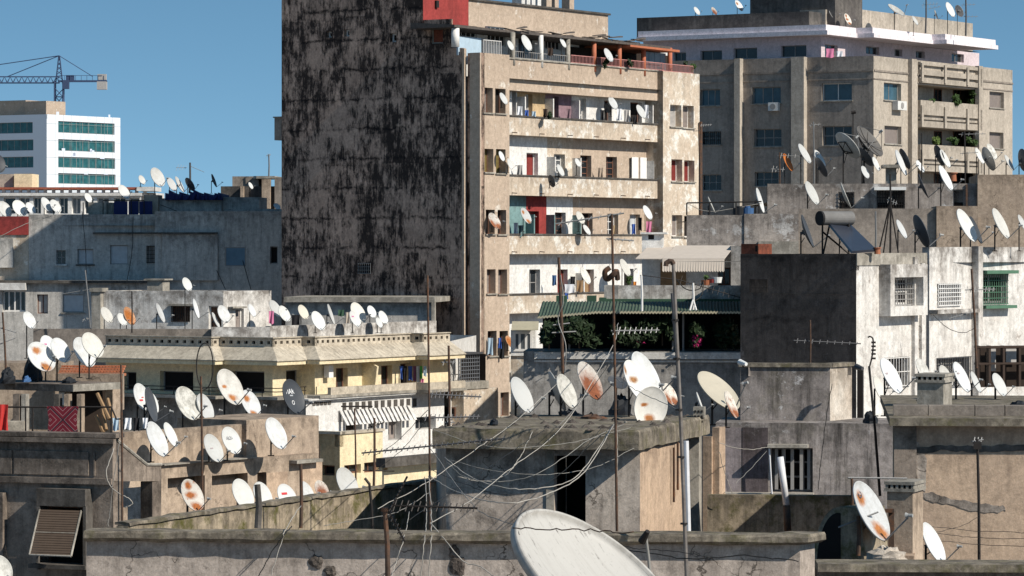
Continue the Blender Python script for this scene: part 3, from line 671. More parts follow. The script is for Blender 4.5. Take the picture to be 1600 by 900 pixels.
for px,mt in ((711.5,'pillar_white'),(801,'concrete_light'),(845,'pillar_white'),(887,'concrete_light'),(928,'orange_col'),(967.5,'orange_col'),(1005.5,'orange_col'),(1046.6,'orange_col')):
    dd = dP-.08 if px>760 else -.95; u = TF.at(px,dd); mb = MB().tube([TF.p(u,zf-.3 if px>760 else TL.z(711,75),dd),TF.p(u,zr+.02,dd)],.13 if px!=711.5 else .2,12); mb.build('veranda_column',mt,T,smooth=True)
zfl = zz[0][0]-1.0
hv = [TF.rect(*r,-2.6) for r in ((716,40,745,58),(762,42,790,72),(810,50,835,92),(852,56,876,78),(905,60,925,95),(975,65,1000,100))]
mb = MB(); wallmesh(mb,TF,TF.at(704,-2.6),TF.at(1046,-2.6),zfl,zr,hv,d=-2.6,rec=.12,cap=0); mb.build('veranda_wall','white_wall',T)
for i,h in enumerate(hv): window(T,TF,h,-2.6,.12,'glass' if i!=4 else 'dark','frame_white','glass_dark' if i!=4 else 'dark_in',cols=4 if i in (0,1,3) else 2,rows=1)
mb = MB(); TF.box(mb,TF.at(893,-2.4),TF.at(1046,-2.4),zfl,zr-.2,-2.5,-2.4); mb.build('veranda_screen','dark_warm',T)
mb = MB(); mb.quad(TF.p(0,zfl,-.1),TF.p(uR,zfl,-.1),TF.p(uR,zfl,-9),TF.p(0,zfl,-9)); mb.build('veranda_floor','roof_grey',T)
mb = MB(); TF.box(mb,TF.at(716,-1.2),TF.at(752,-1.2),zt-.1,TF.z(730,58,-1.2),-1.3,-1.2); mb.build('veranda_railing','cloth_pale_blue',T)
railing('veranda_railing',TF,TF.at(755,-.3),TF.at(783,-.3),zt-.2,TF.z(769,63,-.3),-.3,'frame_white',T)
railing('veranda_railing',TF,TF.at(892,dP),TF.at(1036,dP),zf+.07,zf+.48,dP,'rail_pink',T)
railing('veranda_railing',TF,uB,TF.at(1084),ztr,ztr+.42,-.05,'rail_pink',T)
railing('veranda_railing',TF,TF.at(803,dP),TF.at(885,dP),zf+.07,zf+.42,dP,'frame_grey',T,step=.2)
mb = MB()
for x in (1010,1018,1027,1036): u=TF.at(x,-.5); TF.box(mb,u-.3,u+.3,ztr-.2,zr-.3,-.55,-.5)
build_each(mb,'veranda_glazing','glass_grey',T)
# box hanging on the far side of the blind wall
mb = MB(); TL.box(mb,TL.at(427),ul-.003,TL.z(433,219),TL.z(433,184),-1.2,-.1); TL.box(mb,TL.at(425.5),ul-.004,TL.z(433,184)+.002,TL.z(433,182),-1.3,-.05); mb.build('side_box','grey_stone',T)
mb = MB().tube([TF.p(uR-.02,0,.1),TF.p(uR-.02,TF.z(1090,190),.1)],.08,8); mb.build('drain_pipe','rust_pipe',T)
mb = MB()
for i,(za,zb) in enumerate(zz[1:4]):
    for x in (800,843,887,928,970,1008): u=TF.at(x,dP); mb.tube([TF.p(u,zb+.12,dP),TF.p(u,zb+.1,dP+.3)],.025,6)
build_each(mb,'drain_spout','rust_pipe',T,12)
# rear mass so that the tower is closed from the side
mb = MB()
e1=TF.p(uR,0,-12); e2=TL.p(ul,0,-16)
mb.quad(e1,e2,Vector((e2.x,e2.y,ztr)),Vector((e1.x,e1.y,ztr))); mb.build('rear_wall','tower_beige',T)

# ================================================================== grey apartment house with pink attic
P = building('apartment_house','grey concrete apartment house with set-back pink and white top storey',1365,225)
lw = [(1284,130,1331,157),(1285,197,1331,227),(1175,136,1220,162),(1178,201.6,1221,229),(1179,268.7,1216,291),(1094,139.6,1125,165),(1096,272.6,1127,297.4),(1095,205.5,1126.5,226)]
rw = [(1381,130,1408,157),(1382,197,1408.4,225),(1546,143.5,1568.6,168.7),(1546,206.7,1568,232),(1434,136,1527,160),(1434,202,1527,228),(1434,268,1527,300)]
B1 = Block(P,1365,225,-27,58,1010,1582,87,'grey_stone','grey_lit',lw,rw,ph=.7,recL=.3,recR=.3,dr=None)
for i in range(8):
    B1.win('L',i,rec=.3,style='glass',fm='frame_grey' if i!=0 else 'frame_white',pane='glass_blue' if i in (0,2,5) else 'glass_dark',cols=2 if i==0 else 3,rows=1 if i in (0,2,5) else 2,sill='concrete_light',grille=3 if i==7 else None,bars=10)
for i in range(4): B1.win('R',i,rec=.3,style='glass' if i==0 else 'shutter',fm='frame_grey',pane='glass_blue' if i==0 else 'shutter_taupe',cols=2,sill='concrete_light')
for i in range(4,7):
    h=B1.hR[i]; mb=MB(); fr=B1.fR; u0,u1,z0,z1=h
    fr.box(mb,u0-.3,u1+.3,z0-1.2,z1+.3,-1.8,-1.6); mb.build('loggia_wall','grey_lit',P)
    for x in (1459,1489):
        hh=fr.rect(x,139+ (0,66,132)[i-4],x+12,159+(0,66,132)[i-4],-1.6); window(P,fr,(hh[0],hh[1],z0,hh[3]),-1.56,.04,'glass','frame_brown','glass_dark',cols=2)
    mb=MB(); fr.box(mb,u0-.2,u1+.2,z1,z1+.3,-1.58,-.29); mb.build('loggia_slab','grey_lit',P)
    mb=MB(); fr.box(mb,u0+.01,u1-.01,z0-.95,z0,.004,.2); fr.box(mb,u0+.01,u1-.01,z0-1.25,z0-1.1,.004,.15); fr.box(mb,u0+.01,u1-.01,z0-1.75,z0-1.35,.004,.18)
    build_each(mb,'loggia_parapet','grey_lit',P); mb=MB()
    for k in (.0,.38,.76,.985): u=u0+(u1-u0)*k; fr.box(mb,u+.02,u+.3,z0-1.75,z0-.35,.2,.3)
    build_each(mb,'loggia_rib','grey_lit',P)
fr=B1.fR; mb=MB(); u0,u1=B1.hR[4][:2]
for y0,y1 in ((101,106),(113,121),(126,133)): fr.box(mb,u0+.02,u1-.02,fr.z(1480,y1),fr.z(1480,y0),.004,.2)
build_each(mb,'parapet_slat','grey_lit',P); mb=MB()
for k in (.0,.38,.76,.985): u=u0+(u1-u0)*k; fr.box(mb,u+.02,u+.3,fr.z(1480,131),fr.z(1480,103),.2,.3)
build_each(mb,'parapet_rib','grey_lit',P)
mb=MB(); fr.box(mb,.05,B1.uR,B1.zt-1.0,B1.zt-.88,.004,.06); fr.box(mb,-.0,B1.uR,B1.zt-1.5,B1.zt-1.42,.004,.05); mb.build('string_course','grey_stone',P)
mb=MB(); B1.fL.box(mb,B1.uL,0,B1.zt-1.0,B1.zt-.88,.004,.07); B1.fL.box(mb,B1.uL,-.01,B1.zt-1.5,B1.zt-1.42,.004,.05); mb.build('string_course','grey_stone',P)
for x0,x1,s_ in ((1147,1156,'L'),(1236,1256,'L'),(1425,1433,'R'),(1530,1536,'R')):
    f_=B1.fL if s_=='L' else B1.fR; mb=MB(); f_.box(mb,f_.at(x0,.55 if s_=='L' else .3),f_.at(x1,.55 if s_=='L' else .3),0,B1.zt+.02,.004,.55 if s_=='L' else .3); mb.build('pilaster','grey_lit',P)
for (x0,y0,x1,y1,s_) in ((1200,160,1215,173,'L'),(1403,158,1417,172,'R')):
    f_=B1.fL if s_=='L' else B1.fR; mb=MB(); f_.pbox(mb,x0,y0,x1,y1,.05,.45); ac=mb.build('air_conditioner','ac_white',P)
    u0,u1,z0,z1=f_.rect(x0,y0,x1,y1,.45); c=f_.p((u0+u1)/2,(z0+z1)/2,.45); mb=MB().tube([c,c+f_.n*.02],min(u1-u0,z1-z0)*.36,14); mb.build('fan','frame_grey',ac)
# attic
oo = B1.fL.p(0,0)-B1.fL.n*.6-B1.fR.n*4.0
A1 = Frame(0,0,-32,oo); A2 = Frame(0,0,58,oo)
za0,za1 = B1.zt-.7, A2.z(1286,56)
hA=[A1.rect(*r) for r in ((1220,71,1260,89),(1146,75,1183,92),(1094,79,1128,96),(1052,82,1072,98))]
hB=[A2.rect(*r) for r in ((1289,70,1309,90),(1353,73,1374,85),(1398,77,1410,88),(1431,80,1445,91),(1487,84,1506,97))]
u0=A1.at(1005); u1=A2.at(1530)
mb=MB(); wallmesh(mb,A1,u0,0,za0,za1,hA,rec=.25,cap=0); mb.build('attic_wall','pink_wall',P)
mb=MB(); wallmesh(mb,A2,0,u1,za0,za1,hB,rec=.25,cap=0); mb.quad(A2.p(u1,za0),A2.p(u1,za1),A2.p(u1,za1,-9),A2.p(u1,za0,-9)); mb.build('attic_wall','pink_wall',P)
for h in hA: window(P,A1,h,0,.25,'glass','frame_grey','glass_dark',cols=2)
for h in hB: window(P,A2,h,0,.25,'glass','frame_grey','glass_dark',cols=2)
pts=[A1.p(u0,0),A1.p(0,0),A2.p(A2.at(1330),0)]
pts.append(pts[-1]+A1.u*1.2); q=pts[-1]; A3=Frame(0,0,58,q); pts+= [A3.p(A3.at(1448),0)]; pts.append(pts[-1]+A1.u*1.0); A4=Frame(0,0,58,pts[-1]); pts.append(A4.p(A4.at(1541),0))
def jsweep(mb, pts, prof, step=.35, j=.008):
    """a sweep with worn, slightly uneven edges"""
    Q=[]
    for i in range(len(pts)-1):
        n=max(1,int((pts[i+1]-pts[i]).length/step))
        for k in range(n): Q.append(pts[i].lerp(pts[i+1],k/n))
    Q.append(pts[-1]); b=len(mb.v); sweep(mb,Q,prof)
    for i in range(b,len(mb.v)): mb.v[i]=mb.v[i]+Vector((random.gauss(0,j*.4),random.gauss(0,j),random.gauss(0,j)))
    return mb
def sweep(mb, pts, prof):
    n=len(pts); base=len(mb.v); k=len(prof)
    for i,p in enumerate(pts):
        ns=[]
        if i>0: d=(pts[i]-pts[i-1]).normalized(); ns.append(Vector((d.y,-d.x,0)))
        if i<n-1: d=(pts[i+1]-pts[i]).normalized(); ns.append(Vector((d.y,-d.x,0)))
        m=ns[0] if len(ns)==1 else (ns[0]+ns[1])/(1+ns[0].dot(ns[1]))
        for (dd,z) in prof: q=p+m*dd; mb.v.append(Vector((q.x,q.y,z)))
    for i in range(n-1):
        for j in range(k):
            j2=(j+1)%k; mb.f.append((base+i*k+j,base+(i+1)*k+j,base+(i+1)*k+j2,base+i*k+j2))
    mb.f.append(tuple(base+j for j in range(k))); mb.f.append(tuple(base+(n-1)*k+j for j in reversed(range(k)))); return mb
zc0,zc1=za1,A2.z(1286,40)
mb=MB(); sweep(mb,pts,[(-2,zc0),(.9,zc0),(.9,zc0+.28),(.7,zc0+.28),(.7,zc1),(-2,zc1)]); mb.build('attic_cornice','pink_white',P)
mb=MB(); mb.quad(A1.p(u0,za1+.1),A1.p(0,za1+.1),A2.p(u1,za1+.1),A1.p(u0,za1+.1)+(A2.p(u1,0)-A1.p(0,0))); mb.build('roof','roof_grey',P)
mb=MB(); A1.box(mb,A1.at(995,-1.2),-1.5,za1+.3,A1.z(1200,20,-1.2),-3,-1.2); mb.build('roof_parapet','roof_dark',P)
for x0,x1,y in ((1290,1342,18),(1342,1462,22),(1462,1520,33)):
    mb=MB(); A2.box(mb,A2.at(x0,-1.6),A2.at(x1,-1.6)-.01,za1+.3,A2.z((x0+x1)/2,y,-1.6),-3.5,-1.6); mb.build('roof_parapet','grey_lit',P)
mb=MB(); A1.box(mb,A1.at(1172,-4),A1.at(1305,-4),za1+.2,A1.z(1240,-12,-4),-8,-4); mb.build('stair_house','roof_dark',P)
mb=MB(); mb.quad(A2.p(A2.at(1512),A2.z(1512,74)),A2.p(A2.at(1512),A2.z(1512,100)),A2.p(A2.at(1578),A2.z(1578,103)),A2.p(A2.at(1514),A2.z(1514,74))); 
# ================================================================== distant office block and crane
O = building('office_block','white panelled office block with long dark green ribbon windows',73,740)
lh=[(-60,192,51,209),(-60,219,52,236),(-60,245.5,52,262.5),(-60,272,52,289)]
rh=[(91,191+.0,179,209),(91,219,179.5,237),(91,246,180,263),(91,271.5,180.5,288)]
BO = Block(O,73,740,-32,58,-90,188,178.5,'panel_white','panel_white',lh,rh,ph=1.0,recL=.3,recR=.3)
for i in range(4):
    B_=BO; B_.win('L',i,rec=.3,fm='frame_grey',pane='glass_teal',cols=11,fw=.1); B_.win('R',i,rec=.3,fm='frame_grey',pane='glass_teal',cols=9,fw=.1)
mb=MB()
for i in range(1,8): 
    z=BO.zt-i*3.55+1.6; BO.fR.box(mb,0,BO.uR,z,z+.05,.003,.02)
for k in range(1,9): u=BO.uR*k/9; BO.fR.box(mb,u-.03,u+.03,20,BO.zt,.004,.018)
mb.build('panel_joints','frame_grey',O)
mb=MB(); BO.fL.box(mb,BO.fL.at(-20,-3),BO.fL.at(40,-3),BO.zt-1,BO.fL.z(20,157,-3),-9,-3); BO.fL.box(mb,BO.fL.at(41,-3),BO.fL.at(74,-3),BO.zt-1,BO.fL.z(60,158,-3),-9,-2.6); mb.build('roof_plant_room','tower_beige',O)
mb=MB()
random.seed(5)
for i in range(26):
    u=random.uniform(2,BO.uR-3); j=random.randrange(5); z=BO.fR.z(135,(184,213,240,266,293)[j])+random.uniform(-.7,.7); BO.fR.box(mb,u,u+random.uniform(.5,1.6),z-.35,z+.35,.004,.02)
build_each(mb,'protective_film','mark_blue',O)
D=800; C_=thing('tower_crane','dark blue lattice tower crane behind the white office block','crane',Vector(((92.5-CX)/F*D,D,0)))
mb=MB(); w_=.95; x0=(92.5-CX)/F*D
zt_=CZ-(126-HY)/F*D
cs=[(-w_,-w_),(w_,-w_),(w_,w_),(-w_,w_)]
zb_=20; n=int((zt_-zb_)/2)
for (a,b) in cs: mb.tube([(x0+a,D+b,0),(x0+a,D+b,zt_)],.15,4)
for i in range(n):
    z=zb_+i*2
    for k in range(4):
        a,b=cs[k],cs[(k+1)%4]
        if i%2: a,b=b,a
        mb.tube([(x0+a[0],D+a[1],z),(x0+b[0],D+b[1],z+2)],.09,4); mb.tube([(x0+a[0],D+a[1],z),(x0+b[0],D+b[1],z)],.08,4)
mb.build('mast','crane_blue',C_)
zj=CZ-(124-HY)/F*D; za=CZ-(87-HY)/F*D; mb=MB()
for a in (-.8,.8): mb.tube([(x0+a,D,zj-1),(x0+.1*a,D,za)],.14,4)
for i in range(5): z=zj+i*1.0; k=.8*(1-i/6); mb.tube([(x0-k,D,z),(x0+k*.85,D,z+1)],.08,4); mb.tube([(x0+k,D,z),(x0-k*.85,D,z+1)],.08,4)
mb.build('apex','crane_blue',C_)
xl=(-160-CX)/F*D; mb=MB()
for b in (-.6,.6): mb.tube([(xl,D+b,zj-.8),(x0,D+b,zj-.8)],.13,4)
mb.tube([(xl,D,zj+.6),(x0,D,zj+.6)],.13,4); n=28
for i in range(n):
    a=xl+(x0-xl)*i/n; b=xl+(x0-xl)*(i+.5)/n; c=xl+(x0-xl)*(i+1)/n
    for s_ in (-.6,.6): mb.tube([(a,D+s_,zj-.8),(b,D,zj+.6)],.07,4); mb.tube([(b,D,zj+.6),(c,D+s_,zj-.8)],.07,4)
mb.build('jib','crane_blue',C_)
xr=(167-CX)/F*D; zc=CZ-(126.5-HY)/F*D; mb=MB().box(x0,xr,D-.7,D+.7,zc-.25,zc+.15)
for i in range(9): a=x0+(xr-x0)*i/8.5; mb.tube([(a,D-.7,zc),(a,D-.7,zc+1.2)],.05,4)
mb.tube([(x0,D-.7,zc+1.2),(xr-1,D-.7,zc+1.2)],.05,4); mb.box(x0+1.6,x0+3.4,D-.6,D+.6,zc+.15,zc+1.3); mb.build('counter_jib','crane_blue',C_)
xw=(152-CX)/F*D; mb=MB().box(xw,xr,D-.9,D+.9,CZ-(140-HY)/F*D,CZ-(127.5-HY)/F*D).box(xw+.1,xr-.1,D-.6,D+.6,CZ-(125-HY)/F*D,CZ-(116-HY)/F*D); mb.build('counterweight','counterweight',C_)
mb=MB()
for x,y in ((12,119.5),(-130,120)): mb.tube([(x0,D,za),((x-CX)/F*D,D,CZ-(y-HY)/F*D)],.1,4)
mb.tube([(x0,D,za),((145-CX)/F*D,D,zc+1)],.08,4); mb.build('tie_bars','crane_blue',C_)
mb=MB().box(x0+.9,x0+2.3,D-1.2,D+.2,zj-2.2,zj-.2); mb.build('cab','crane_blue',C_)
# ================================================================== left background
L2 = building('pergola_building','white building with a red tile edged pergola roof behind the dish row',100,262)
f=Frame(100,262,-2)
hs_=[f.rect(*r) for r in ((6,309,24,334),(30,309,46,334),(52,309,64,334),(70,309,86,334),(92,309,106,334),(112,309,126,334),(132,309,146,334),(152,309,170,334),(178,309,196,334),(202,309,218,334))]
mb=MB(); wallmesh(mb,f,f.at(-60),f.at(220),0,f.z(100,306),hs_,rec=.5,cap=.6); mb.build('wall','white_wall',L2)
for i,h in enumerate(hs_): window(L2,f,h,0,.4,'glass' if i%3 else 'dark','frame_white','glass_grey' if i%2 else 'glass_dark',cols=2)
mb=MB(); f.box(mb,f.at(-60),f.at(222),f.z(100,306)+.003,f.z(100,301.5),-3,.25); mb.build('roof_slab','white_wall',L2)
mb=MB(); f.box(mb,f.at(-60),f.at(240),f.z(100,296),f.z(100,292.5),-4,.1); mb.build('tile_edge','tile_red',L2)
mb=MB(); f.box(mb,f.at(214),f.at(241),f.z(100,298.5),f.z(100,292),-3.9,.2); mb.build('roof_end','white_wall',L2)
mb=MB()
for k in range(22): u=f.at(-50+13*k); f.box(mb,u,u+.22,f.z(100,301.5),f.z(100,296),-.6,-.3)
build_each(mb,'pergola_post','white_wall',L2)
mb=MB(); f.box(mb,f.at(-30,-2),f.at(21,-2),f.z(0,295),f.z(0,271),-5,-2); mb.build('roof_room','grey_lit',L2)
mb=MB(); f.box(mb,f.at(22,-1.5),f.at(50,-1.5),f.z(35,295),f.z(35,271),-4.5,-1.5); mb.build('roof_room','cream_yellow',L2)
mb=MB(); f.box(mb,f.at(-60,-3),f.at(240,-3),0,f.z(100,300),-9,-3); mb.build('rear_mass','white_wall',L2)

L3b = building('rooftop_blocks','small orange lit and beige rooftop block far behind the shaded house',400,222)
f=Frame(400,222,-4)
mb=MB(); f.pbox(mb,345,291,442,420,-6,0); mb.build('wall','roof_dark',L3b)
mb=MB(); f.pbox(mb,363,275.5,404,291,-4,-1); mb.build('roof_room','grey_stone',L3b)
mb=MB(); f.pbox(mb,396,275,429,279,-4,-.6); mb.build('roof_slab','concrete_light',L3b)
mb=MB()
for a,b in ((375.5,380),(409,422)): f.pbox(mb,a,280 if a>400 else 291,b,326,.02,.5)
build_each(mb,'sunlit_pillar','tan_wall',L3b)  # tan colour stands in for orange sunlight on the pillars
mb=MB(); f.pbox(mb,429,277,446,330,-5,.3); mb.build('wall','grey_stone',L3b)

L3 = building('shaded_house','long pale house lying in the blue shadow of the tower',200,190)
f=Frame(200,190.3,-3)
zT=f.z(200,335); zl1=f.z(240,364); zl2=f.z(200,438)
h1=[f.rect(*r) for r in ((88,391,102.6,413),(121,389,146,413),(172,383,200,413),(229,384,249,411))]
mb=MB(); wallmesh(mb,f,f.at(45),f.at(242),zl2,zT,h1,rec=.25,cap=.3); mb.build('wall','shade_wall',L3)
window(L3,f,h1[0],0,.25,'glass','frame_grey','glass_dark',cols=2,rows=2,sill='white_wall'); window(L3,f,h1[1],0,.2,'shutter','frame_grey','shutter_pale',sill='concrete_dark'); window(L3,f,h1[2],0,.15,'shutter','frame_grey','shutter_pale'); window(L3,f,h1[3],0,.2,'glass','frame_grey','curtain',cols=3,rows=1,grille=4,bars=6)
f2=Frame(242,189,-2); zt2=f2.z(300,330)
h2=[f2.rect(*r) for r in ((334,386,341,413),(352,386,384,416),(422,385,434,412))]
mb=MB(); wallmesh(mb,f2,f2.at(242),f2.at(452),0,zt2,h2,rec=.2,cap=.3); mb.quad(f2.p(0,0),f2.p(0,zt2),f2.p(0,zt2,-4),f2.p(0,0,-4)); mb.build('wall','shade_wall',L3)
window(L3,f2,h2[0],0,.2,'shutter','frame_grey','shutter_blue'); window(L3,f2,h2[1],0,.03,'shutter','frame_grey','shutter_blue'); window(L3,f2,h2[2],0,.2,'dark','frame_grey','dark_in')
mb=MB(); f2.box(mb,f2.at(253,.25),f2.at(340,.25),f2.z(300,438),f2.z(300,366),.004,.25); mb.build('projecting_bay','shade_wall',L3)
mb=MB(); f.box(mb,f.at(147),f.at(242)-.02,f.z(200,365.5),f.z(200,363),.004,.35); f2.box(mb,.01,f2.at(340),f2.z(300,365.5),f2.z(300,363),.004,.45); mb.build('ledge','concrete_dark',L3)
f3=Frame(200,188.2,-3); zt3=f3.z(200,439)
h3=[f3.rect(*r) for r in ((4,454,40,487),(57.6,460,75,490),(98,460,131,488))]
mb=MB(); wallmesh(mb,f3,f3.at(-40),f3.at(250),0,zt3,h3,rec=.3,cap=1.9); mb.build('wall','shade_wall',L3)
window(L3,f3,h3[0],0,.25,'glass','frame_white','glass_dark',cols=4,rows=1,fw=.08); window(L3,f3,h3[1],0,.25,'glass','frame_brown','curtain',cols=2,rows=1); window(L3,f3,h3[2],0,.1,'shutter','frame_grey','shutter_pale',sill='concrete_light')
mb=MB(); f3.box(mb,f3.at(-20,.4),f3.at(40,.4),f3.z(10,453),f3.z(10,442),.004,.5); mb.build('balcony_box','white_wall',L3)
mb=MB(); f3.box(mb,f3.at(-40),f3.at(248),zt3-.12,zt3+.03,.004,.3); mb.build('ledge','concrete_dark',L3)
mb=MB(); f.box(mb,f.at(-40),f.at(45)-.01,zl2,f.z(20,367),-.2,.0); mb.build('sunlit_wall','tower_cream',L3)
mb=MB(); f.box(mb,f.at(-40),f.at(45)-.02,f.z(20,367)+.002,f.z(20,338),-.25,.1); mb.build('red_parapet','red_wall',L3)
mb=MB(); f.box(mb,f.at(-6,.3),f.at(20,.3),f.z(20,418),f.z(20,372),.004,.3); mb.build('bay_window','shade_wall',L3)
mb=MB(); f.box(mb,f.at(240,-2),f.at(346,-2),zT-.3,f.z(300,309),-6,-2); mb.build('stair_house','shade_wall',L3)
mb=MB(); f.box(mb,f.at(346,-2.5),f.at(405,-2.5),zT-.3,f.z(380,307),-6,-2.5); f.box(mb,f.at(350,-2),f.at(446,-2),zT-.3,f.z(400,326),-2.4,-2.0); mb.build('roof_room','shade_wall',L3)
mb=MB(); f.box(mb,f.at(225,-1.5),f.at(247,-1.5),zT-.2,f.z(236,304),-3,-1.5); mb.build('chimney','tower_beige',L3)
mb=MB(); f.box(mb,f.at(138,-1),f.at(166,-1),zT-.3,f.z(150,316),-2.5,-1); f.box(mb,f.at(166,-1.4),f.at(176,-1.4),zT-.3,f.z(150,316),-2.5,-1.4); mb.build('chimney','concrete_light',L3)
mb=MB(); a=f.p(f.at(-40),zT-.6,-.3); b=f2.p(f2.at(448),zT-.6,-.3); mb.quad(a,b,b+Vector((0,25,0)),a+Vector((0,25,0))); mb.quad(f.p(f.at(-40),0,-.4),f.p(f.at(-40),zT-.6,-.4),f.p(f.at(-40),zT-.6,-25),f.p(f.at(-40),0,-25)); mb.build('roof','roof_dark',L3)
random.seed(11); mb=MB(); u0=f.at(258,-1.7); u1=f.at(346,-1.7); n=16
for k in range(n):
    a=u0+(u1-u0)*k/n; b=u0+(u1-u0)*(k+1)/n; z=f.z(300,309); h=random.uniform(.12,.5); d=random.uniform(-.1,.15)
    mb.hexa([f.p(a,z-.1,-1.7+d),f.p(b,z-.1,-1.7-d),f.p(b,z-.1,-5),f.p(a,z-.1,-5),f.p(a,z+h,-1.7),f.p(b,z+h*.7,-1.7),f.p(b,z+.2,-5),f.p(a,z+.25,-5)])
o=mb.build('tarpaulin','tarp_blue',None,'dark blue tarpaulin heaped over the roof of the shaded house',cat='tarpaulin',loc=W(300,309,192))
mb=MB(); 
for (a,b,c) in ((178,199,'x'),(201,216,'x'),(218,238,'x')): f.box(mb,f.at(a,-.8),f.at(b,-.8),f.z(200,335),f.z(200,314),-.86,-.8)
TA=thing('hung_tarpaulin','blue cloth panels hung along the railing of the shaded roof','tarpaulin',W(205,325,190)); build_each(mb,'cloth_panel','tarp_blue',TA)
mb=MB()
for x in (130,161,205,225): mb.tube([f.p(f.at(x,-.6),zT-.2,-.6),f.p(f.at(x,-.6),f.z(x,313 if x>140 else 316),-.6)],.03,5)
mb.tube([f.p(f.at(161,-.6),f.z(161,313),-.6),f.p(f.at(225,-.6),f.z(225,313),-.6)],.03,5); mb.build('railing','iron',L3)

# ================================================================== cream house
Y = building('cream_house','cream yellow house with zigzag balconies and a perforated roof parapet',492,140)
segdef=[(165,-32),(330,58),(343,-32),(426,58),(472,-32),(492,58),(642,-32),(660,58)]; ends=[330,343,426,472,492,642,660,703]
Dc=143.0; pts=[]; frs=[]
for (px,ang),pe in zip(segdef,ends):
    fr_=Frame(px,Dc,ang); frs.append(fr_); pts.append(fr_.p(0,0)); q=fr_.p(fr_.at(pe),0); Dc=q.y
pts.append(q); D492=frs[5].o.y
zy=lambda py: CZ-(py-HY)/F*D492
H=[[(193,581,213,616),(250,580,302,616)],[],[(362,580,413,616)],[(447,578,472,616)],[],[(525,575,543.5,612),(572,573,585,610),(595.5,571,613,610),(625.5,568,641,606)],[],[]]
zsl=zy(619)
for i,fr_ in enumerate(frs):
    a,b=0,fr_.at(ends[i]); hh=[]
    for r in H[i]:
        u0,u1,z0,z1=fr_.rect(*r); hh.append((max(u0,.05),min(u1,b-.05),zsl+.16,z1))
    mb=MB(); wallmesh(mb,fr_,a,b,zsl,zy(563),hh,rec=.3,cap=0); mb.build('balcony_wall','cream_yellow',Y)
    for k,h in enumerate(hh): window(Y,fr_,h,0,.28,'glass' if (i==5 and k in(0,2)) else 'dark','frame_brown' if i==5 else 'frame_grey','glass_dark' if i==5 and k in (0,2) else 'dark_in',cols=2,rows=1)
    # perforated parapet
    n=max(1,int((b-a)/.36)); z0,z1=zy(540),zy(527.5); hz=(zy(536.6),zy(531.8))
    ph=[(a+(b-a)*(k+.5)/n-.085,a+(b-a)*(k+.5)/n+.085,hz[0],hz[1],.12) for k in range(n)]
    mb=MB(); wallmesh(mb,fr_,a,b,z0-.05,z1,ph,rec=.12,cap=.13); mb.build('perforated_parapet','parapet_stone',Y)
    mb=MB()
    for h in ph: fr_.box(mb,h[0]-.02,h[1]+.02,h[2]-.02,h[3]+.02,-.126,-.115)
    mb.build('parapet_openings','dark_in',Y)
mb=MB(); sweep(mb,pts,[(-.13,zy(527.5)+.002),(.06,zy(527.5)+.002),(.06,zy(525.8)),(-.13,zy(525.8))]); mb.build('parapet_cap','parapet_stone',Y)
mb=MB(); sweep(mb,pts,[(.0,zy(540.5)),(.82,zy(560.5)),(.82,zy(561.8)),(0,zy(542.5))]); mb.build('sloping_eaves','awning_plaster',Y)
mb=MB()
for i,fr_ in enumerate(frs):   # battens on the sloping eaves
    b=fr_.at(ends[i]); n=int(b/.3)
    if i%2==0: continue
    for k in range(1,n):
        u=b*k/n; p=fr_.p(u,zy(541),.02); q=fr_.p(u,zy(560.6),.8); mb.tube([p,q],.022,4)
mb.build('eaves_ribs','awning_plaster',Y)
mb=MB(); sweep(mb,pts,[(-.1,zy(562)),(.76,zy(562)),(.76,zy(568)),(-.1,zy(568))]); mb.build('eaves_fascia','cream_yellow',Y)
mb=MB(); sweep(mb,pts,[(-.2,zy(616.5)),(.85,zy(616.5)),(.85,zy(621)),(-.2,zy(621))]); mb.build('balcony_slab','concrete_light',Y)
mb=MB(); sweep(mb,pts[5:],[(.62,zy(616.4)),(.78,zy(616.4)),(.78,zy(605)),(.62,zy(605))]); mb.build('balcony_parapet','parapet_stone',Y)
mb=MB()
for zz_ in (604,609.5): sweep(mb,pts[:6],[(.68,zy(zz_)),(.72,zy(zz_)),(.72,zy(zz_)+.035),(.68,zy(zz_)+.035)])
for i in range(5):
    n=max(1,int((pts[i+1]-pts[i]).length/1.2))
    for k in range(n+1):
        p=pts[i].lerp(pts[i+1],k/n)+frs[i].n*.7; mb.tube([Vector((p.x,p.y,zy(617))),Vector((p.x,p.y,zy(604)))],.02,5)
mb.build('balcony_railing','iron',Y)
fr_=frs[5]
for (u,) in ((fr_.at(567),),): 
    mb=MB(); mb.hexa([fr_.p(u-.06,zsl,.6),fr_.p(u+.06,zsl,.6),fr_.p(u+.06,zsl,0),fr_.p(u-.06,zsl,0),fr_.p(u-.06,zy(576),.74),fr_.p(u+.06,zy(576),.74),fr_.p(u+.06,zy(563),0),fr_.p(u-.06,zy(563),0)]); mb.build('balcony_partition','cream_yellow',Y)
mb=MB(); fr_.pbox(mb,514,571,521,590,.05,.3); mb.build('water_boiler','white_paint',Y)
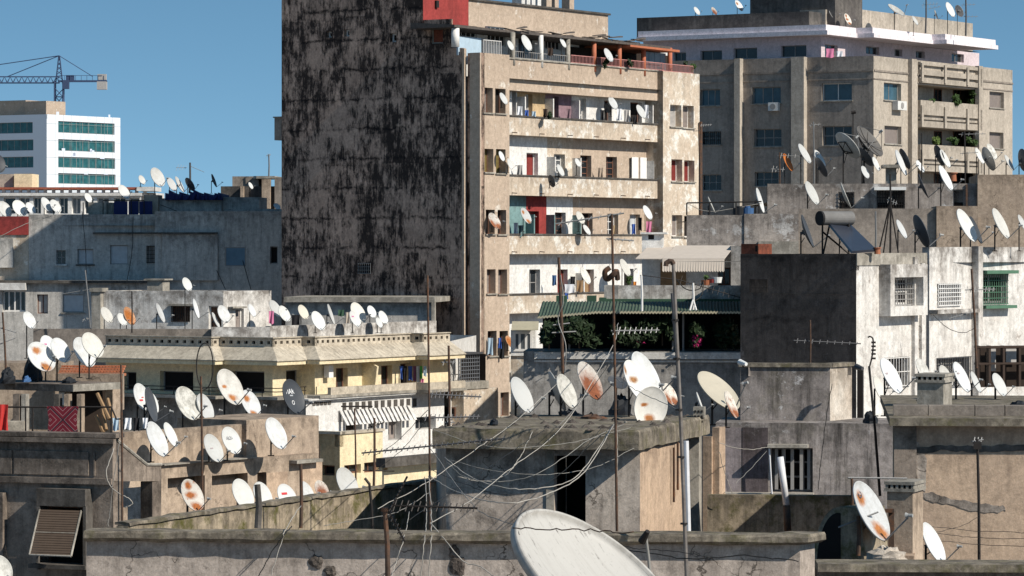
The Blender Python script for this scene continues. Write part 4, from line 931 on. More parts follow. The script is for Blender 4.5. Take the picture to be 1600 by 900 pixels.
# lower storeys in front
fr5=frs[5]; oo=fr5.p(0,0,.6); pxc=480; 
lowroot=Y
Bw=Frame(0,0,58,oo); uc=Bw.at(478); oc=Bw.p(uc,0)
Bw=Frame(0,0,58,oc); Bl=Frame(0,0,-32,oc); ztw=zy(621)
hw=[Bw.rect(*r) for r in ((540,661,564.5,676),(576,659,586,669.5),(606.5,655,627.5,688),(649,651,681,671))]
mb=MB(); wallmesh(mb,Bw,0,Bw.at(694),0,ztw,hw,rec=.35,cap=0); e=Bw.p(Bw.at(694),0); mb.quad(e,Vector((e.x,e.y,ztw)),Vector((e.x,e.y,ztw))-Bw.n*6,e-Bw.n*6); mb.build('lower_wall','white_wall',Y)
for i,h in enumerate(hw): window(Y,Bw,h,0,.35,'dark' if i in (0,1) else 'glass','frame_grey','dark_warm' if i<2 else 'shutter_taupe' if i==2 else 'glass_dark',cols=2)
mb=MB(); wallmesh(mb,Bl,Bl.at(150),0,0,ztw,[],cap=0); mb.build('lower_wall','blue_grey_wall',Y)  # blue-grey puts the shade on this left face into its colour
mb=MB(); Bw.box(mb,.1,Bw.at(694)-.1,zy(626),zy(624),.004,.12); Bw.box(mb,-.1,Bw.at(694),zy(623.5),zy(621),-.5,.2); mb.build('string_course','white_wall',Y)
mb=MB()
for k in range(12): u0,u1=Bw.at(535+k*10),Bw.at(535+k*10+5.2); z=Bw.z(540+k*10,642-k*.62); Bw.box(mb,u0,u1,z,z+.34,.004,.03)
build_each(mb,'vent_opening','concrete_dark',Y)
mb=MB()
for k in range(17): u0=Bw.at(529+k*6.6); u1=Bw.at(529+k*6.6+4.0); z1=Bw.z(530+k*6.6,641.5-k*.5); z0=z1-.58; mb.hexa([Bw.p(u0,z0,.42),Bw.p(u1,z0,.42),Bw.p(u1,z0,.38),Bw.p(u0,z0,.38),Bw.p(u0,z1,.06),Bw.p(u1,z1,.06),Bw.p(u1,z1,.01),Bw.p(u0,z1,.01)])
mb.build('louvre_hood','white_wall',Y)
mb=MB(); mb.quad(Bw.p(Bw.at(528),Bw.z(528,659),.02),Bw.p(Bw.at(641),Bw.z(641,652),.02),Bw.p(Bw.at(641),Bw.z(641,634),.02),Bw.p(Bw.at(528),Bw.z(528,642),.02)); mb.build('louvre_backing','shutter_grey',Y)
mb=MB()
for k in range(5): u=Bw.at(488+k*6); z=Bw.z(500,633); Bw.box(mb,u,u+.2,z,z+.3,.004,.03)
build_each(mb,'vent_opening','concrete_dark',Y)
# body + roof
a=pts[0]; b=pts[-1]; zr_=zy(541)
back=[Vector((a.x-2,a.y+28,0)),Vector((b.x+1,b.y+10,0))]
mb=MB(); pl=pts+[back[1],back[0]]; mb.add([Vector((p.x,p.y,zr_-.35)) for p in pl],[tuple(range(len(pl)))]); mb.build('roof','roof_grey',Y)
mb=MB(); mb.quad(back[0],pts[0],Vector((a.x,a.y,zr_)),Vector((back[0].x,back[0].y,zr_))); mb.quad(pts[-1],back[1],Vector((back[1].x,back[1].y,zr_)),Vector((b.x,b.y,zr_))); mb.quad(back[1],back[0],Vector((back[0].x,back[0].y,zr_)),Vector((back[1].x,back[1].y,zr_))); mb.build('rear_wall','white_wall',Y)
# steel balcony cage at the right end
K=Frame(717,148,-32); K2=Frame(717,148,58)
ua=K.at(677); ub=K2.at(748); z0,z1=K.z(717,597),K.z(717,555)
mb=MB(); K.box(mb,ua,.1,z0-.32,z0,-2.2,.1); mb.build('cage_slab','concrete_light',Y)
cg=MB(); 
for u in [ua*k/5 for k in range(6)]: K.box(cg,u-.02,u+.02,z0,z1,0,.04)
for u in [ub*k/9 for k in range(10)]: K2.box(cg,u-.016,u+.016,z0,z1,0,.03)
for k in range(8): z=z0+(z1-z0)*k/7; K2.box(cg,0,ub,z-.015,z+.015,.03,.05); 
for k in (0,2,7): z=z0+(z1-z0)*k/7; K.box(cg,ua,0,z-.02,z+.02,.04,.06)
cg.build('balcony_cage','cage_steel',Y)
mb=MB(); mb.hexa([K.p(ua-.1,z1+.02,.15),K.p(.15,z1+.02,.15),K2.p(ub+.1,z1+.02,.15),K.p(ua,z1+.02,-ub),K.p(ua-.1,z1+.07,.15),K.p(.15,z1+.07,.15),K2.p(ub+.1,z1+.1,.15),K.p(ua,z1+.1,-ub)]); mb.build('cage_roof','galv_dark',Y)
mb=MB(); K.box(mb,ua-.5,.05,0,z0-.33,-3,-.3); mb.build('cage_wall','tower_cream',Y)
for r in ((694,636,712,652),): 
    h=K.rect(*r,-.3); window(Y,K,h,-.28,.02,'dark','frame_brown','dark_in')
mb=MB(); mb.quad(K.p(ua,z0,-2.1),K.p(0,z0,-2.1),K.p(0,z1,-2.1),K.p(ua,z1,-2.1)); mb.build('cage_back','dark_warm',Y)
# ------------------------------------------------------------------ roof house on the cream house
Q = building('roof_house','small whitewashed house on the cream roof with barred reddish window',349,156)
BQ = Block(Q,349,156,-15,58,142,424,455,'white_grimy','white_grimy',[(268,478,297,503),(326,478,345,516)],[(368,482,381,516)],ph=.25,z0=12,recL=.2,recR=.2)
BQ.win('L',0,rec=.2,style='shutter',fm='frame_brown',pane='door_brown',grille=2,bars=9); BQ.win('L',1,rec=.2,style='door',fm='frame_white',pane='door_brown'); BQ.win('R',0,rec=.2,style='door',fm='frame_white',pane='shutter_taupe')
mb=MB(); BQ.fL.pbox(mb,263,475,303,478,.004,.3); BQ.fR.pbox(mb,364,479,386,481.5,.004,.3); mb.build('lintel','concrete_light',Q)
for (x0,x1,y,mt) in ((230,254,438,'concrete_light'),):
    mb=MB(); BQ.fL.box(mb,BQ.fL.at(x0,-1.5),BQ.fL.at(x1,-1.5),BQ.zt-.5,BQ.fL.z(x0,y,-1.5),-2.4,-1.5); BQ.fL.box(mb,BQ.fL.at(x0,-1.5)-.12,BQ.fL.at(x1,-1.5)+.12,BQ.fL.z(x0,y,-1.5)+.002,BQ.fL.z(x0,y-2.4,-1.5),-2.5,-1.4); mb.build('chimney',mt,Q)
mb=MB(); BQ.fL.box(mb,BQ.fL.at(143,.35),BQ.fL.at(157,.35),12,BQ.fL.z(150,456,.35),.004,.35); BQ.fL.box(mb,BQ.fL.at(140,.4),BQ.fL.at(160,.4),BQ.fL.z(150,456,.4)+.004,BQ.fL.z(150,450,.4),-.3,.42); mb.build('chimney','concrete_light',Q)
# low roof walls of the cream house
mb=MB(); g1=Frame(200,150,-4); wallmesh(mb,g1,g1.at(52),g1.at(330),13,g1.z(200,514),cap=.25); mb.build('roof_parapet','grey_stone',Y)
mb=MB(); g2=Frame(330,149.5,4); wallmesh(mb,g2,0.01,g2.at(422),13,g2.z(380,511),cap=.25); mb.build('roof_parapet','white_grimy',Y)
mb=MB(); g3=Frame(422,152,58); wallmesh(mb,g3,0,g3.at(682),13,g3.z(500,507),cap=.25); mb.build('roof_parapet','white_grimy',Y)
Z_ = building('link_building','low grey building with pale roof edge at the foot of the tower',560,171)
f=Frame(560,171,-8); mb=MB(); wallmesh(mb,f,f.at(446),f.at(680),0,f.z(560,473),cap=.2); mb.build('wall','shade_wall',Z_)
mb=MB(); f.box(mb,f.at(446),f.at(681),f.z(560,472),f.z(560,464),-5,.35); mb.build('roof_edge','concrete_light',Z_)
mb=MB(); f.box(mb,f.at(676),f.at(681),0,f.z(678,472),.004,.35); mb.build('pier','concrete_light',Z_)
# ================================================================== left terraces
T1 = building('terrace_shelter','open concrete roof shelter with flat slab carrying white dishes',113,92)
BS=Frame(113,92,-32); BS2=Frame(113,92,58); zs1=BS.z(113,601); zs0=BS.z(113,612)
mb=MB(); dS=BS2.at(188); BS.box(mb,BS.at(-60),0,zs0,zs1,-dS,0); mb.build('slab','sooty_concrete',T1)
mb=MB(); BS2.box(mb,.003,BS2.at(188),zs0+.002,zs1+.001,.002,.03); mb.build('slab_edge','concrete_light',T1)  # paler overlay puts the sun on the right edge into the colour
mb=MB(); BS.box(mb,BS.at(-70,-4),-2.6,0,zs0-.01,-4.6,-4); mb.build('back_wall','sooty_concrete',T1)
mb=MB(); BS2.box(mb,BS2.at(176,-.3),BS2.at(188,-.3),0,zs0-.003,-.8,-.3); mb.build('brick_pier','tan_wall',T1)
for a,b,mt in ((20,30,'sooty_concrete'),(33,40,'concrete_light'),(84,92,'concrete_dark'),(100,107,'tan_wall'),(120,127,'tan_wall')):
    mb=MB(); k=Frame(a,90.5,-10); k.box(mb,0,k.at(b),0,zs0-.004,-.3,0); mb.build('post',mt,T1)
mb=MB(); k=Frame(92,93,-10); k.box(mb,0,k.at(108),0,zs0-.004,-.1,0); mb.build('partition','tan_wall',T1); window(T1,k,k.rect(93,613,101,633),.06,.05,'glass','frame_white','glass_grey',cols=1)
mb=MB(); k=Frame(150,94,10); k.box(mb,k.at(108),k.at(178),0,zs0-.004,-.1,0); mb.build('inner_wall','dark_warm',T1)
mb=MB(); k=Frame(0,88,-6); k.pbox(mb,-10,658,38,690,-.2,0); mb.build('low_wall','parapet_stone',T1)
mb=MB(); k=Frame(150,92.2,-10); 
for (x0,y0,x1,y1) in ((152,615,171,655),(160,640,166,672),(168,623,178,660),(150,650,162,676)): mb.tube([W(x0,y0,91),W(x1,y1,90.6)],.05,6)
o=mb.build('timber_stack','wood',None,'old timber planks leaning inside the roof shelter',cat='timber',loc=W(160,680,91))
mb=MB(); k=Frame(130,96,-4); 
random.seed(2)
for i in range(4):
    for x in range(20): 
        u0=k.at(92+x*5); z=k.z(130,582-i*3.4); k.box(mb,u0,u0+.075,z-.05,z+.0,-.1+i*-.15,.12-i*.15)
k.box(mb,k.at(92),k.at(191),k.z(140,588),k.z(140,584),-.6,.0); mb.build('tiled_ridge','tile_orange',T1)
mb=MB(); k=Frame(0,97,-3); k.pbox(mb,-20,567,95,690,-2,0); mb.build('rear_room','tan_wall',T1)
mb=MB(); k=Frame(130,95.4,-4); k.pbox(mb,86,584,192,640,-.2,0); mb.build('rear_wall','tan_wall',T1)
# front-left sooty house
G = building('sooty_house','soot stained grey house with a lattice blind pushed out of its window',176,72)
GL=Frame(176,72,-20); zg=GL.z(100,683)
hg=[GL.rect(62,792,129,888)]
mb=MB(); wallmesh(mb,GL,GL.at(-80),0,0,zg,hg,rec=.5,cap=.3,zin=zg-1); mb.build('front_wall','sooty_concrete',G)
mb=MB(); GL.box(mb,GL.at(-80),.08,GL.z(100,691),GL.z(100,684),.004,.14); GL.box(mb,GL.at(-80),.1,zg+.004,GL.z(100,676),-.36,.06); mb.build('cornice','sooty_concrete',G)
mb=MB(); GL.box(mb,GL.at(-80),GL.at(174,.1),GL.z(100,755),GL.z(100,746),.004,.12); mb.build('string_course','sooty_concrete',G)
mb=MB()
for a,b in ((-20,18),(22,138),(146,148)): GL.box(mb,GL.at(a,.04),GL.at(b,.04),GL.z(100,742),GL.z(100,705),.004,.04)
build_each(mb,'raised_panel','sooty_concrete',G)
mb=MB(); GL.pbox(mb,57,764,133,791,.004,.32); GL.pbox(mb,130,791,134,890,.004,.32); GL.pbox(mb,57,791,62,800,.004,.32); GL.pbox(mb,57,800,60,890,.004,.12); mb.build('window_surround','concrete_dark',G)
wn=window(G,GL,hg[0],0,.45,'dark','frame_brown','dark_in')
def lattice():
    mb=MB(); a=GL.p(GL.at(62,.3),GL.z(95,797,.3),.3); b=GL.p(GL.at(127,.3),GL.z(95,797,.3),.3); c=GL.p(GL.at(111,1.0),GL.z(80,868,1.0),1.0); d=GL.p(GL.at(46,1.0),GL.z(80,868,1.0),1.0)
    n=19
    for i in range(n):
        t0=i/n; t1=t0+.72/n; p=a.lerp(d,t0); q=b.lerp(c,t0); p1=a.lerp(d,t1); q1=b.lerp(c,t1); o_=Vector((0,-.012,-.004)); mb.hexa([p,q,q1,p1,p+o_,q+o_,q1+o_,p1+o_])
    bl=mb.build('lattice_blind','shutter_brown',wn); mb=MB().tube([a,d],.022,6).tube([d,c],.022,6).tube([b,c],.022,6).tube([a.lerp(d,.5),b.lerp(c,.5)],.012,5); mb.build('blind_frame','concrete_light',wn)
lattice()
mb=MB(); GL.pbox(mb,44,883,133,889,-.1,.5); mb.build('window_sill','concrete_dark',G)
mb=MB(); GL.pbox(mb,-20,770,4,900,.004,.2); mb.build('side_pilaster','sooty_concrete',G)
GR=Frame(176,72,60); u=GR.at(252); u2=GR.at(232)
mb=MB(); v=[GR.p(0,GR.z(176,690)),GR.p(u2*.12,GR.z(180,690)),GR.p(u2*.95,GR.z(230,728)),GR.p(u,GR.z(250,728)),GR.p(u,GR.z(250,752)),GR.p(0,GR.z(176,752))]
dn=-GR.n*.25; mb.add(v+[x+dn for x in v],[(5,4,3,2,1,0)]+[(i,(i+1)%6,6+(i+1)%6,6+i) for i in range(6)]+[(6,7,8,9,10,11)]); mb.build('stair_parapet','sooty_concrete',G)
mb=MB(); GR.box(mb,0.02,GR.at(190),0,GR.z(183,752)-.004,-.3,0); GR.box(mb,GR.at(238),u,0,GR.z(245,752)-.004,-.3,0); build_each(mb,'stair_pier','sooty_concrete',G)
mb=MB().tube([v[1]+Vector((0,0,.03)),v[2]+Vector((0,0,.03)),v[3]+Vector((0,0,.03))],.035,6); mb.build('stair_coping','concrete_light',G)
mb=MB(); GR.box(mb,.3,u+1,0,GR.z(215,806),-2.2,-1.6); mb.build('stair_low_wall','tan_wall',G)
mb=MB(); GR.box(mb,.1,u+.4,0,GR.z(215,745),-4,-3.5); mb.build('stair_back','dark_warm',G)
mb=MB(); a=GL.p(GL.at(-80),zg-1,-.3); b=GL.p(0,zg-1,-.3); mb.quad(a,b,b+Vector((-2.2,12,0)),a+Vector((0,12,0))); mb.build('roof','roof_grey',G)
# railing with the carpet on the sooty house
def shelter_rail(o=None):
    mb=MB(); D=79; z=lambda py: CZ-(py-HY)/F*D
    X=lambda px:(px-CX)/F*D
    mb.tube([(X(-30),D,z(636)),(X(174),D,z(636))],.022,6); mb.tube([(X(174),D,z(636)),(X(182),D,z(655)),(X(192),D+.3,z(655))],.02,6)
    for px in (-20,40,51,126,174): mb.tube([(X(px),D,z(690)),(X(px),D,z(636))],.02,6)
    mb.build('railing','iron',G)
shelter_rail()
# ------------------------------------------------------------------ beige terrace with the big dish row
N = building('terrace_house','tan terrace house with pillared openings under a plain parapet wall',250,84)
NF=Frame(250,84,56); ua,ub=NF.at(190),NF.at(497)
zt_=NF.z(300,664)
mb=MB(); 
hN=[NF.rect(262,745,320,900),NF.rect(331,741,387,900),NF.rect(402,738,416,900)]
wallmesh(mb,NF,NF.at(252),NF.at(498),0,NF.z(320,722),[(*h[:2],0.02,h[3]) for h in hN],rec=.35,cap=.35); mb.build('pillared_wall','tan_wall',N)
mb=MB(); wallmesh(mb,NF,NF.at(186,-.35),NF.at(385,-.35),NF.z(320,722)-.5,NF.z(300,670),d=-.35,cap=.2); mb.build('parapet_wall','tan_wall',N)
mb=MB(); NF.box(mb,NF.at(385,-.2),NF.at(498,-.2),NF.z(440,716),NF.z(440,654),-2.4,-.2); mb.build('stair_house','tan_wall',N)
mb=MB(); NF.box(mb,NF.at(464,.25),NF.at(505,.25),NF.z(480,722),NF.z(480,717),.004,.25); NF.box(mb,NF.at(252),NF.at(396),NF.z(320,722)+.003,NF.z(320,720.3),-.3,.1); mb.build('ledge','concrete_light',N)
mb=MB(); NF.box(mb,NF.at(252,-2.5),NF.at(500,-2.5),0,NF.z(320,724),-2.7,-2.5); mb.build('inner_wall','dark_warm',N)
mb=MB(); NF.box(mb,NF.at(416,.02),NF.at(449,.02),0,NF.z(430,738),.004,.03); NF.box(mb,NF.at(470,.02),NF.at(503,.02),0,NF.z(430,724),.004,.03); build_each(mb,'render_panel','peach_wall',N)
mb=MB(); a=NF.p(NF.at(190,-.5),zt_-.9,-.55); b=NF.p(NF.at(498,-.5),zt_-.9,-.55); mb.quad(a,b,b+Vector((-6,10,0)),a+Vector((-6,10,0))); mb.build('roof','roof_grey',N)
mb=MB(); e=NF.p(NF.at(498),0); mb.quad(e,Vector((e.x,e.y,NF.z(480,720))),Vector((e.x-5,e.y+8,NF.z(480,720))),Vector((e.x-5,e.y+8,0))); mb.build('rear_wall','tan_wall',N)
# small yellow house
X_ = building('yellow_house','small plain yellow house between the terrace and the concrete hut',531,112)
BX=Block(X_,531,112,-32,58,496,598,679,'ochre_wall','cream_yellow',[(503,727,523,743)],[(538,726,564,740),(569,722,594,738)],ph=.4,recL=.2,recR=.2,capm='parapet_stone')  # ochre left wall puts shade into the yellow house's colour
BX.win('L',0,rec=.2,style='dark',pane='dark_in',fm='frame_brown'); BX.win('R',0,rec=.2,style='glass',pane='glass_dark',fm='frame_brown'); BX.win('R',1,rec=.2,style='glass',pane='glass_dark',fm='frame_brown')
BX2=Block(X_,600,108,-32,58,597,712,720,'cream_yellow','cream_yellow',[],[],ph=.3)
mb=MB(); BX2.fR.pbox(mb,602,712,700,726,.004,.35); mb.build('ledge','concrete_dark',X_)
# ------------------------------------------------------------------ mossy diagonal wall + front parapet
V_ = building('mossy_wall','mossy concrete parapet wall running back behind the front roof edge',450,64,cat='wall')
VF=Frame(200,58,66); mb=MB(); wallmesh(mb,VF,0,VF.at(692),0,VF.z(200,822),cap=.22,zin=0); mb.build('wall','mossy_wall',V_)
mb=MB(); zv=VF.z(200,822); jsweep(mb,[VF.p(0,0),VF.p(VF.at(692),0)],[(-.26,zv+.012),(.04,zv+.012),(.03,zv+.06),(-.1,zv+.075),(-.25,zv+.06)],.3,.009); mb.build('coping','slab_moss',V_)
E_ = building('front_house','nearest grey house front with a dark mossy cornice along its roof edge',700,48.5)
EF=Frame(135,49.2,-4); ue=EF.at(1250); ze=EF.z(135,845)
mb=MB(); wallmesh(mb,EF,0,ue,0,ze,cap=.3,zin=ze-.7); mb.build('front_wall','front_concrete',E_)
EG=Frame(0,0,62,EF.p(ue,0)); ug=EG.at(1273); mb=MB(); wallmesh(mb,EG,0,ug,0,ze,cap=.3,zin=ze-.7); mb.build('side_wall','front_concrete',E_)
zc=EF.z(135,828)
mb=MB(); pe=[EF.p(-.01,0),EF.p(ue,0),EG.p(ug,0)]
jsweep(mb,pe,[(-.32,ze+.002),(.10,ze+.002),(.17,ze+.05),(.17,zc-.03),(.15,zc),(-.32,zc)]); mb.build('cornice','slab_moss',E_)
mb=MB(); a=EF.p(0,ze-.7,-.3); b=EF.p(ue,ze-.7,-.3); mb.quad(a,b,b+Vector((0,9,0)),a+Vector((-.95,9,0))); mb.build('roof','roof_grey',E_)
mb=MB(); q9=Vector((-.95,9,0)); mb.quad(EF.p(0,0),EF.p(0,ze-.75),EF.p(0,ze-.75)+q9,EF.p(0,0)+q9); mb.build('side_wall','front_concrete',E_)
random.seed(8)
for (px,py,sx,sy) in ((494,878,.11,.1),(516,892,.09,.09),(710,862,.08,.1),(716,884,.12,.14)):
    mb=MB()
    u=EF.at(px); z=EF.z(px,py)
    vs_=[EF.p(u,z,.03)]; n=14
    for rr,d in ((.55,.035),(1,.004)):
        for k in range(n): a=2*math.pi*k/n; q=random.uniform(.75,1.15)*rr; vs_.append(EF.p(u+math.cos(a)*sx*q,z+math.sin(a)*sy*q,d+random.uniform(0,.012)))
    fs=[(0,1+k,1+(k+1)%n) for k in range(n)]+[(1+k,1+n+k,1+n+(k+1)%n,1+(k+1)%n) for k in range(n)]
    mb.add(vs_,fs); mb.build('broken_render','rubble',E_)
# ================================================================== concrete hut in the middle
A_ = building('roof_hut','grey concrete roof hut with dark doorway under a thick mossy slab',1000,62)
AF=Frame(1000,62,-9); AG=Frame(1000,62,74)
u0=AF.at(697); zst=AF.z(1000,671); zsb=AF.z(1000,700)
hd=[AF.rect(866,712,915,900)]
mb=MB(); wallmesh(mb,AF,u0,0,0,zsb-.002,[(hd[0][0],hd[0][1],.02,hd[0][3])],rec=.35,cap=0); mb.build('front_wall','grey_hut',A_)
mb=MB(); h=hd[0]; AF.box(mb,h[0],h[1],0,h[3],-1.6,-1.5); AF.box(mb,h[0]-.05,h[0]-.003,0,h[3],-1.5,-.352); AF.box(mb,h[1]+.003,h[1]+.05,0,h[3],-1.5,-.352); AF.box(mb,h[0],h[1],h[3]+.003,h[3]+.05,-1.5,-.352); mb.build('doorway','dark_in',A_)
mb=MB(); AF.box(mb,h[0]-.14,h[0]-.004,0,h[3]+.1,.004,.03); mb.build('door_jamb','concrete_light',A_)
ugx=AG.at(1068); mb=MB(); wallmesh(mb,AG,0,ugx,0,zsb-.002,cap=0); mb.build('side_wall','peach_wall',A_)
mb=MB(); a=AF.p(u0,0); mb.quad(a,a+Vector((-.3,6,0)),a+Vector((-.3,6,zsb)),a+Vector((0,0,zsb))); mb.build('side_wall','grey_hut',A_)
SL=Frame(996,61.6,-9); SR=Frame(996,61.6,74); us0=SL.at(676); us1=SR.at(1106)
a=SL.p(us0,0); b=SL.p(0,0); c=SR.p(us1,0); d=a+(c-b)
mb=MB(); ins=Vector((0,0,0))
mb.hexa([Vector((p.x,p.y,zsb)) for p in (a,b,c,d)]+[Vector((p.x,p.y,zst)) for p in (a,b,c,d)])
jsweep(mb,[a,b,c],[(-.3,zsb-.012),(.03,zsb-.012),(.035,zsb+.1),(.03,zst-.04),(-.0,zst+.015),(-.3,zst+.015)],.28,.009); mb.build('slab','slab_moss',A_)
random.seed(21); mb=MB()
for k in range(70):
    t,s_=random.random(),random.random()**1.3; p=a.lerp(b,t)+(d-a)*s_; r_=random.uniform(.03,.12)
    vs_=[]; 
    for q in range(6): an=q*math.pi/3; vs_.append((p.x+math.cos(an)*r_*random.uniform(.7,1.2),p.y+math.sin(an)*r_,zst))
    vs_.append((p.x,p.y,zst+r_*random.uniform(.3,.8))); mb.add(vs_,[(q,(q+1)%6,6) for q in range(6)])
o=mb.build('roof_rubble','rubble',None,'rubble and dirt scattered on the mossy slab of the concrete hut',cat='rubble',kind='stuff',loc=W(850,660,66))
mb=MB(); k=Frame(1076,67,-9); k.box(mb,0,k.at(1092),0,k.z(1084,655),-.5,0); mb.build('brick_pier','concrete_light',A_)
mb=MB(); k=Frame(1098,68,-20); k.box(mb,0,k.at(1112),0,k.z(1105,682),-.4,0); k2=Frame(1113,68,-20); k2.box(mb,0,k2.at(1124),0,k2.z(1118,668),-.4,0); build_each(mb,'side_pilaster','peach_wall',A_)
mb=MB()
for x,y0,y1 in ((1053,698,783),(1059,690,764)): p=AG.at(x,.06); mb.tube([AG.p(p,AG.z(x,y1),.06),AG.p(p,AG.z(x,y0),.06)],.025,6)
build_each(mb,'rust_pipe','rust_pipe',A_,12)
mb=MB().tube([W(1072,689,60),W(1075.5,830,60)],.045,8); mb.build('drain_pipe','pipe_white',A_)
mb=MB(); k=Frame(1083,66.3,-9); 
k.box(mb,0,k.at(1100),zst,k.z(1090,636),-.3,0); mb.build('vent_stack','concrete_light',A_)
mb=MB(); 
for i in range(3):
    for j in range(3): x=1085+i*5.2; y=641+j*8; k.pbox(mb,x,y,x+2.6,y+3.5,.004,.012)
build_each(mb,'vent_opening','dark_in',A_)
# ================================================================== veranda restaurant house
V = building('veranda_house','white house with green roofed veranda full of plants below beige awnings',1000,120)
VF_=Frame(1000,119,-3); z=lambda py,px=1000,d=0: VF_.z(px,py,d)
mb=MB(); wallmesh(mb,VF_,VF_.at(818),VF_.at(1162),0,z(549),cap=3.5,zin=0); mb.build('terrace_wall','blue_grey_wall',V)  # white wall in shade; the shade is put into the blue-grey colour
mb=MB(); VF_.box(mb,VF_.at(835),VF_.at(1162),z(561),z(550.5),.004,.12); VF_.box(mb,VF_.at(835),VF_.at(1162),z(566),z(563),.004,.05); build_each(mb,'string_course','white_wall',V)  # white sill band; the sunlit strip is put into its colour
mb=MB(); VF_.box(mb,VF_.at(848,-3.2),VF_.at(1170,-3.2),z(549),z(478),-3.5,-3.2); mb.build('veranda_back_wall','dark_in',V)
mb=MB(); 
for x in (888,1050,1066): VF_.box(mb,VF_.at(x,-.2),VF_.at(x+3,-.2),z(549),z(489),-.3,-.2)
build_each(mb,'veranda_post','frame_grey',V)
def canopy(mb,n=62):
    x0,x1=840,1160
    for i in range(n):
        pa=x0+(x1-x0)*i/n; pb=x0+(x1-x0)*(i+1)/n; w_=.04
        ua,ub=VF_.at(pa,.5),VF_.at(pb,.5); um=(ua+ub)/2
        fa=z(487.5+ (8*(1-min(1,(pa-x0)/90))),1000,.5); za=fa; zb=z(472,1000,-3)
        for (u_,v_,p0,p1) in ((ua,um,0,w_),(um,ub,w_,0)):
            mb.quad(VF_.p(u_,za+p0,.5),VF_.p(v_,za+p1,.5),VF_.p(v_,zb+p1,-3.1),VF_.p(u_,zb+p0,-3.1))
            mb.quad(VF_.p(u_,za+p0-.02,.5),VF_.p(u_,zb+p0-.02,-3.1),VF_.p(v_,zb+p1-.02,-3.1),VF_.p(v_,za+p1-.02,.5))
    return mb
canopy(MB()).build('veranda_roof','green_sheet',V)
mb=MB()
n=62
for i in range(n):
    pa=840+320*i/n; pb=840+320*(i+.5)/n; pc=840+320*(i+1)/n; s_=8*(1-min(1,(pa-840)/90)); za=z(487.5+s_,1000,.52)
    mb.quad(VF_.p(VF_.at(pa,.52),za-.07,.52),VF_.p(VF_.at(pb,.52),za-.03,.52),VF_.p(VF_.at(pb,.52),za+.04,.52),VF_.p(VF_.at(pa,.52),za,.52)); mb.quad(VF_.p(VF_.at(pb,.52),za-.03,.52),VF_.p(VF_.at(pc,.52),za-.07,.52),VF_.p(VF_.at(pc,.52),za,.52),VF_.p(VF_.at(pb,.52),za+.04,.52))
mb.build('roof_edge_trim','canopy_edge',V)
# upper terrace
TG=Frame(1000,125,-3); zt2_=lambda py,d=0: TG.z(1050,py,d)
mb=MB(); wallmesh(mb,TG,TG.at(966),TG.at(1162),0,zt2_(446),cap=.25,zin=0); mb.build('upper_parapet','white_grimy',V)
mb=MB(); TG.box(mb,TG.at(944,.1),TG.at(966,.1),0,zt2_(446),-1.5,.1); mb.build('parapet_pier','shade_wall',V)
mb=MB(); TG.box(mb,TG.at(940,.15),TG.at(1162,.15),0,zt2_(467),.004,.15); mb.build('green_dado','green_paint',V)
for x0,x1,y in ((869,885,462),(917,931,462),(936,947,465)):
    mb=MB(); TG.box(mb,TG.at(x0,.5),TG.at(x1,.5),zt2_(482),zt2_(y),-.4,.5); mb.build('green_box','green_paint',V)
HB=Frame(1050,131,-3); zh=lambda py,d=0: HB.z(1050,py,d)
mb=MB(); hh=[HB.rect(1122,418,1150,446)]; wallmesh(mb,HB,HB.at(1003),HB.at(1160),zh(470),zh(386),hh,rec=.3,cap=0); mb.build('upper_wall','white_wall',V); window(V,HB,hh[0],0,.3,'glass','frame_brown','glass_dark',cols=3,rows=1)
mb=MB(); HB.box(mb,HB.at(1032,.06),HB.at(1072,.06),zh(450),zh(410),.004,.06); mb.build('straw_screen','wood',V)
mb=MB(); HB.box(mb,HB.at(1142,1.2),HB.at(1160,1.2),zh(455),zh(384),.004,1.2); mb.build('side_wall','blue_grey_wall',V)
mb=MB(); HB.box(mb,HB.at(1003,.3),HB.at(1036,.3),zh(400),zh(366),-3,.3); HB.box(mb,HB.at(1001,.3),HB.at(1042,.3),zh(366)+.003,zh(363),-3.2,.45); mb.build('white_hut','white_wall',V)
mb=MB(); HB.pbox(mb,1013,367,1022,374,.304,.31); mb.build('hut_opening','dark_in',V)
def awning(x0t,x1t,x0b,x1b,yt,yb,dp,scal,lab):
    mb=MB(); a,b=HB.at(x0t,.05),HB.at(x1t,.05); c,d=HB.at(x0b,dp),HB.at(x1b,dp); z1=zh(yt,.05); z0=zh(yb,dp); t=.025
    mb.hexa([HB.p(c,z0,dp),HB.p(d,z0,dp),HB.p(b,z1,.05),HB.p(a,z1,.05),HB.p(c,z0+t,dp),HB.p(d,z0+t,dp),HB.p(b,z1+t,.05),HB.p(a,z1+t,.05)])
    if scal:
        n=24
        for i in range(n):
            p=c+(d-c)*i/n; q=c+(d-c)*(i+.5)/n; r_=c+(d-c)*(i+1)/n; y0=z0; 
            L1=.42; L2=.47
            mb.quad(HB.p(p,y0-L1,dp+.12),HB.p(q,y0-L2,dp+.12),HB.p(q,y0,dp+.003),HB.p(p,y0,dp+.003)); mb.quad(HB.p(q,y0-L2,dp+.12),HB.p(r_,y0-L1,dp+.12),HB.p(r_,y0,dp+.003),HB.p(q,y0,dp+.003))
    return mb.build('awning','canvas',V)
awning(1012,1052,993,1037,386.5,405,2.6,False,''); awning(1056,1148,1035,1132,384.5,405,3.0,True,'')
mb=MB()
for x in (1018,1084): pass
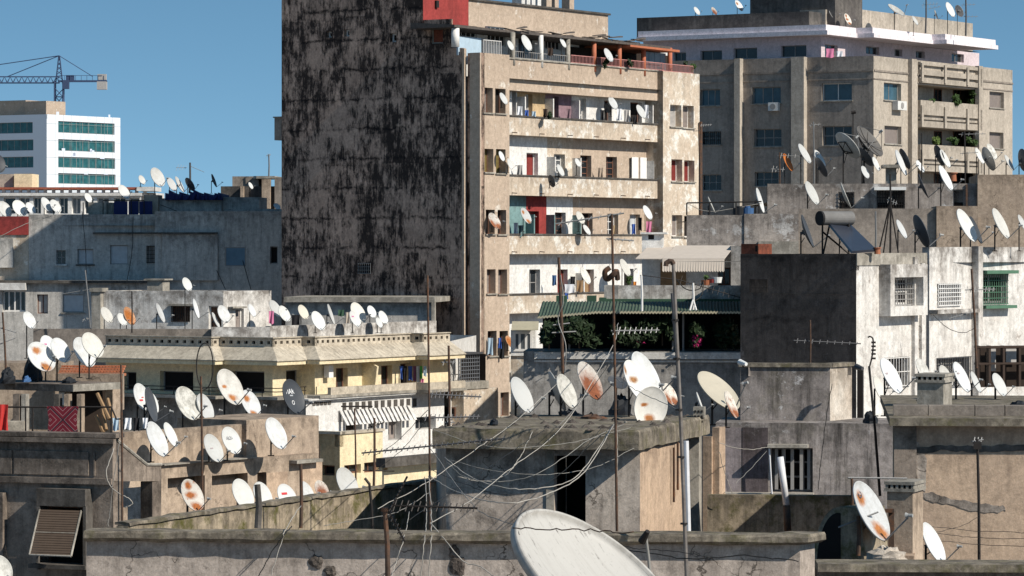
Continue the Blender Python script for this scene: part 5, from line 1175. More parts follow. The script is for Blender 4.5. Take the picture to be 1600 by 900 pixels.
# lower-left bay of the veranda house with striped glazing
QB=Frame(800,150,-2); mb=MB(); QB.pbox(mb,798,516,836,556,-2,0); mb.build('glazed_bay','white_wall',V)
h=QB.rect(802,518,832,549); window(V,QB,h,.06,.05,'glass','frame_white','glass_grey',cols=3,rows=1,fw=.1)
mb=MB(); a,b=QB.at(799,.9),QB.at(841,.9); mb.hexa([QB.p(a,QB.z(815,516,.9),.9),QB.p(b,QB.z(815,516,.9),.9),QB.p(b,QB.z(815,503),0),QB.p(a,QB.z(815,503),0),QB.p(a,QB.z(815,515,.9),.9),QB.p(b,QB.z(815,515,.9),.9),QB.p(b,QB.z(815,502),0),QB.p(a,QB.z(815,502),0)]); mb.build('bay_awning','canopy_edge',V)
mb=MB(); QB.pbox(mb,798,556,836,700,-2,-.1); mb.build('bay_base','tower_cream',V)
# ================================================================== right hand stack of houses
K1 = building('peeling_house','peeling grey roof house with big dishes on top, right of the tower',1330,150)
f=Frame(1330,150,-4); hk=[f.rect(*r) for r in ((1310,300,1335,331),(1370,297,1414,331),(1489,296,1507,331))]
mb=MB(); wallmesh(mb,f,f.at(1199),f.at(1526),0,f.z(1330,287),hk,rec=.3,cap=.25,zin=f.z(1330,287)-.8); mb.build('front_wall','peeled_grey',K1)
window(K1,f,hk[0],0,.25,'dark','frame_white','dark_in',grille=5,bars=5,gm='iron'); window(K1,f,hk[1],0,.25,'dark','frame_grey','dark_in',grille=6,bars=10); window(K1,f,hk[2],0,.25,'dark','frame_grey','dark_in')
mb=MB(); f.pbox(mb,1366,292,1416,297,.004,.5); mb.build('door_canopy','plastic_white',K1)
mb=MB(); f.pbox(mb,1509,288,1512,331,.004,.08); mb.build('rusty_post','rust_pipe',K1)
mb=MB(); f.box(mb,f.at(1527),f.at(1680),0,f.z(1560,273),-6,.25); mb.build('side_block','tan_wall',K1)
mb=MB(); a=f.p(f.at(1199),f.z(1330,287)-.8,-.2); b=f.p(f.at(1526),f.z(1330,287)-.8,-.2); mb.quad(a,b,b+Vector((0,14,0)),a+Vector((0,14,0))); mb.quad(f.p(f.at(1199),0,-.2),f.p(f.at(1199),f.z(1330,287),-.2),f.p(f.at(1199),f.z(1330,287),-14),f.p(f.at(1199),0,-14)); mb.build('roof','roof_grey',K1)
mb=MB(); f.pbox(mb,1385,262,1400,290,-4,-3); f.pbox(mb,1379,257,1405,262,-4.5,-2.6); mb.build('roof_vent','concrete_light',K1)
K2_ = building('tier_wall_house','grey walled roof terrace with a solar water heater before it',1270,140)
f=Frame(1270,140,-4)
for x0,x1,y,mt in ((1073,1163,336,'peeled_grey'),(1163,1248,334,'peeled_grey'),(1248,1463,326,'grey_stone')):
    mb=MB(); wallmesh(mb,f,f.at(x0),f.at(x1)-.01,0,f.z(1270,y),d=0 if x0!=1163 else .06,cap=.25,zin=0); mb.build('terrace_wall',mt,K2_)
mb=MB(); f.box(mb,f.at(1463),f.at(1528),0,f.z(1495,322),-4,.2); f.box(mb,f.at(1528)+.003,f.at(1680),0,f.z(1560,340),-4,.1); mb.build('side_block','tan_wall',K2_)
mb=MB(); f.box(mb,f.at(1185,.5),f.at(1248,.5),0,f.z(1210,377),.004,.5); mb.build('low_ledge','concrete_light',K2_)
mb=MB()
for x in (1073,1109,1150,1186): mb.tube([f.p(f.at(x),f.z(1100,336),-.1),f.p(f.at(x),f.z(1100,317),-.1)],.03,5)
mb.tube([f.p(f.at(1073),f.z(1100,317),-.1),f.p(f.at(1190),f.z(1100,315),-.1)],.03,5); mb.build('terrace_railing','iron',K2_)
mb=MB(); a=f.p(f.at(1073),f.z(1100,345),-.25); b=f.p(f.at(1463),f.z(1100,345),-.25); mb.quad(a,b,b+Vector((0,9,0)),a+Vector((0,9,0))); mb.build('roof','roof_grey',K2_)
# black-walled house
J = building('black_walled_house','house with a black tarred side wall and a white sunlit front with barred window',1338,108)
BJ=Block(J,1338,108,-32,58,1157,1447,397,'black_wall','white_grimy',[],[(1381,434,1424,477),(1381,558,1420,604)],ph=.5,recR=.25,recL=.2)
window(J,BJ.fR,BJ.hR[0],.0,.2,'glass','frame_white','dark_in',cols=3,rows=2,fw=.08,grille=5,bars=11,gm='frame_grey'); window(J,BJ.fR,BJ.hR[1],0,.2,'dark','frame_grey','dark_in',grille=2,bars=9,gm='frame_white')
fr=BJ.fR; mb=MB(); u0,u1,z0,z1=BJ.hR[0]; 
fr.box(mb,u0-.35,u1+.35,z1+.02,fr.z(1400,413),.004,.4); fr.box(mb,u0-.35,u1+.35,z0-.32,z0-.02,.004,.4); fr.box(mb,u0-.35,u0-.05,z0-.02,z1+.02,.004,.4); fr.box(mb,u1+.05,u1+.35,z0-.02,z1+.02,.004,.4); mb.build('window_surround','white_grimy',J)
mb=MB(); fr.box(mb,fr.at(1424),fr.at(1429),0,BJ.zt-.1,.004,.12); fr.box(mb,fr.at(1436),fr.at(1441),0,BJ.zt-.3,.004,.1); build_each(mb,'pilaster','white_grimy',J)
mb=MB(); fr.box(mb,-.02,BJ.uR,BJ.zt-.35,BJ.zt+.03,.004,.04); mb.build('roof_band','concrete_light',J)
mb=MB(); BJ.fL.box(mb,BJ.uL,-.01,BJ.fL.z(1250,458.6),BJ.fL.z(1250,458),.004,.012); mb.build('wall_joint','concrete_dark',J)
mb=MB(); BJ.fL.pbox(mb,1171,436,1199,457,.003,.01); mb.build('blocked_opening','brick_dark',J)
J2 = building('barred_house','grimy white house with green barred window at the right edge',1452,110)
f=Frame(1452,112.6,58)
hj=[f.rect(1464,443,1500,478),f.rect(1463,558,1515,604)]
zt_=f.z(1500,386)
mb=MB(); wallmesh(mb,f,0,f.at(1524),0,zt_,hj,rec=.25,cap=.25); mb.build('front_wall','white_grimy',J2)
window(J2,f,hj[0],0,.25,'dark','frame_grey','dark_in',grille=5,bars=12,gm='white_paint'); window(J2,f,hj[1],0,.25,'glass','frame_grey','glass_dark',cols=3,grille=1,bars=14,gm='galv_dark')
o2=f.p(f.at(1524),0); f2=Frame(0,0,48,o2); hj2=[f2.rect(1532,428,1575,476)]
mb=MB(); wallmesh(mb,f2,.01,f2.at(1700),0,zt_,hj2,d=-.05,rec=.2,cap=.25); mb.build('front_wall','white_grimy',J2)
window(J2,f2,hj2[0],-.05,.2,'glass','frame_grey','dark_in',cols=2,fw=.12,grille=5,bars=12,gm='frame_green')
mb=MB(); u0,u1,z0,z1=hj2[0]; f2.box(mb,u0-.12,u1+.12,z1+.01,z1+.12,-.04,.35); f2.box(mb,u0-.1,u1+.1,z0-.12,z0-.02,-.04,.3); build_each(mb,'window_hood','frame_green',J2)
mb=MB(); f.box(mb,f.at(1518),f.at(1525),0,zt_+.03,.004,.25); mb.build('pilaster','white_grimy',J2)
mb=MB(); f.box(mb,0,f.at(1518)-.003,f.z(1490,489),f.z(1490,483),.004,.3); mb.build('string_course','white_grimy',J2)
mb=MB(); k=Frame(1530,106,20); k.pbox(mb,1527,540,1680,543,-.1,.1); k.pbox(mb,1527,566,1680,569,-.1,.1)
for x in (1527,1545,1567,1592): k.pbox(mb,x,540,x+3.5,604,-.08,.08)
mb.build('timber_frame','wood_dark',J2); mb=MB(); k.pbox(mb,1532,543,1680,604,-.5,-.4); mb.build('timber_screen','dark_warm',J2)
mb=MB(); k.pbox(mb,1546,545,1556,580,-.3,-.28); k.pbox(mb,1572,545,1588,568,-.3,-.28); build_each(mb,'net_curtain','curtain',J2)
mb=MB(); a=f.p(0,zt_-.5,-.2); b=f2.p(f2.at(1700),zt_-.5,-.2); mb.quad(a,b,b+Vector((-8,8,0)),a+Vector((-8,8,0))); mb.build('roof','roof_grey',J2)
mb=MB(); a=BJ.fL.p(BJ.fL.at(1158,-.3),BJ.zt,-.3); BJ.fL.box(mb,BJ.fL.at(1158,-.3),BJ.fL.at(1185,-.3),BJ.zt-.2,BJ.fL.z(1170,381,-.3),-1.2,-.3); mb.build('brick_chimney','brick_red',J)
mb=MB(); BJ.fL.pbox(mb,1180,384,1183.5,393,-.298,-.29); mb.build('chimney_opening','dark_in',J)
# stained box house with barred window
I_ = building('stained_box_house','streaked grey plaster house with sunlit end wall and a barred dark window',1297,78)
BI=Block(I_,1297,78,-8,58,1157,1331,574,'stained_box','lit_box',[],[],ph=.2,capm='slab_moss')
f=Frame(1260,77,-8); hi=[f.rect(1205,700,1270,769)]
zt_=f.z(1250,661)
mb=MB(); wallmesh(mb,f,f.at(1118),f.at(1400),0,zt_,hi,rec=.35,cap=2.5,zin=0); mb.build('lower_wall','stained_box',I_)
window(I_,f,hi[0],0,.3,'glass','frame_grey','dark_in',cols=4,rows=3,fw=.05)
mb=MB(); 
u0,u1,z0,z1=hi[0]
for k in (.12,.3,.5,.72,.9): u=u0+(u1-u0)*k; f.box(mb,u-.035,u+.035,z0+.05,z1-.02,-.14,-.08)
build_each(mb,'window_slat','shutter_grey',I_)
mb=MB(); f.box(mb,f.at(1116),f.at(1272),f.z(1200,775),f.z(1200,769),.004,.3); f.pbox(mb,1199,695,1262,700,.004,.4); mb.build('sill','concrete_light',I_)
mb=MB().tube([f.p(f.at(1206,.3),f.z(1206,770),.3),f.p(f.at(1202,.3),f.z(1202,700),.3)],.02,6); mb.build('prop_post','pipe_white',I_)
mb=MB(); f.pbox(mb,1160,668,1200,769,.004,.02); mb.build('render_patch','mauve_grey',I_)
mb=MB(); f.pbox(mb,1124,668,1158,769,.004,.024); mb.build('pale_panel','pink_grey',I_)
f=Frame(1220,66.5,-6); mb=MB(); wallmesh(mb,f,f.at(1105),f.at(1345),0,f.z(1220,774),cap=.25,zin=0); mb.build('yard_wall','mossy_wall',I_)
mb=MB(); k=Frame(1332,77.6,-8); k.box(mb,0,k.at(1341),15,k.z(1336,580),-3,-2.4); mb.build('gap_shade','dark_in',I_)  # near-black box added for the shade in the gap
# right front tan house
R_ = building('tan_house','big tan rendered house with mortar patches and a stone edged flat roof',1395,60)
f=Frame(1395,60,-5); zr0=f.z(1395,664); zr1=f.z(1395,652)
mb=MB(); wallmesh(mb,f,.0,f.at(1720),0,zr0-.002,cap=0); mb.build('front_wall','peach_wall',R_)
mb=MB(); f.box(mb,0.02,f.at(1432),0,zr0-.004,.004,.05); mb.build('side_strip','sooty_concrete',R_)  # darker strip puts the shadow at the wall's left into the colour
mb=MB(); f.box(mb,f.at(1390,.3),f.at(1720,.3),zr0,zr1,-9,.3); mb.build('roof_slab','slab_moss',R_)
mb=MB(); k=-.6
for x0,x1 in ((1396,1450),(1451,1523),(1524,1570),(1571,1640)): f.box(mb,f.at(x0,k),f.at(x1,k)-.006,zr1+.002,f.z(1450,633.5,k),k-.35,k+random.uniform(-.02,.02))
build_each(mb,'edge_stone','grey_stone',R_)
mb=MB(); a=f.p(0,0); mb.quad(a,a+Vector((1.3,9,0)),a+Vector((1.3,9,zr0)),a+Vector((0,0,zr0))); mb.build('side_wall','sooty_concrete',R_)
random.seed(31)
def patch(pts,mat,nm,d=.012):
    mb=MB(); v=[f.p(f.at(x),f.z(x,y),d) for x,y in pts]; w2=[f.p(f.at(x),f.z(x,y),0) for x,y in pts]; n=len(v)
    mb.add(v+w2,[tuple(range(n))]+[(i,n+i,n+(i+1)%n,(i+1)%n) for i in range(n)]); mb.build(nm,mat,R_)
def ragged(top,bot,amp):
    P=[]
    for k in range(len(top)-1):
        (x0,y0),(x1,y1)=top[k],top[k+1]
        for j in range(6): t=j/6; P.append((x0+(x1-x0)*t,y0+(y1-y0)*t+random.uniform(-amp,amp)))
    Q=[]
    for k in range(len(bot)-1):
        (x0,y0),(x1,y1)=bot[k],bot[k+1]
        for j in range(6): t=j/6; Q.append((x0+(x1-x0)*t,y0+(y1-y0)*t+random.uniform(-amp,amp)))
    return (P+Q[::-1])[::-1]
patch(ragged([(1432,700),(1470,696),(1520,697),(1580,695),(1640,696)],[(1432,712),(1470,703),(1520,707),(1580,705),(1640,706)],1.4),'concrete_dark','mortar_band')
patch(ragged([(1434,768),(1455,769),(1480,778),(1520,784),(1560,790),(1572,791)],[(1434,772),(1455,784),(1480,788),(1520,798),(1560,802),(1574,796)],1.6),'grey_hut','mortar_patch')
patch(ragged([(1432,688),(1440,700),(1450,720)],[(1431,735),(1436,760),(1448,770)],1.5),'grey_hut','mortar_patch',.009)
# vent chimneys
def vent_chimney(root,px0,px1,ytop,ybase,D,mat,name='vent_chimney',a=-20):
    k=Frame(px0,D,a); k2=Frame(px1,k.p(k.at(px1),0).y,58 if a>-45 else 50)
    u=k.at(px1); z0=k.z(px0,ybase); z1=k.z(px0,ytop); h=(z1-z0)
    mb=MB(); k.box(mb,0,u,z0,z1-.16,-.7,0); b=mb.build(name,mat,root)
    mb=MB(); k.box(mb,-.04,u+.04,z1-.158,z1-.11,-.74,.04); k.box(mb,-.04,u+.04,z1-.05,z1,-.74,.04)
    for i in range(6): uu=u*i/5; k.box(mb,uu-.02,uu+.02,z1-.11,z1-.05,-.7,.03)
    mb.build('chimney_cap','concrete_light',b)
    return b
vent_chimney(R_,1386,1426,752,880,55,'tan_wall'); vent_chimney(R_,1433,1474,584,642,64,'concrete_light')
mb=MB(); k=Frame(1340,54.5,-8); k.box(mb,k.at(1318),k.at(1428),0,k.z(1350,868),-1.2,.0); mb.build('chimney_base','peach_wall',R_)
mb=MB(); k.pbox(mb,1388,798,1397,862,.3,.38); k.pbox(mb,1372,795,1397,801,.39,.44); build_each(mb,'rusty_bracket','rust_pipe',R_)
# barrel vault stair roof
U_ = building('vaulted_stair_roof','concrete barrel vaulted stair roof beside the rusty foreground dish',1290,56,cat='stair roof')
k=Frame(1312,53,-32); k2=Frame(1312,53,58); n=12; zb=k.z(1312,886); zt_=k.z(1312,792)
prof=[]
ulen=-k.at(1270)
for i in range(n+1): a=math.pi/2*i/n; prof.append((-math.cos(a)*ulen,zb+(zt_-zb)*math.sin(a)))
prof=[(0.35,zt_-.02)]+prof[::-1]; prof=[(0.42,zb)]+prof
L=k2.at(1345)*1.15
v=[k.p(u,z,0) for u,z in prof]; w2=[k.p(u,z,-L) for u,z in prof]; m=len(v)
mb=MB().add(v+w2,[tuple(range(m)),tuple(range(2*m-1,m-1,-1))]+[(i,m+i,m+(i+1)%m,(i+1)%m) for i in range(m)]); mb.build('vault','mossy_wall',U_)
pi=[(u*.8-.02,zb+(z-zb)*.9) for u,z in prof[2:]]; pi=[(0.02,zb)]+[(0.02,pi[0][1])]+pi
v=[k.p(u,z,.006) for u,z in pi]; mb=MB().add(v,[tuple(range(len(v)))]); mb.build('arch_end_shade','dark_in',U_)  # near-black sheet puts the shade on the vault's end into the colour
mb=MB(); k2.box(mb,.35,L+1.8,k2.z(1330,860),k2.z(1330,795),.42,.5); 
# bottom-right ledge of the nearest roof
Wl = building('near_ledge','nearest concrete roof ledge at the lower right corner',1440,47,cat='wall')
f=Frame(1277,47.3,-2); mb=MB(); f.box(mb,f.at(1277),f.at(1720),f.z(1300,892),f.z(1300,880),-.6,.15); mb.build('ledge','slab_moss',Wl); mb=MB(); f.box(mb,f.at(1280),f.at(1720),0,f.z(1300,892)-.003,-.5,0); mb.build('wall','sooty_concrete',Wl)
mb=MB(); f.box(mb,f.at(1250,-6),f.at(1720,-6),0,14.3,-8,-.62); mb.build('roof','roof_grey',Wl)
# ================================================================== satellite dishes
def fd(fr,px,d): u=fr.at(px,d); return (fr.o+fr.n*d).y+fr.u.y*u
TD=lambda px,d=.15: fd(TF,px,d)
ND=lambda px,d=.5: fd(NF,px,d)
VD=lambda px,d=-3: fd(VF,px,d)
TX=lambda s,x,y,sz,m: [(s,x,y,sz,m)]
gF='dishes on the far left roofs'; gC='dishes on the cream house roof'; gS='dishes on the roof shelter'; gN='dishes on the tan terrace'; gW='dishes behind the mossy wall'; gH='dishes on the concrete hut roof'; gT='dishes on the tower balconies'; gA='dishes on the pink attic roof'; gK='dishes on the peeling house roof'; gJ='dishes on the black walled house roof'; gR='dishes on the tan house roof'
rows=[
# far left roofs
(gF,'small white dish standing alone left of the big white dish on the far left skyline',222,281,16,196,.5,28,'dish_white',292),
(gF,'large white dish against the sky left of the dark dishes on the far left roof',246.6,276.5,33,195,.5,30,'dish_white',304),
(gF,'white dish leaning beside the thin mast on the far left roof',268.6,288,24,196,.4,30,'dish_white',304),
(gF,'narrow white dish seen nearly edge-on beside the dark dishes on the far left roof',281,288,28,197,.16,28,'dish_white',304),
(gF,'dark grey dish above the blue tarpaulin facing away',297,288,24,195,-.5,35,'dish_dark',304),
(gF,'thin black dish seen edge-on right of the blue tarpaulin against the sky',334.6,282,22,195,.1,20,'dish_dark',302),
(gF,'white dish on a pole above the hung blue cloth panels',194,299.5,25,193,.5,35,'dish_white',318),
(gF,'small pale dish beside the white pergola roof end',138,309,17,200,.5,30,'dish_white',322),
(gF,'dark ringed dish cut by the left edge of the picture under the office block',-2,255,30,180,.6,20,'dish_dark',296),
(gF,'leftmost white dish of the row above the red painted parapet',8,327,28,193.5,.55,35,'dish_white',345),
(gF,'second white dish from the left above the red painted parapet',31,325,29,193.5,.6,38,'dish_white',345),
(gF,'small white dish third in the row above the red painted parapet',48,325,21,193.5,.5,35,'dish_white',345),
(gF,'fourth white dish in the row below the white pergola columns',73,319.5,26,193.5,.4,32,'dish_white',345),
(gF,'last white dish at the right end of the row below the white pergola',87,322,24,193.5,.5,35,'dish_white',345),
(gF,'tiny white dish beside the orange lit pillar left of the tower',409,320,14,196,.5,40,'dish_white',332),
(gF,'tiny white dish in the corner between shaded house and tower',433,322.5,13,196,.6,50,'dish_white',332),
(gF,'tiny white dish on the terracotta block far behind the shaded house',392,290,12,219,.4,30,'dish_white',300),
# cream house roof
(gC,'white dish high on a pole above the whitewashed roof house',292.5,444,23,154,.5,28,'dish_white',516),
(gC,'white dish beside the concrete chimney stub at far left of the cream roof',46,500,29,112,.5,28,'dish_white',560),
(gC,'greyish white dish leaning against the tall chimney of the roof house',167,492,28,152,.45,32,'dish_dirty',518),
(gC,'small white dish tucked under the orange rusted dish',191,499,22,151.5,.5,32,'dish_white',518),
(gC,'orange rusted dish before the whitewashed roof house',202.5,493.5,31,152,.4,25,'dish_rust_all',520),
(gC,'white dish turned edge-on left of the barred reddish window',251,489,33,152.5,.13,22,'dish_white',518),
(gC,'thin white dish edge-on right of the barred reddish window',306.6,482,32,153,.1,15,'dish_white',518),
(gC,'low white dish edge-on leaning beside the brown roof door',337.5,500.5,28,151.5,.1,25,'dish_white',520),
(gC,'white dish with spoke-like arm before the brown roof door',350,490.6,30,152,.5,28,'dish_white',518),
(gC,'small pale dish against the bright end wall of the roof house',394,485,22,152,.35,25,'dish_white',516),
(gC,'white dish at the corner of the roof house beside the pink cloth',431,482.5,31,157,.4,32,'dish_white',514),
(gC,'white dish overlapping the one beside the pink cloth on its right',444.5,490,28,156.5,.5,32,'dish_white',518),
(gC,'cream coloured dish with a dented rim over the dark roof laundry',474,487.5,25,159,.5,30,'dish_cream',516),
(gC,'large white dish in front of the pale low wall of the cream roof',497.5,501,33,153.6,.5,30,'dish_white',520),
(gC,'thin white dish edge-on in the middle of the cream roof',517.5,491,34,158,.08,18,'dish_white',518),
(gC,'large greyish dish behind the one with red mark on the cream roof',560,489,37,160,.5,30,'dish_dirty',518),
(gC,'white dish with a red mark in front of a greyish dish',555,498,28,156,.45,30,'dish_white',520,TX('#',-.1,.35,.3,'mark_pink')),
(gC,'small round white dish on a mast right of the greyish dish',581,487,21,160,.55,30,'dish_white',516),
(gC,'smallest white dish of the close pair at right end of the cream roof',592.5,504,18,157,.45,28,'dish_white',520),
(gC,'white dish upper one of the close pair at right end of the cream roof',599,496,23,158,.5,30,'dish_white',520),
# roof shelter
(gS,'wide white dish with orange rust around its centre on the roof shelter',65,557,54,93.4,.6,42,'dish_rust_ring',598),
(gS,'white dish with a faint pink mark half hidden on the roof shelter',77,542,40,94.5,.5,30,'dish_white',596,TX('#',-.2,.3,.25,'mark_pink')),
(gS,'clean white dish right of the wide rusted dish on the roof shelter',95,547,43,93.8,.52,32,'dish_white',599),
(gS,'white dish partly hidden behind the off-white one on the roof shelter',132,550,52,94,.45,30,'dish_white',590),
(gS,'off-white speckled dish in front at the right of the roof shelter',145,539,45,93.2,.55,36,'dish_dirty',592),
# tan terrace
(gN,'white dish with a small red mark beside the dark edge-on dish',222,620,45,88,.42,22,'dish_white',668,[('#',0,-.2,.3,'mark_red'),('#',.28,.0,.16,'mark_red')]),
(gN,'tall dark grey dish seen edge-on beside the dish with a small red mark',236.5,632,56,86.5,.16,14,'dish_dark',672),
(gN,'white dish behind the dark edge-on dish on the terrace',240,630,34,87.5,.3,18,'dish_white',668),
(gN,'large greyish white dish left of the tall ringed pole',294,630,58,88,.5,30,'dish_dirty',672),
(gN,'slim white dish right behind the tall ringed pole',321,636,46,88.5,.4,25,'dish_white',668),
(gN,'large weathered white dish with rusty lower edge on the terrace',360,604.5,62,91,.5,30,'dish_rust_low',655),
(gN,'white dish with two orange rust blots right of the large weathered dish',392,630,46,91.5,.5,30,'dish_rust_spots',666),
(gN,'dark slate grey dish with white letters before the blue grey wall',459,619.5,57,95.5,.5,22,'dish_dark',652,[('VIAR',-.1,.32,.42,'mark_white'),('#',0,.1,.2,'mark_grey_light'),('O',0,-.32,.34,'mark_white')]),
(gN,'narrow white dish in front of the tan wall above the stair slope',246,686,60,ND(246,.8),.33,26,'dish_white',722),
(gN,'small narrow white dish just right of the stair slope dish',267,679,42,ND(267,.5),.25,26,'dish_white',712),
(gN,'white dish with a faint printed line low on the tan wall by the ringed pole',334,700,48,ND(334,.55),.45,28,'dish_white',722,TX('#',0,.05,.2,'mark_pale')),
(gN,'white dish with a grey printed word in front of the tan wall',362,688,46,ND(362,.5),.52,28,'dish_white',720,TX('VEOX',0,.2,.34,'mark_grey')),
(gN,'clean white dish at the right corner of the tan terrace',432,677,54,ND(432,.7),.45,28,'dish_white',712),
# behind the mossy wall
(gW,'white dish with brown rust bands standing behind the left end of the mossy wall',301,773.5,54,62.5,.5,28,'dish_rust_bands',812),
(gW,'plain white dish half hidden behind the mossy wall beside a bent rail',380,772,52,VD(380),.5,28,'dish_white',820),
(gW,'white dish beside the short stout post behind the mossy wall',411,774,46,VD(411),.5,28,'dish_white',820),
(gW,'white dish with a red printed bar peeping over the mossy wall',449,776,44,VD(449),.55,32,'dish_white',820,TX('#',-.05,.3,.42,'mark_red')),
(gW,'small white dish tip beside the tall thin post behind the mossy wall',480,768,36,VD(480),.4,32,'dish_white',812),
(gW,'brown rusted dish peeping over the mossy wall',503,765,32,VD(503),.55,32,'dish_rust_half',808),
(gW,'largest white dish rising over the right half of the mossy wall',543,755,54,VD(543),.5,28,'dish_white',812),
# concrete hut roof
(gH,'white dish at the left end of the concrete hut roof',816,617,62,66.5,.42,28,'dish_white',660),
(gH,'pale dish seen edge-on from its dark back on the concrete hut roof',871,611,66,67.2,-.16,22,'dish_grey',662),
(gH,'light grey ribbed dish beside the edge-on one on the concrete hut roof',886,611,58,66.8,.42,26,'dish_dirty',662),
(gH,'dish with its lower half covered in brown rust on the hut roof',922,594.5,66,67.5,.45,30,'dish_rust_half',655),
(gH,'white dish with an orange rust band in front of the largest hut dish',995,595,72,66.5,.44,28,'dish_rust_band',660),
(gH,'tallest white dish with torn marks behind the rust banded one',1010,585,80,68.5,.42,30,'dish_white',662),
(gH,'round white dish propped facing forward at the hut roof edge',1017,636,66,65.2,.86,-10,'dish_rust_low',667),
(gH,'dark dish lying face up behind the hut dishes',965,597,34,68,.5,70,'dish_dark',640),
(gH,'red and white dish mostly hidden behind the tall steel pole',1047,616,38,69,.5,30,'dish_rust_edge',660),
(gH,'big weathered beige dish tilted back before the streaked wall',1123,610,84,74.5,.42,52,'dish_beige',664),
(gH,'small rust edged dish in front of the big beige dish',1143,632,46,73.5,.32,24,'dish_rust_edge',668),
(gH,'thin white dish edge-on between the tall pole and the beige dish',1094,628,33,73,.1,20,'dish_white',662),
# pink attic roof
(gA,'small white dish leftmost on the grey roof parapet of the pink attic',1089,17,15,236,.5,35,'dish_white',40),
(gA,'small brown rusted dish second on the roof parapet of the pink attic',1116,17,14,236,.5,35,'dish_rust_half',40),
(gA,'orange and white rusted dish by the stair house of the pink attic',1155,8.5,20,236,.5,35,'dish_rust_spots',40),
(gA,'white dish in front of the stair house of the pink attic',1302,22,20,232,.5,35,'dish_white',46),
(gA,'brown rusted dish right of the stair house of the pink attic',1325,30,20,231.5,.5,28,'dish_rust_bands',48),
(gA,'wide greyish dish tilted steeply to the sky on the pink attic roof',1401,15.5,32,236,.35,58,'dish_grey',52),
(gA,'small white dish low on the pale parapet of the pink attic',1430,32,17,234,.4,32,'dish_white',56),
(gA,'thin grey dish edge-on near the aerials on the pink attic roof',1463,23,16,238,.25,20,'dish_grey',56),
(gA,'large white dish among aerials at the right end of the pink attic roof',1485,15,26,238,.5,28,'dish_white',56),
(gA,'grey dish facing away at the right end of the pink attic roof',1499,17,20,239,-.45,28,'dish_grey',56),
# peeling house roof
(gK,'orange painted dish at the left of the peeling house roof',1231.5,253.6,31,153,.35,28,'dish_orange',296),
(gK,'white dish with long arm beside the pilaster above the peeling house',1257.5,240,36,153,.35,32,'dish_white',296),
(gK,'white dish overlapping a dark backed dish above the peeling house',1281,248,32,154,.4,32,'dish_white',296),
(gK,'dark backed dish leaning below a white one above the peeling house',1284,261,34,153,-.25,28,'dish_dark',296),
(gK,'small white dish under the two big dishes nearest the dark roof door',1369,256,24,152.5,.4,25,'dish_white',296),
(gK,'small white dish low between the struts of the big dishes',1352,269,22,152.2,.5,30,'dish_white',294),
(gK,'dark dish seen from behind between the two big dishes',1352,245,36,154.5,-.3,40,'dish_dark',296),
(gK,'tall white dish in the middle of the peeling house roof',1408,254,43,153,.3,22,'dish_white',296),
(gK,'dark backed dish just behind the tall white dish in the middle',1414,248,35,154,-.2,24,'dish_dark',296),
(gK,'small white dish below the planted loggia of the grey apartment house',1438,260,22,153,.45,35,'dish_white',296),
(gK,'dark backed dish left of a white one below the planted loggia',1468,242.5,34,154,-.25,22,'dish_dark',296),
(gK,'white dish right of the dark backed one below the planted loggia',1477,248,32,153.5,.4,28,'dish_white',296),
(gK,'white dish with dark arm left of the group at the right roof end',1531,243.5,28,153,.4,28,'dish_white',282),
(gK,'grey backed dish in the group at the right roof end',1545,248,40,153.5,-.25,24,'dish_grey',282),
(gK,'pale dish behind the grey backed one at the right roof end',1550,237,28,154.5,.5,30,'dish_dirty',282),
(gK,'last full white dish at the right roof end against the sky',1577,254,28,153,.35,30,'dish_white',282),
(gK,'dark dish cut by the right edge of the picture against the sky',1599,250,36,153,-.3,10,'dish_dark',282),
(gK,'white dish standing before the peeling wall left of its barred window',1269,301.6,41,147,.4,28,'dish_white',334),
(gK,'thin pale dish edge-on in front of the barred window of the peeling house',1322,305,43,147,.1,22,'dish_grey',334),
(gK,'white dish turned edge-on at the left end of the peeling wall',1188,313,41,146,.22,16,'dish_white',338),
(gK,'thin dish edge-on behind the terrace railing beside the tower',1112,320,28,146,.1,24,'dish_grey',338),
(gK,'thin dark dish edge-on before the right part of the peeling wall',1443,290,40,147,.12,22,'dish_dark',330),
(gK,'big white dish hanging low before the right part of the peeling wall',1478,278,44,146.5,.36,28,'dish_white',328),
# black walled house roof
(gJ,'dark edge-on dish with long arm left of the solar water heater',1262,361,54,113,.18,20,'dish_dark',400),
(gJ,'white dish in front of the solar heater panel',1319,363,42,111.5,.42,28,'dish_white',402),
(gJ,'small white dish before the grey terrace wall right of the heater',1409,358,33,116,.35,28,'dish_white',396),
(gJ,'dark backed dish leaning at the corner between black and barred houses',1440,361,55,113,-.2,22,'dish_dark',400),
(gJ,'large white dish left of the pair on the barred house roof',1511,352,58,116,.42,30,'dish_white',392),
(gJ,'dark dish hidden behind the large white one on the barred house roof',1525,359,46,117.5,.3,24,'dish_dark',392),
(gJ,'large greyish white dish near the right edge on the barred house roof',1564,349,53,116,.38,28,'dish_dirty',392),
(gJ,'small white dish at the right edge on the barred house roof',1597,347,26,117,.4,28,'dish_white',392),
# tan house roof
(gR,'large white dish before the lower barred window of the sunlit house',1393,587,62,74,.42,30,'dish_white',650,TX('#',-.1,.2,.22,'mark_pale')),
(gR,'pale smaller dish behind the large white one by the lower barred window',1374,606,40,75,.4,22,'dish_dirty',650),
(gR,'pale dish cut off by the vented chimney on the tan house roof',1442,577,38,70,.5,30,'dish_dirty',625),
(gR,'white dish with an orange rust patch right of the vented chimney',1478,588,38,69,.5,28,'dish_rust_low',625),
(gR,'white dish with faint printed marks on the tan house roof',1503,589,52,67,.42,28,'dish_white',626,[('#',-.3,.42,.14,'mark_grey'),('#',.05,.3,.24,'mark_pale')]),
(gR,'small white dish behind the one with faint printed marks',1525,597,36,68.5,.35,25,'dish_white',626),
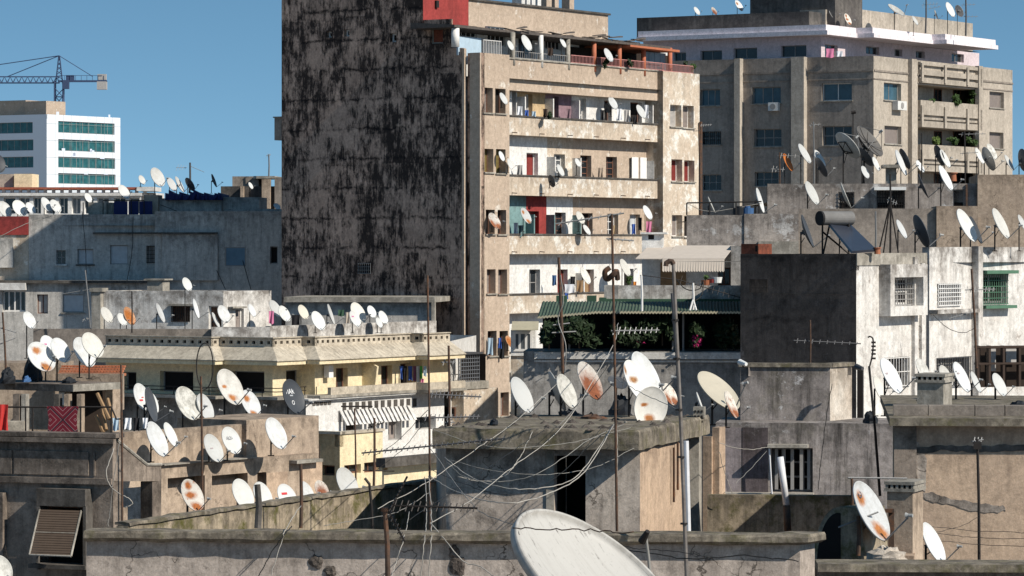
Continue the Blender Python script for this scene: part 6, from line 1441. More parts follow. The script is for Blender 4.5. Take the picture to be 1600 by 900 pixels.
(gR,'rightmost white dish on the tan house roof',1562,601,40,67,.5,30,'dish_white',626),
# tower balconies
(gT,'small white dish left on the top veranda of the tower',798,71,17,TD(798,-.3),.5,28,'dish_white',84),
(gT,'large white dish between the white veranda columns of the tower',823,67,28,TD(823,-.3),.45,28,'dish_white',92),
(gT,'small white dish under the thatch beside the grimy veranda column',880,67,17,TD(880,-.3),.4,30,'dish_white',92),
(gT,'white dish over a potted plant between the orange columns of the tower',951,86,24,TD(951,.3),.45,30,'dish_white',104),
(gT,'white dish beside the upper pier windows of the tower',787,154,21,TD(787,.3),.42,30,'dish_white',168),
(gT,'white dish in the middle of the uppermost open balcony',958,161,23,TD(958,-.2),.5,32,'dish_white',182),
(gT,'dark dish behind the white one on the uppermost open balcony',949,169,16,TD(949,-.6),-.6,30,'dish_dark',186),
(gT,'white dish at the right end of the uppermost open balcony',1002,174.6,25,TD(1002,-.2),.45,32,'dish_white',192),
(gT,'small white dish at the olive shuttered pier window',784,244,17,TD(784,.3),.42,24,'dish_white',258),
(gT,'small white dish at the left end of the second open balcony',797,256,18,TD(797,.3),.4,20,'dish_white',270),
(gT,'white dish leaning over the middle of the second open balcony',876,266,21,TD(876,-.1),.4,28,'dish_white',280),
(gT,'tiny white dish beside a brown door on the second open balcony',903,254,15,TD(903,-.3),.5,30,'dish_white',274),
(gT,'dark dish hanging below the rail of the second open balcony',862,283,20,TD(862,.3),-.5,20,'dish_dark',294),
(gT,'rusty dish at the third pair of pier windows',773,345,29,TD(773,.35),.5,34,'dish_rust_edge',362),
(gT,'rust streaked white dish before the red balcony wall',822,337,28,TD(822,.1),.45,30,'dish_rust_ring',362),
(gT,'pale dish in the middle of the third open balcony',907,340,22,TD(907,-.1),.5,30,'dish_dirty',362),
(gT,'white dish hung low over the third balcony parapet',917,359,19,TD(917,.2),.4,35,'dish_white',372),
(gT,'white dish at the right end of the third open balcony',1012,332,25,TD(1012,.0),.45,30,'dish_white',360),
(gT,'pale dish before the brown door of the fourth balcony',915,431,29,TD(915,-.1),.4,28,'dish_dirty',456),
(gT,'large pale dish beside the beige awnings on the fourth balcony',977,418,30,TD(977,.3),.4,28,'dish_dirty',450),
(gT,'small rusty dish on the tower pier beside hanging laundry',797,534,22,TD(797,.45),.45,34,'dish_rust_all',548),
]
for r in rows:
    grp,lab,px,py,ln,D,rr,t,mat,base=r[:10]; lg=r[10] if len(r)>10 else None
    dish(lab,px,py,ln,D,rr,t,mat,base,logo=lg,group=grp)
# big mesh dishes of the peeling house
dish('big greyish dish on a strutted mount seen from below on the peeling house',1325,227,52,153.5,-.34,42,'dish_grey',292,kind='mesh',group='two big dishes on the peeling house')
dish('big dark mesh dish with spokes and tripod feed on the peeling house',1359,220.5,60,154.5,.42,42,'dish_mesh',292,kind='mesh',group='two big dishes on the peeling house')
# foreground
dish('white dish with two orange rust blots and black ring mark before the tan house',1362,798,103,52.8,.42,30,'dish_rust_ring',866,logo=[('O',-.12,.6,.4,'mark_grey'),('#',-.12,.6,.1,'mark_pale')],group='foreground dishes',mast='rust_pipe')
dish('clean white dish low before the tan wall at the lower right',1459,848,70,56.5,.4,29,'dish_white',884,group='foreground dishes')
dish('pale dish cut by the lower left corner of the picture',-2,892,52,44,.75,30,'dish_dirty',930,group='foreground dishes')
dish('huge weathered foreground dish with dark streaks at the bottom of the picture',934,907,320,23.5,.36,55,'dish_big',1090,big=True,group='foreground dishes',arm=False)

cable('dark rod stretched across the huge foreground dish',[(800,826,23.3),(860,827,23.0),(930,829,22.7),(990,834,22.4)],.008,'rust_pipe',group='wires on the foreground dish')
cable('thin black wire lying down the face of the huge foreground dish',[(806,829,23.4),(825,850,23.5),(850,872,23.6),(880,902,23.7)],.005,'cable_black',group='wires on the foreground dish')
# ================================================================== masts, aerials and poles
antenna('tall grey steel pole with a hooked top in front of the concrete hut',(1052,412),(1073,905),48,(),r=.028,mat='pipe_grey',name='steel_pole',cat='pole',
  extra=lambda o:(MB().tube([W(1052,413,48),W(1050,408.5,48),W(1046,408,48),W(1041,411,48),W(1040.5,416,48)],.036,8).build('hook','rust_pipe',o),
  [MB().tube([W(1050+y*.0433-17.9+1,y,48)-Vector((.0,.02,.012)),W(1050+y*.0433-17.9+1,y,48)-Vector((0,.02,-.012))],.05,8).build('clamp','iron',o) for y in (500,560,640,714,818)]))
antenna('thin rusty pole with a grey sleeve just left of the hooked pole',(1050,458),(1064,668),60,(),r=.03,mat='galv_dark',name='steel_pole',cat='pole')
antenna('rusty cable wrapped pole in front of the green roofed veranda',(873,402),(880,606),72,((862,520,900,518,0,0),(864,508,890,505,0,0)),r=.035,mat='rust_pipe',extra=lambda o:[MB().tube(spline([W(876,430,71.9),W(880,470,71.8),W(872,500,71.9),W(884,540,71.8),W(882,590,71.8)],8),.012,5).build('coiled_cable','cable_grey',o)])
antenna('tall thin aerial mast with two booms in front of the hut doorway',(956,335),(964,832),60.5,((868,350,975,333,7,.3,.3),(948,373,990,376,4,.25,.2),(955,517,1030,516,9,.16,.85)),r=.024,mat='rust_pipe',extra=lambda o:[MB().tube(spline([W(953,418,60.3),W(945,425,60.3),W(948,436,60.4),W(957,430,60.3),W(963,424,60.3),W(965,436,60.4)],6),.05,6).build('cable_bundle','rust_pipe',o)])
antenna('long thin mast carrying crossed rod aerials left of the hut slab',(668,430),(672,835),60.4,((672,616,752,620,13,.14,.9),(662,653,750,651,13,.14,.9),(565,708,790,685,26,.16,.5,-.6)),r=.02,mat='rust_pipe',dark='galv_dark')
antenna('rusty mast behind the cage balcony with short cross rods',(701,540),(702,668),78,((690,566,712,566,3,.2,.7),(695,660,710,660,2,.2,.7)),r=.03,mat='rust_pipe')
antenna('rusty ringed pole with a big wire hoop on the left terrace',(314,588),(316,824),71,(),r=.026,mat='rust_pipe',name='ringed_pole',extra=lambda o:[MB().tube([W(320+13*math.cos(a)+0*a,572+36*math.sin(a),71) for a in [2*math.pi*k/28 for k in range(29)]],.014,6).build('hoop','iron',o)])
antenna('thin rusty pole at the corner of the sooty house',(189,570),(191,822),69,(),r=.022,mat='rust_pipe',name='pole',cat='pole')
antenna('short rusty pole with bristling fishbone aerial before the front wall',(601,795),(606,906),45,((609,797,636,745,9,.17,.4,-.3),(612,790,746,794,14,.18,.75,-.3),(608,800,632,846,7,.16,.5)),r=.035,mat='rust_pipe',dark='iron',extra=lambda o:[MB().tube([W(601,793,45),W(601,799,45)],.05,10).build('pole_cap','rust_pipe',o)])
antenna('dark thin pole with small aerial box against the tan house wall',(1527,686),(1530,886),57.5,((1519,690,1536,687,3,.15,.9),),r=.026,mat='iron',extra=lambda o:[MB().box(*sum(([a-.06,a+.06] for a in W(1527,696,57.4)),[])).build('amplifier_box','iron',o)])
antenna('leaning dark pole with a curled rod aerial before the sunlit house',(1358,572),(1375,775),64,(),r=.026,mat='iron',extra=lambda o:[MB().tube(spline([W(1358,575,64),W(1362,560,64),W(1364,545,64),W(1364,530,64),W(1360,526,64),W(1356,527,64)],6),.016,6).build('curled_rod','iron',o)]+[MB().tube([W(1364,y,63.9)-Vector((.03,0,0)),W(1364,y,63.9)+Vector((.05,0,0))],.02,6).build('insulator','iron',o) for y in (535,541,547,553,560)])
antenna('rusty slim pole with a flat boom before the barred house',(1518,420),(1526,575),96,((1508,453,1555,452,8,.2,.9),(1482,498,1520,488,5,.3,.5)),r=.035,mat='rust_pipe')
antenna('thin rod mast on top of the streaked box house with a long boom',(1266,500),(1266,570),79.5,((1240,532,1345,537,9,.12,.9),),r=.02,mat='rust_pipe',dark='galv_dark')
antenna('thin mast with rods in front of the small yellow house',(554,638),(556,760),84,(),r=.022,mat='rust_pipe',name='pole',cat='pole',extra=lambda o:[MB().tube([W(533,635,84),W(582,635,84.2)],.02,5).build('cross_arm','iron',o)])
antenna('rusty post with a fishbone boom before the yellow house',(585,653),(584,760),80,((575,668,600,660,6,.25,.6),(567,735,616,736,0,0)),r=.03,mat='rust_pipe',dark='iron')
antenna('thick dark post behind the mossy wall beside the rusted dishes',(402,757),(403,825),58.4,(),r=.06,mat='concrete_dark',name='post',cat='post')
antenna('tall thin dark post rising over the mossy wall',(470,725),(470,825),58.6,(),r=.03,mat='rust_pipe',name='post',cat='post')
antenna('rusty bent post leaning over the mossy wall near the fishbone aerial',(577,755),(582,826),59,(),r=.025,mat='iron',name='post',cat='post',extra=lambda o:[MB().tube([W(577,756,59),W(570,747,59)],.025,6).build('bent_tip','iron',o)])
antenna('aerial mast on the far left skyline with a leaning boom',(297,254),(296,302),197,((296,259,319,269,0,0),(275,262,292,262,4,.5,.7)),r=.06,mat='galv_dark')
antenna('thin aerial mast on the orange lit block left of the tower',(420,241),(420,276),222,((416,243,423,242,3,.4,.6),),r=.05,mat='galv')
antenna('leaning tv mast beside the tall chimney of the roof house',(133,422),(141,512),149,((99,459,141,452,0,0),(129,500,140,497,3,.3,.6)),r=.035,mat='galv')
antenna('thin pole with rods on the left roof behind the cream parapet',(206,455),(206,520),147,((200,470,212,470,3,.2,.8),),r=.03,mat='iron')
antenna('dark aerial mast at the far left behind the roof shelter',(4,488),(10,598),94,((0,512,26,520,4,.4,.6),(-6,540,24,528,0,0)),r=.03,mat='rust_pipe')
antenna('tv mast with three booms at the right end of the pink attic roof',(1509,-6),(1509,56),237,((1502,8,1524,7,4,.5,.6),(1504,26,1528,26,4,.5,.6)),r=.06,mat='galv_dark')
antenna('tv mast left of the white dish on the pink attic roof',(1447,-2),(1446,52),237,((1440,8,1466,6,5,.6,.7),(1450,14,1470,10,3,.5,.6)),r=.06,mat='galv_dark')
antenna('slim rod mast with knob before the grey apartment house',(1271,190),(1272,296),152,((1264,196,1282,194,3,.3,.6),),r=.03,mat='galv')
antenna('thin pole with lamp-like tip in front of the grey apartment house',(1333,176),(1332,240),160,(),r=.03,mat='iron',extra=lambda o:[MB().tube([W(1330,176,160),W(1337,175,160)],.09,6).build('tip','iron',o)])
antenna('dark thin mast before the planted loggia',(1507,205),(1508,290),152,((1498,210,1540,209,4,.3,.6),(1500,240,1528,238,3,.3,.6)),r=.035,mat='iron')
antenna('thin mast leaning in front of the pilaster beside the dark loggia',(1440,208),(1440,285),152,(),r=.03,mat='iron',name='pole',cat='pole')
antenna('rooftop aerial with low rods left of the orange dish',(1218,238),(1218,298),152,((1205,264,1226,265,4,.35,.8),(1215,243,1248,244,3,.3,.8)),r=.035,mat='rust_pipe')
antenna('slim mast on the black walled house roof right of the heater',(1368,330),(1368,400),112,(),r=.03,mat='galv',name='pole',cat='pole')
antenna('tripod mast of thin rods before the grey terrace wall',(1391,272),(1391,398),118,((1386,312,1402,318,4,.3,.7),),r=.035,mat='iron',extra=lambda o:[MB().tube([W(1391,315,118),W(x,398,118)],.025,5).build('stay_rod','iron',o) for x in (1372,1380,1404)])
antenna('rusty roof pole beside the white shaft on the tower right edge',(1092,192),(1094,322),160,((1083,205,1094,204,0,0),(1094,196,1112,195,5,.15,.9)),r=.05,mat='rust_pipe')
antenna('long zigzag rod aerial over the upper terrace of the veranda house',(1002,430),(1003,486),118,((1000,430,1060,437,0,0),(1060,437,1160,466,12,.42,.75)),r=.04,mat='white_paint',dark='iron')
antenna('white roof aerial foot standing on the green veranda roof',(1083,442),(1083,484),117.6,(),r=.04,mat='white_paint',extra=lambda o:[MB().tube([W(1083,468,117.6),W(x,485,117.4)],.03,5).build('foot','white_paint',o) for x in (1078,1088)])
antenna('flat blue grey aerial bar over the rusted foreground dish',(1331,748),(1332,862),53.4,((1325,746.5,1417,747.5,8,.1,.15),),r=.024,mat='rust_pipe',dark='galv')
antenna('pair of rusty square posts beside the foreground dish',(1341,806),(1341,868),52.6,((1310,824,1372,800,0,0),),r=.035,mat='rust_pipe',name='dish_mount',cat='mount')
antenna('wire topped post of the foreground lamp at the bottom edge',(1009,838),(1016,906),42,(),r=.02,mat='cable_grey',name='lamp_post',cat='lamp',extra=lambda o:[MB().tube([W(1003,846,42),W(1012,830,41.9)],.05,10,.03).build('lamp_head','iron',o)])
mb=MB().tube([W(1219,714,63),W(1229,790,63)],.06,12); wp=thing('standing_pipe','white pipe stub leaning on a dark base before the barred dark window','pipe',W(1231,832,63)); mb.build('pipe','pipe_white',wp,smooth=True); MB().tube([W(1229,789,63),W(1231,832,63)],.064,12).build('pipe_base','rust_pipe',wp,smooth=True)

# ================================================================== cables
cw='white cables strung from the hut roof'
cable('white cable sagging deepest from the hut roof to the rod mast',[(960,662,61.5),(915,735,58),(860,770,56),(800,786,55),(745,779,56),(700,762,58),(672,744,60)],.017,group=cw)
cable('second white cable looping from the hut roof to the rod mast',[(958,664,61.5),(905,740,58),(850,762,57),(790,762,57),(735,745,58),(695,715,60)],.016,group=cw)
cable('white cable rising from the front wall to the tall aerial mast',[(672,818,50),(735,782,54),(800,730,58),(880,665,62),(955,545,66),(966,505,72)],.014,group=cw)
cable('straight white cable slanting across the mossy wall to the hut roof',[(590,795,56),(660,758,58),(740,704,60),(800,662,62),(870,600,66)],.013,group=cw)
cable('thin slack cable from the hut slab down to the rod mast foot',[(832,675,61),(812,715,60),(790,742,59),(755,752,59),(715,745,59)],.013,group=cw)
cable('grey cable arching from slab edge across the hut doorway',[(975,663,61.3),(920,688,60),(850,735,59),(790,752,59),(730,747,59),(697,722,60)],.012,'cable_grey',group=cw)
cable('white cable hanging straight down beside the hut doorway',[(963,658,61.3),(965,720,61),(963,780,60.9),(964,832,60.8)],.014,group=cw)
cable('white cable curving from the rod mast over the front wall',[(674,818,49),(700,850,48.5),(725,878,48.3),(752,886,48.1),(778,906,47.8)],.014,group=cw)
cable('left one of two white cables hanging down the front wall',[(664,745,58),(667,800,52),(664,838,48.6),(657,906,48.3)],.013,group=cw)
cable('right one of two white cables hanging down the front wall',[(670,745,58),(674,800,52),(674,838,48.6),(669,906,48.3)],.013,group=cw)
cable('pale cable draped over the cornice near the fishbone aerial',[(640,800,52),(632,838,48.6),(618,880,48.2),(610,906,48)],.012,group=cw)
for k,(lab,pp) in enumerate((('thin grey cable just above the deepest white loop',[(940,668,61.6),(890,728,59),(830,768,57.5),(770,770,57),(715,752,58.5),(676,735,60)]),('faint cable from the slab corner to the rod mast top',[(985,668,61.4),(900,690,60.5),(800,700,60),(730,690,60),(670,668,60.3)]),('slack dark wire across the hut doorway',[(990,700,61.2),(930,730,60.5),(850,742,60),(770,735,60),(700,718,60.5)]),('grey wire slanting over the hut wall to the fishbone aerial',[(850,672,61.4),(790,712,58),(720,760,54),(640,812,49)]),('thin wire from the tall aerial mast to the hut slab',[(958,560,61),(915,620,62),(870,668,61.5)]),('thin wire from the tall aerial mast to the hooked pole',[(960,590,60.5),(1005,615,56),(1062,640,49)]),('wire fanning left from the rod mast toward the yellow house',[(668,655,60.3),(630,700,66),(588,735,78)]),('low wire from the rod mast to the mossy wall',[(670,770,60),(620,800,59),(560,812,58.6),(505,822,58.4)]),('wire drooping from the rod mast behind the big dish',[(672,700,60),(740,790,54),(800,818,50),(860,832,48.8)]))):
    cable(lab,pp,.011,'cable_grey' if k%3 else 'cable_black',group=cw)
cb='cables on the walls and roofs'
cable('dark cable lying diagonally across the left front wall',[(455,822,49.0),(444,836,48.6),(425,862,48.6),(400,906,48.5)],.015,'cable_black',group=cb)
cable('pale cable dropping over the cornice left of the rubble scar',[(470,790,52),(446,828,48.8),(440,845,48.6),(422,906,48.5)],.012,'cable_white',group=cb)
cable('black cable pair sagging along the right front wall',[(935,852,47.9),(1000,862,47.8),(1080,873,47.6),(1165,868,47.5),(1248,876,47.3)],.016,'cable_black',group=cb)
cable('thin black cable on the front wall below the cornice',[(930,838,47.9),(990,856,47.8),(1060,862,47.6),(1110,872,47.5)],.01,'cable_black',group=cb)
cable('white cable hanging in loops at the corner of the sooty house',[(178,700,70.5),(166,740,70.4),(178,765,70.4),(203,780,70.3),(206,788,70.3),(196,793,70.3)],.02,'cable_white',group=cb)
cable('thin cable down the sooty house facade left of the blind',[(40,690,73.5),(37,760,73.5),(38,850,73.4),(39,906,73.3)],.014,'cable_grey',group=cb)
cable('second cable down the sooty house corner beside the pole',[(187,690,70),(176,760,70),(172,800,70),(168,824,69.9)],.014,'cable_grey',group=cb)
cable('bent black wires against the grey streaked wall',[(1300,600,75.8),(1290,660,75.9),(1283,720,75.9),(1278,765,75.9)],.016,'cable_black',group=cb)
cable('red and white wire looping from side pilaster to the barred dark window',[(1124,692,66),(1150,700,67),(1180,702,70),(1200,698,74)],.012,'cable_white',group=cb)
cable('thin pale rope crossing before the mauve stained wall',[(1198,704,73),(1175,730,70),(1150,755,68)],.01,'cable_grey',group=cb)
cable('thin white string hanging left of the mauve stained wall',[(1124,706,66),(1133,740,66.3),(1144,770,66.4)],.012,'cable_white',group=cb)
for i,(y,l) in enumerate(((824,'upper'),(834,'middle'),(845,'lower'))):
    cable(f'{l} dark wire strung across the tan house wall at right',[(1400,y-7+i*2,56),(1470,y,57),(1530,y+6,57.3),(1640,y+9,57)],.009,'cable_black',group=cb)
cable('thin wire slanting up to the dark pole on the tan house wall',[(1398,852,55.5),(1440,838,56.5),(1500,822,57.2),(1528,808,57.3)],.008,'cable_black',group=cb)
cable('dark wire slanting down the shaded house facade at left',[(-5,372,187),(40,350,188),(80,338,189.8)],.03,'cable_grey',group=cb)
for i,(a,b) in enumerate((((128,330),(135,450)),((208,338),(196,450)),((305,338),(352,452)),((360,338),(392,452)))):
    cable('black wire hanging down the shaded house '+('left of its first window','between its middle windows','over the projecting bay','over the blue shutter')[i],[(a[0],a[1],189.3),((a[0]*.6+b[0]*.4)+3,a[1]*.5+b[1]*.5,189.0),(b[0],b[1],188.2)],.035,'cable_black',group=cb)
cable('dark wire along the roof edge of the shaded house',[(250,320,190.5),(300,336,190.3),(350,332,190.3),(440,336,190.2)],.035,'cable_black',group=cb)
cable('loose wire crossing the barred house below its window',[(1458,492,110),(1480,512,110),(1505,520,110),(1524,512,110)],.02,'cable_black',group=cb)
cable('sagging wire from the railing to the peeling house dish',[(1073,318,142),(1110,330,142),(1190,318,145)],.02,'cable_grey',group=cb)
cable('black cables looping over the upper terrace parapet',[(1058,438,119),(1072,452,118.5),(1092,452,118.5),(1098,440,118.5),(1096,462,118.3),(1078,474,118)],.035,'cable_black',group=cb)
cable('guy wire rising from the small yellow house to the long mast',[(585,712,76),(620,690,72),(668,640,62)],.012,'cable_black',group=cb)

# ================================================================== laundry, plants and small things
def cloth(label, px,py,w_,h,D,mat,name='garment',group=None,dd=.04,fr=None,shape='rect'):
    """a hanging cloth with folds and thickness"""
    x0=W(px,py,D); W_m=w_*D/F; H_m=h*D/F; nx,nz=10,8; v=[]; f=[]; ph=random.uniform(0,6)
    for j in range(nz+1):
        for i in range(nx+1):
            s_,t_=i/nx,j/nz; pinch=1-.12*math.sin(math.pi*t_)*random.uniform(.8,1.2)
            if shape=='shirt' and t_<.35: k=1.25
            elif shape=='shirt': k=.8
            elif shape=='trousers': k=.9
            else: k=1
            v.append((x0.x+(s_-.5)*W_m*k*pinch, x0.y+dd*math.sin(s_*9+ph+t_*2)*(.3+t_), x0.z-H_m*t_*(1+.05*math.sin(s_*7+ph))))
    N=(nx+1)*(nz+1)
    for j in range(nz):
        for i in range(nx):
            if shape=='trousers' and j>=3 and i in (4,5): continue
            a=j*(nx+1)+i; f.append((a,a+nx+1,a+nx+2,a+1))
    v+= [(a,b+.012,c) for a,b,c in v]; f+=[tuple(q+N for q in reversed(x)) for x in f]
    mb=MB().add(v,f); o=mb.build(name,mat,None,label,smooth=True,cat='laundry' if name!='carpet' else 'carpet',group=group,loc=x0); LABELS.add(label); return o
random.seed(4)
gl='laundry on the cream house balcony'
LD=lambda px: fd(frs[6],px,.1) if px>642 else fd(frs[5],px,.3)
for lab,px,w_,h,m,s_ in (('blue shirt hanging leftmost on the cream balcony',627,5,20,'cloth_blue','shirt'),('black garment on the cream balcony beside the blue shirt',633,6,26,'cloth_black','trousers'),('blue cloth in the middle of the cream balcony laundry',641,7,22,'cloth_blue','rect'),('patterned dark and white cloth on the cream balcony',648,5,24,'cloth_mauve','rect'),('white cloth on the cream balcony line',653,5,26,'cloth_white','rect'),('bright green strip of cloth on the cream balcony line',658,4,22,'cloth_green','rect'),('pale blue towel rightmost on the cream balcony line',664,5,16,'cloth_pale_blue','rect')):
    cloth(lab,px,572,w_,h,LD(px),m,group=gl,shape=s_)
cloth('small pink cloth low on the cream balcony line',660,592,5,10,LD(660),'cloth_pink',group=gl)
mb=MB(); 
cloth('pink purple cloth hung by the roof house corner',424,486,8,20,155.2,'cloth_pink',group='laundry on the cream roof')
cloth('dark cloth hung on the cream roof under the cream dish',462,492,14,20,158.5,'cloth_black',group='laundry on the cream roof')
cloth('green cloth hung under the thin dish on the cream roof',533,484,10,10,159,'green_paint',group='laundry on the cream roof')
cloth('beige towel hung beside the large greyish dish on the cream roof',543,488,7,22,159,'cloth_beige',group='laundry on the cream roof')
gq='laundry below the roof shelter'
for lab,px,w_,h,m in (('pale blue white towel at the left of the line by the sooty house',181,10,20,'cloth_pale_blue'),('white towel hanging in the middle of the line by the sooty house',200,11,18,'cloth_white'),('dark cloth on the line by the sooty house',213,10,20,'cloth_black'),('white cloth at right end of the line under the dish with a small red mark',227,8,16,'cloth_white')):
    cloth(lab,px,653,w_,h,82,m,group=gq)
cloth('red patterned cloth hung at the far left of the roof railing',5,632,16,42,78.9,'cloth_red',group=gq)
c_=cloth('dark red carpet with diamond pattern hung over the roof railing',98,635,50,48,78.6,'carpet',name='carpet',dd=.01); c_['category']='carpet'
gt='laundry on the tower'
for lab,px,py,w_,h,m,dd_ in (('pale blue shirt hanging from the lower left pier window',766,528,9,26,'cloth_pale_blue',.2),('dark garments hanging from the lower right pier window',784,534,9,26,'cloth_black',.2),('blue and white shirt hanging from the lower right pier window',781,528,6,16,'cloth_blue',.25),('dark cloth on the top veranda rail of the tower',860,75,9,12,'wood_dark',-.2),
  ('white sheet draped over the fourth balcony rail',890,444,16,14,'cloth_white',-.1),('blue cloth hanging below the fourth balcony rail',885,458,6,9,'cloth_blue',-.05),('brown rug draped over the fourth balcony rail',906,438,11,18,'wood',-.1),('white cloth hanging at right end of the uppermost balcony',1010,164,7,20,'cloth_white',-.4),('dark cloth over the rail of the uppermost balcony',992,182,6,12,'cloth_black',-.2),('pale cloth bundle at the right end of the third balcony',1014,346,9,18,'cloth_pink',-.3),('white cloth by the middle of the uppermost balcony',968,170,7,18,'cloth_white',-.4)):
    cloth(lab,px,py,w_,h,TD(px,dd_),m,group=gt)
for lab,px,py,w_,h,m in (('red white laundry on the left side of the pink attic terrace',1297,76,13,14,'cloth_pink'),('white laundry beside the red one on the pink attic terrace',1312,80,10,9,'cloth_white')):
    cloth(lab,px,py,w_,h,fd(A2,px,1.2),m,group='laundry on the pink attic')

gt2='clutter on the tower balconies'
for lab,px,py,w_,h,m,dd_ in (('pale sheet at the left end of the uppermost balcony',812,166,9,14,'cloth_white',-.45),('blue cloth low in front of the ochre balcony wall',823,172,6,9,'cloth_blue',-.3),('light blue cloth beside the blue one before the ochre wall',834,174,7,8,'cloth_pale_blue',-.3),('brown cloth on the rail before the mauve balcony wall',852,170,7,13,'wood_dark',-.2),('mauve towel before the mauve balcony wall',889,170,8,17,'mauve_wall',-.5),('dark cloth beside the middle dish of the uppermost balcony',941,172,6,16,'cloth_black',-.5),('striped pale cloth on the uppermost balcony',979,172,8,18,'curtain',-.45),('grey blanket at the left end of the second balcony',812,258,9,16,'curtain',-.6),('pale curtain cloth on the second balcony beside a brown door',938,262,8,18,'tower_beige',-.6),('white cloth left on the third balcony',806,348,7,18,'cloth_white',-.5),('teal cloth before the teal balcony wall',814,352,9,18,'teal_wall',-.3),('yellow cloth low on the third balcony',958,352,6,14,'ochre_wall',-.3),('blue garment low on the third balcony right of the middle',990,350,6,16,'cloth_blue',-.4),('grey garment on the third balcony by the white door',1000,340,6,20,'cloth_black',-.4),('blue cloth on the fourth balcony left of the red door',866,430,7,16,'plastic_blue',-.3),('dark box cloth on the fourth balcony',895,432,8,14,'cloth_black',-.5),('orange cloth by the plant on the fourth balcony',992,440,5,10,'cloth_orange',-.3)):
    cloth(lab,px,py,w_,h,TD(px,dd_),m,group=gt2)
def leaves(mb,c,rx,ry,rz,n,sz):
    for k in range(n):
        while True:
            p=Vector((random.uniform(-1,1),random.uniform(-1,1),random.uniform(-1,1)))
            if p.length<1: break
        q=Vector((c[0]+p.x*rx,c[1]+p.y*ry,c[2]+p.z*rz)); a=Vector((random.gauss(0,1),random.gauss(0,1),random.gauss(0,1))).normalized(); b=a.orthogonal().normalized(); s_=sz*random.uniform(.6,1.5)
        mb.quad(q-a*s_,q-b*s_*.5,q+a*s_,q+b*s_*.5)
    return mb
def plant(label,px,py,w_,h,D,mat='leaf',n=160,sz=.07,pot=None,flowers=None,depth=.4,group=None,name='potted_plant',cat='plant'):
    base=W(px,py+h/2,D); o=thing(name,label,cat,base,group); mb=MB()
    for k in range(max(3,int(w_/7))):
        c=W(px+random.uniform(-.35,.35)*w_,py+random.uniform(-.3,.3)*h,D); leaves(mb,c,w_*.24*D/F,depth,h*.26*D/F,int(n/max(3,int(w_/7))),sz)
    mb.build('foliage',mat,o)
    MB().tube([base,W(px+random.uniform(-2,2),py,D)],.03,5,.015).build('stem','stem',o)
    if flowers:
        mb=MB(); leaves(mb,W(px+flowers[0],py+flowers[1],D-.3),flowers[2]*D/F,.2,flowers[3]*D/F,flowers[4],.055); mb.build('blossom','bougainvillea',o)
    if pot: MB().tube([base-Vector((0,0,pot)),base+Vector((0,0,.02))],pot*.42,12,pot*.6).build('pot','terracotta',o)
    return o
random.seed(9)
gv='plants under the green veranda roof'
plant('climbing shrub spilling over the left end of the green veranda',858,519,40,54,118.6,'leaf_dark',520,.10,depth=.8,group=gv,name='climbing_shrub')
plant('dense dark shrub in the left half of the green veranda',905,518,66,52,119.0,'leaf_dark',760,.10,depth=.9,group=gv,name='climbing_shrub')
plant('leafy shrub behind the cable wrapped pole in the green veranda',890,507,36,30,118.0,'leaf_dark',260,.08,depth=.5,group=gv,name='climbing_shrub')
plant('dark shrub in the middle of the green veranda with faint red blossoms',990,522,80,44,119.2,'leaf_dark',820,.10,depth=.9,flowers=(12,10,12,7,14),group=gv,name='climbing_shrub')
plant('dark shrub between middle and hooked pole in the green veranda',1035,515,40,50,119.4,'leaf_dark',420,.10,depth=.9,group=gv,name='climbing_shrub')
plant('shrub with bright pink bougainvillea right of the hooked pole',1092,525,34,40,118.9,'leaf_dark',380,.09,depth=.7,flowers=(-3,7,8,12,110),group=gv,name='bougainvillea')
plant('dark leafy shrub at the right end of the green veranda',1135,515,46,56,119.3,'leaf_dark',560,.10,depth=.9,group=gv,name='climbing_shrub')
gp='plants on the loggias'
LG=lambda px,d=.0: fd(B1.fR,px,d)
plant('large bush at the right end of the upper loggia',1521,152,24,28,LG(1521,-.3),'leaf',420,.12,depth=.6,group=gp,name='shrub')
plant('leafy plants in the middle of the upper loggia',1492,157,26,16,LG(1492,.1),'leaf',340,.11,depth=.4,group=gp,name='shrub')
plant('small plant at the left of the upper loggia',1458,159,10,10,LG(1458,.1),'leaf',90,.1,depth=.3,group=gp,name='shrub')
plant('bushy plants with yellow green leaves on the left of the lower loggia',1464,220,24,16,LG(1464,.1),'leaf_lit',300,.11,depth=.4,group=gp,name='shrub')
plant('low green plants in the middle of the lower loggia',1492,221,24,12,LG(1492,.1),'leaf',260,.11,depth=.4,group=gp,name='shrub')
plant('leafy plants at the right end of the lower loggia',1518,219,20,17,LG(1518,.0),'leaf',280,.11,depth=.4,group=gp,name='shrub')
gq2='potted plants on the tower veranda'
for lab,px,py,w_,h,D,m in (('plant behind the dish between the orange tower columns',948,98,10,16,TD(948,.2),'leaf_dark'),('plant beside the slim post between orange tower columns',985,98,8,12,TD(985,-.1),'leaf_dark'),('plant at the far right end of the tower veranda',1082,106,9,12,TD(1082,-.2),'leaf'),('leafy plant near the right end of the tower veranda',1071,97,9,10,TD(1071,-.6),'leaf_dark'),('dark plant on the parapet of the uppermost open balcony',858,178,8,14,TD(858,.15),'leaf_dark'),('potted plant by the large dish on the fourth balcony',984,436,12,16,TD(984,.2),'leaf')):
    plant(lab,px,py,w_,h,D,m,140,.09,depth=.25,group=gq2)
plant('little green plant beside a white pot on the upper terrace',1103,434,7,9,127,'leaf',60,.07,pot=.3,depth=.2,group='pots on the upper terrace')
mb=MB().tube([W(1120,442,127),W(1120,433,127)],.16,12,.2); mb.build('flower_pot','plastic_white',None,'white pot on the upper terrace under the scalloped awning',cat='pot',group='pots on the upper terrace',loc=W(1120,442,127))
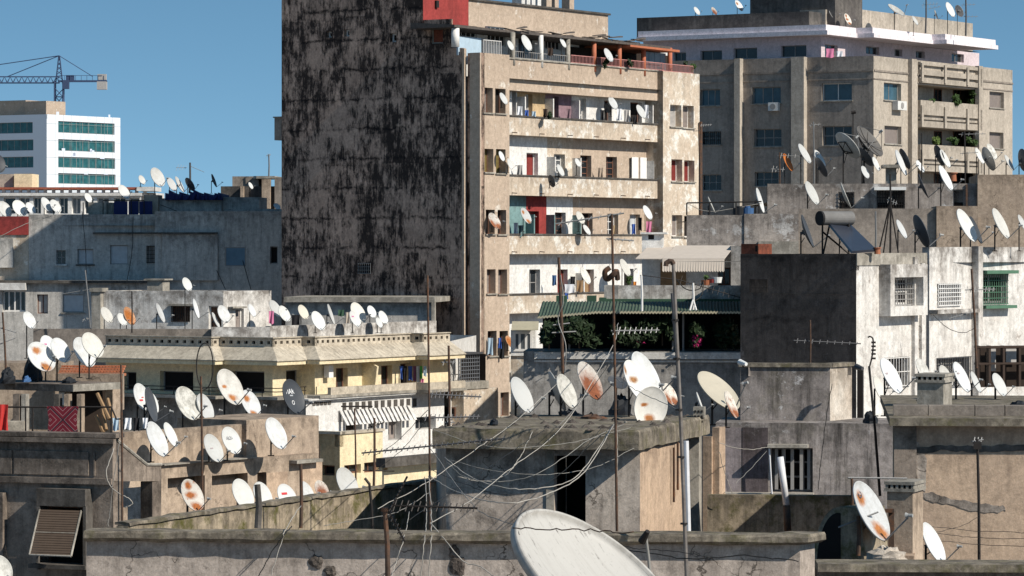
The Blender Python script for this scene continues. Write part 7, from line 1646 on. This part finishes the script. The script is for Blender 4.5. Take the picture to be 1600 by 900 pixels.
mb=MB().tube([W(1112,442,127),W(1112,436,127)],.14,12,.17); mb.build('flower_pot','door_red',None,'dark red pot beside the white pot on the upper terrace',cat='pot',group='pots on the upper terrace',loc=W(1112,442,127))
# solar water heater
SH=thing('solar_water_heater','solar water heater with steel tank and dark sloping panel on the black walled house','water heater',W(1320,395,110))
a,b=W(1283,341,110.2),W(1330,341,110.8); rT=11*110/F
MB().tube([a,b],rT,24).build('tank','tank_steel',SH,smooth=False); MB().tube([a-(b-a)*.06,a+(b-a)*.0],rT*1.04,24).build('tank_cap','tank_cap',SH)
p=[W(1294,352,110.4),W(1328,354,111.0),W(1368,393,108.6),W(1330,396,108)]
nrm=(p[1]-p[0]).cross(p[3]-p[0]).normalized()*.08; MB().hexa([q-nrm for q in p]+p).build('collector_panel','panel_solar',SH)
mb=MB()
for x0,y0,x1,y1 in ((1285,350,1285,400),(1326,350,1326,400),(1285,362,1326,396),(1296,352,1286,398)): mb.tube([W(x0,y0,110.6),W(x1,y1,110.6)],.03,5)
mb.build('stand','iron',SH)
# vents, buckets and clutter on the roofs
for lab,px,py,D,h,m,r_ in (('rusty vent stump on the edge of the black walled house',1371,397,108.6,9,'terracotta',.1),('terracotta vent stump on the peeling house roof',1489,283,152,12,'terracotta',.16)):
    mb=MB().tube([W(px,py,D),W(px,py-h,D)],r_,12,r_*.85).tube([W(px,py-h,D),W(px,py-h-1.5,D)],r_*1.25,12); mb.build('vent_stump',m,None,lab,cat='vent',loc=W(px,py,D))
for lab,px,py,D,m in (('blue plastic container on the terrace behind the railing',1168,333,143,'plastic_blue'),('dark container beside the blue one behind the terrace railing',1155,333,143,'tarp_dark')):
    mb=MB().tube([W(px,py+6,D),W(px,py-8,D)],.24,14,.26).tube([W(px,py-8,D),W(px,py-11,D)],.12,10); mb.build('container',m,None,lab,cat='container',loc=W(px,py+6,D))
def clump(label,px,py,w_,h,D,mat,name,cat,dep=.3,n=18):
    mb=MB(); c=W(px,py,D); rx,rz=w_*D/F/2,h*D/F/2; S_=7; Rn=10; vs_=[]; fs=[]
    for i in range(S_+1):
        for k in range(Rn):
            th=math.pi*.5*i/S_; ph=2*math.pi*k/Rn; q=random.uniform(.82,1.15); vs_.append((c.x+rx*math.cos(ph)*math.cos(th)*q,c.y+dep*math.sin(ph)*math.cos(th)*q,c.z-rz+2*rz*math.sin(th)*q))
    for i in range(S_):
        for k in range(Rn): fs.append((i*Rn+k,i*Rn+(k+1)%Rn,(i+1)*Rn+(k+1)%Rn,(i+1)*Rn+k))
    mb.add(vs_,fs); o=mb.build(name,mat,None,label,cat=cat,loc=c); LABELS.add(label); return o
random.seed(17)
clump('dark tarpaulin hump at the far left of the roof shelter slab',12,587,24,24,93,'tarp_dark','tarpaulin_heap','tarpaulin')
clump('tall dark tarpaulin bundle under the rusted shelter dish',50,580,32,40,94.4,'tarp_dark','tarpaulin_heap','tarpaulin')
clump('blue sack lying on the roof shelter slab',42,592,14,9,92.8,'plastic_blue','sack','sack')
clump('black sack among the dishes on the roof shelter slab',108,594,22,9,92.9,'tarp_dark','sack','sack')
clump('dark bin bag at the left end of the hut roof',772,659,14,10,63.5,'tarp_dark','sack','sack')
clump('black rubbish heap behind the ribbed dish on the hut roof',890,652,50,22,67.5,'tarp_dark','rubbish_heap','rubbish',.5)
clump('brown rubbish heap in the middle of the hut roof',925,655,60,14,66,'rust_pipe','rubbish_heap','rubbish',.5)
clump('dark rubbish heap under the rust banded dish on the hut roof',970,640,40,44,68.5,'tarp_dark','rubbish_heap','rubbish',.5)
clump('concrete lump by the round dish on the hut roof',977,665,14,12,64.5,'concrete_light','concrete_lump','rubble')
clump('lumpy pale concrete heap below the foreground dish',1385,868,70,26,52.5,'lit_box','rubble_heap','rubble',.4)
clump('dark rolled tarpaulin on the tan house roof edge at right',1590,633,36,12,64,'tarp_dark','tarpaulin_heap','tarpaulin')
clump('dark hump behind the curled rod pole',1360,652,22,18,74,'tarp_dark','tarpaulin_heap','tarpaulin')
clump('small cement bag heap among dishes on the tan house roof',1450,624,40,10,66.5,'grey_hut','rubble_heap','rubble')
# white bird-like lamp on the streaked box house
for lab,px,py in (('white floodlight at the left end of the streaked box house',1161,566),('dark floodlight at the right end of the streaked box house',1343,573)):
    o=thing('floodlight',lab,'lamp',W(px,py+6,77.4),'floodlights on the streaked box house'); MB().tube([W(px-5,py,77.4),W(px+5,py+3,77.2)],.07,10,.04).build('lamp_head','plastic_white' if 'white' in lab else 'galv_dark',o); MB().tube([W(px,py+7,77.5),W(px,py+1,77.4)],.02,6).build('bracket','iron',o)
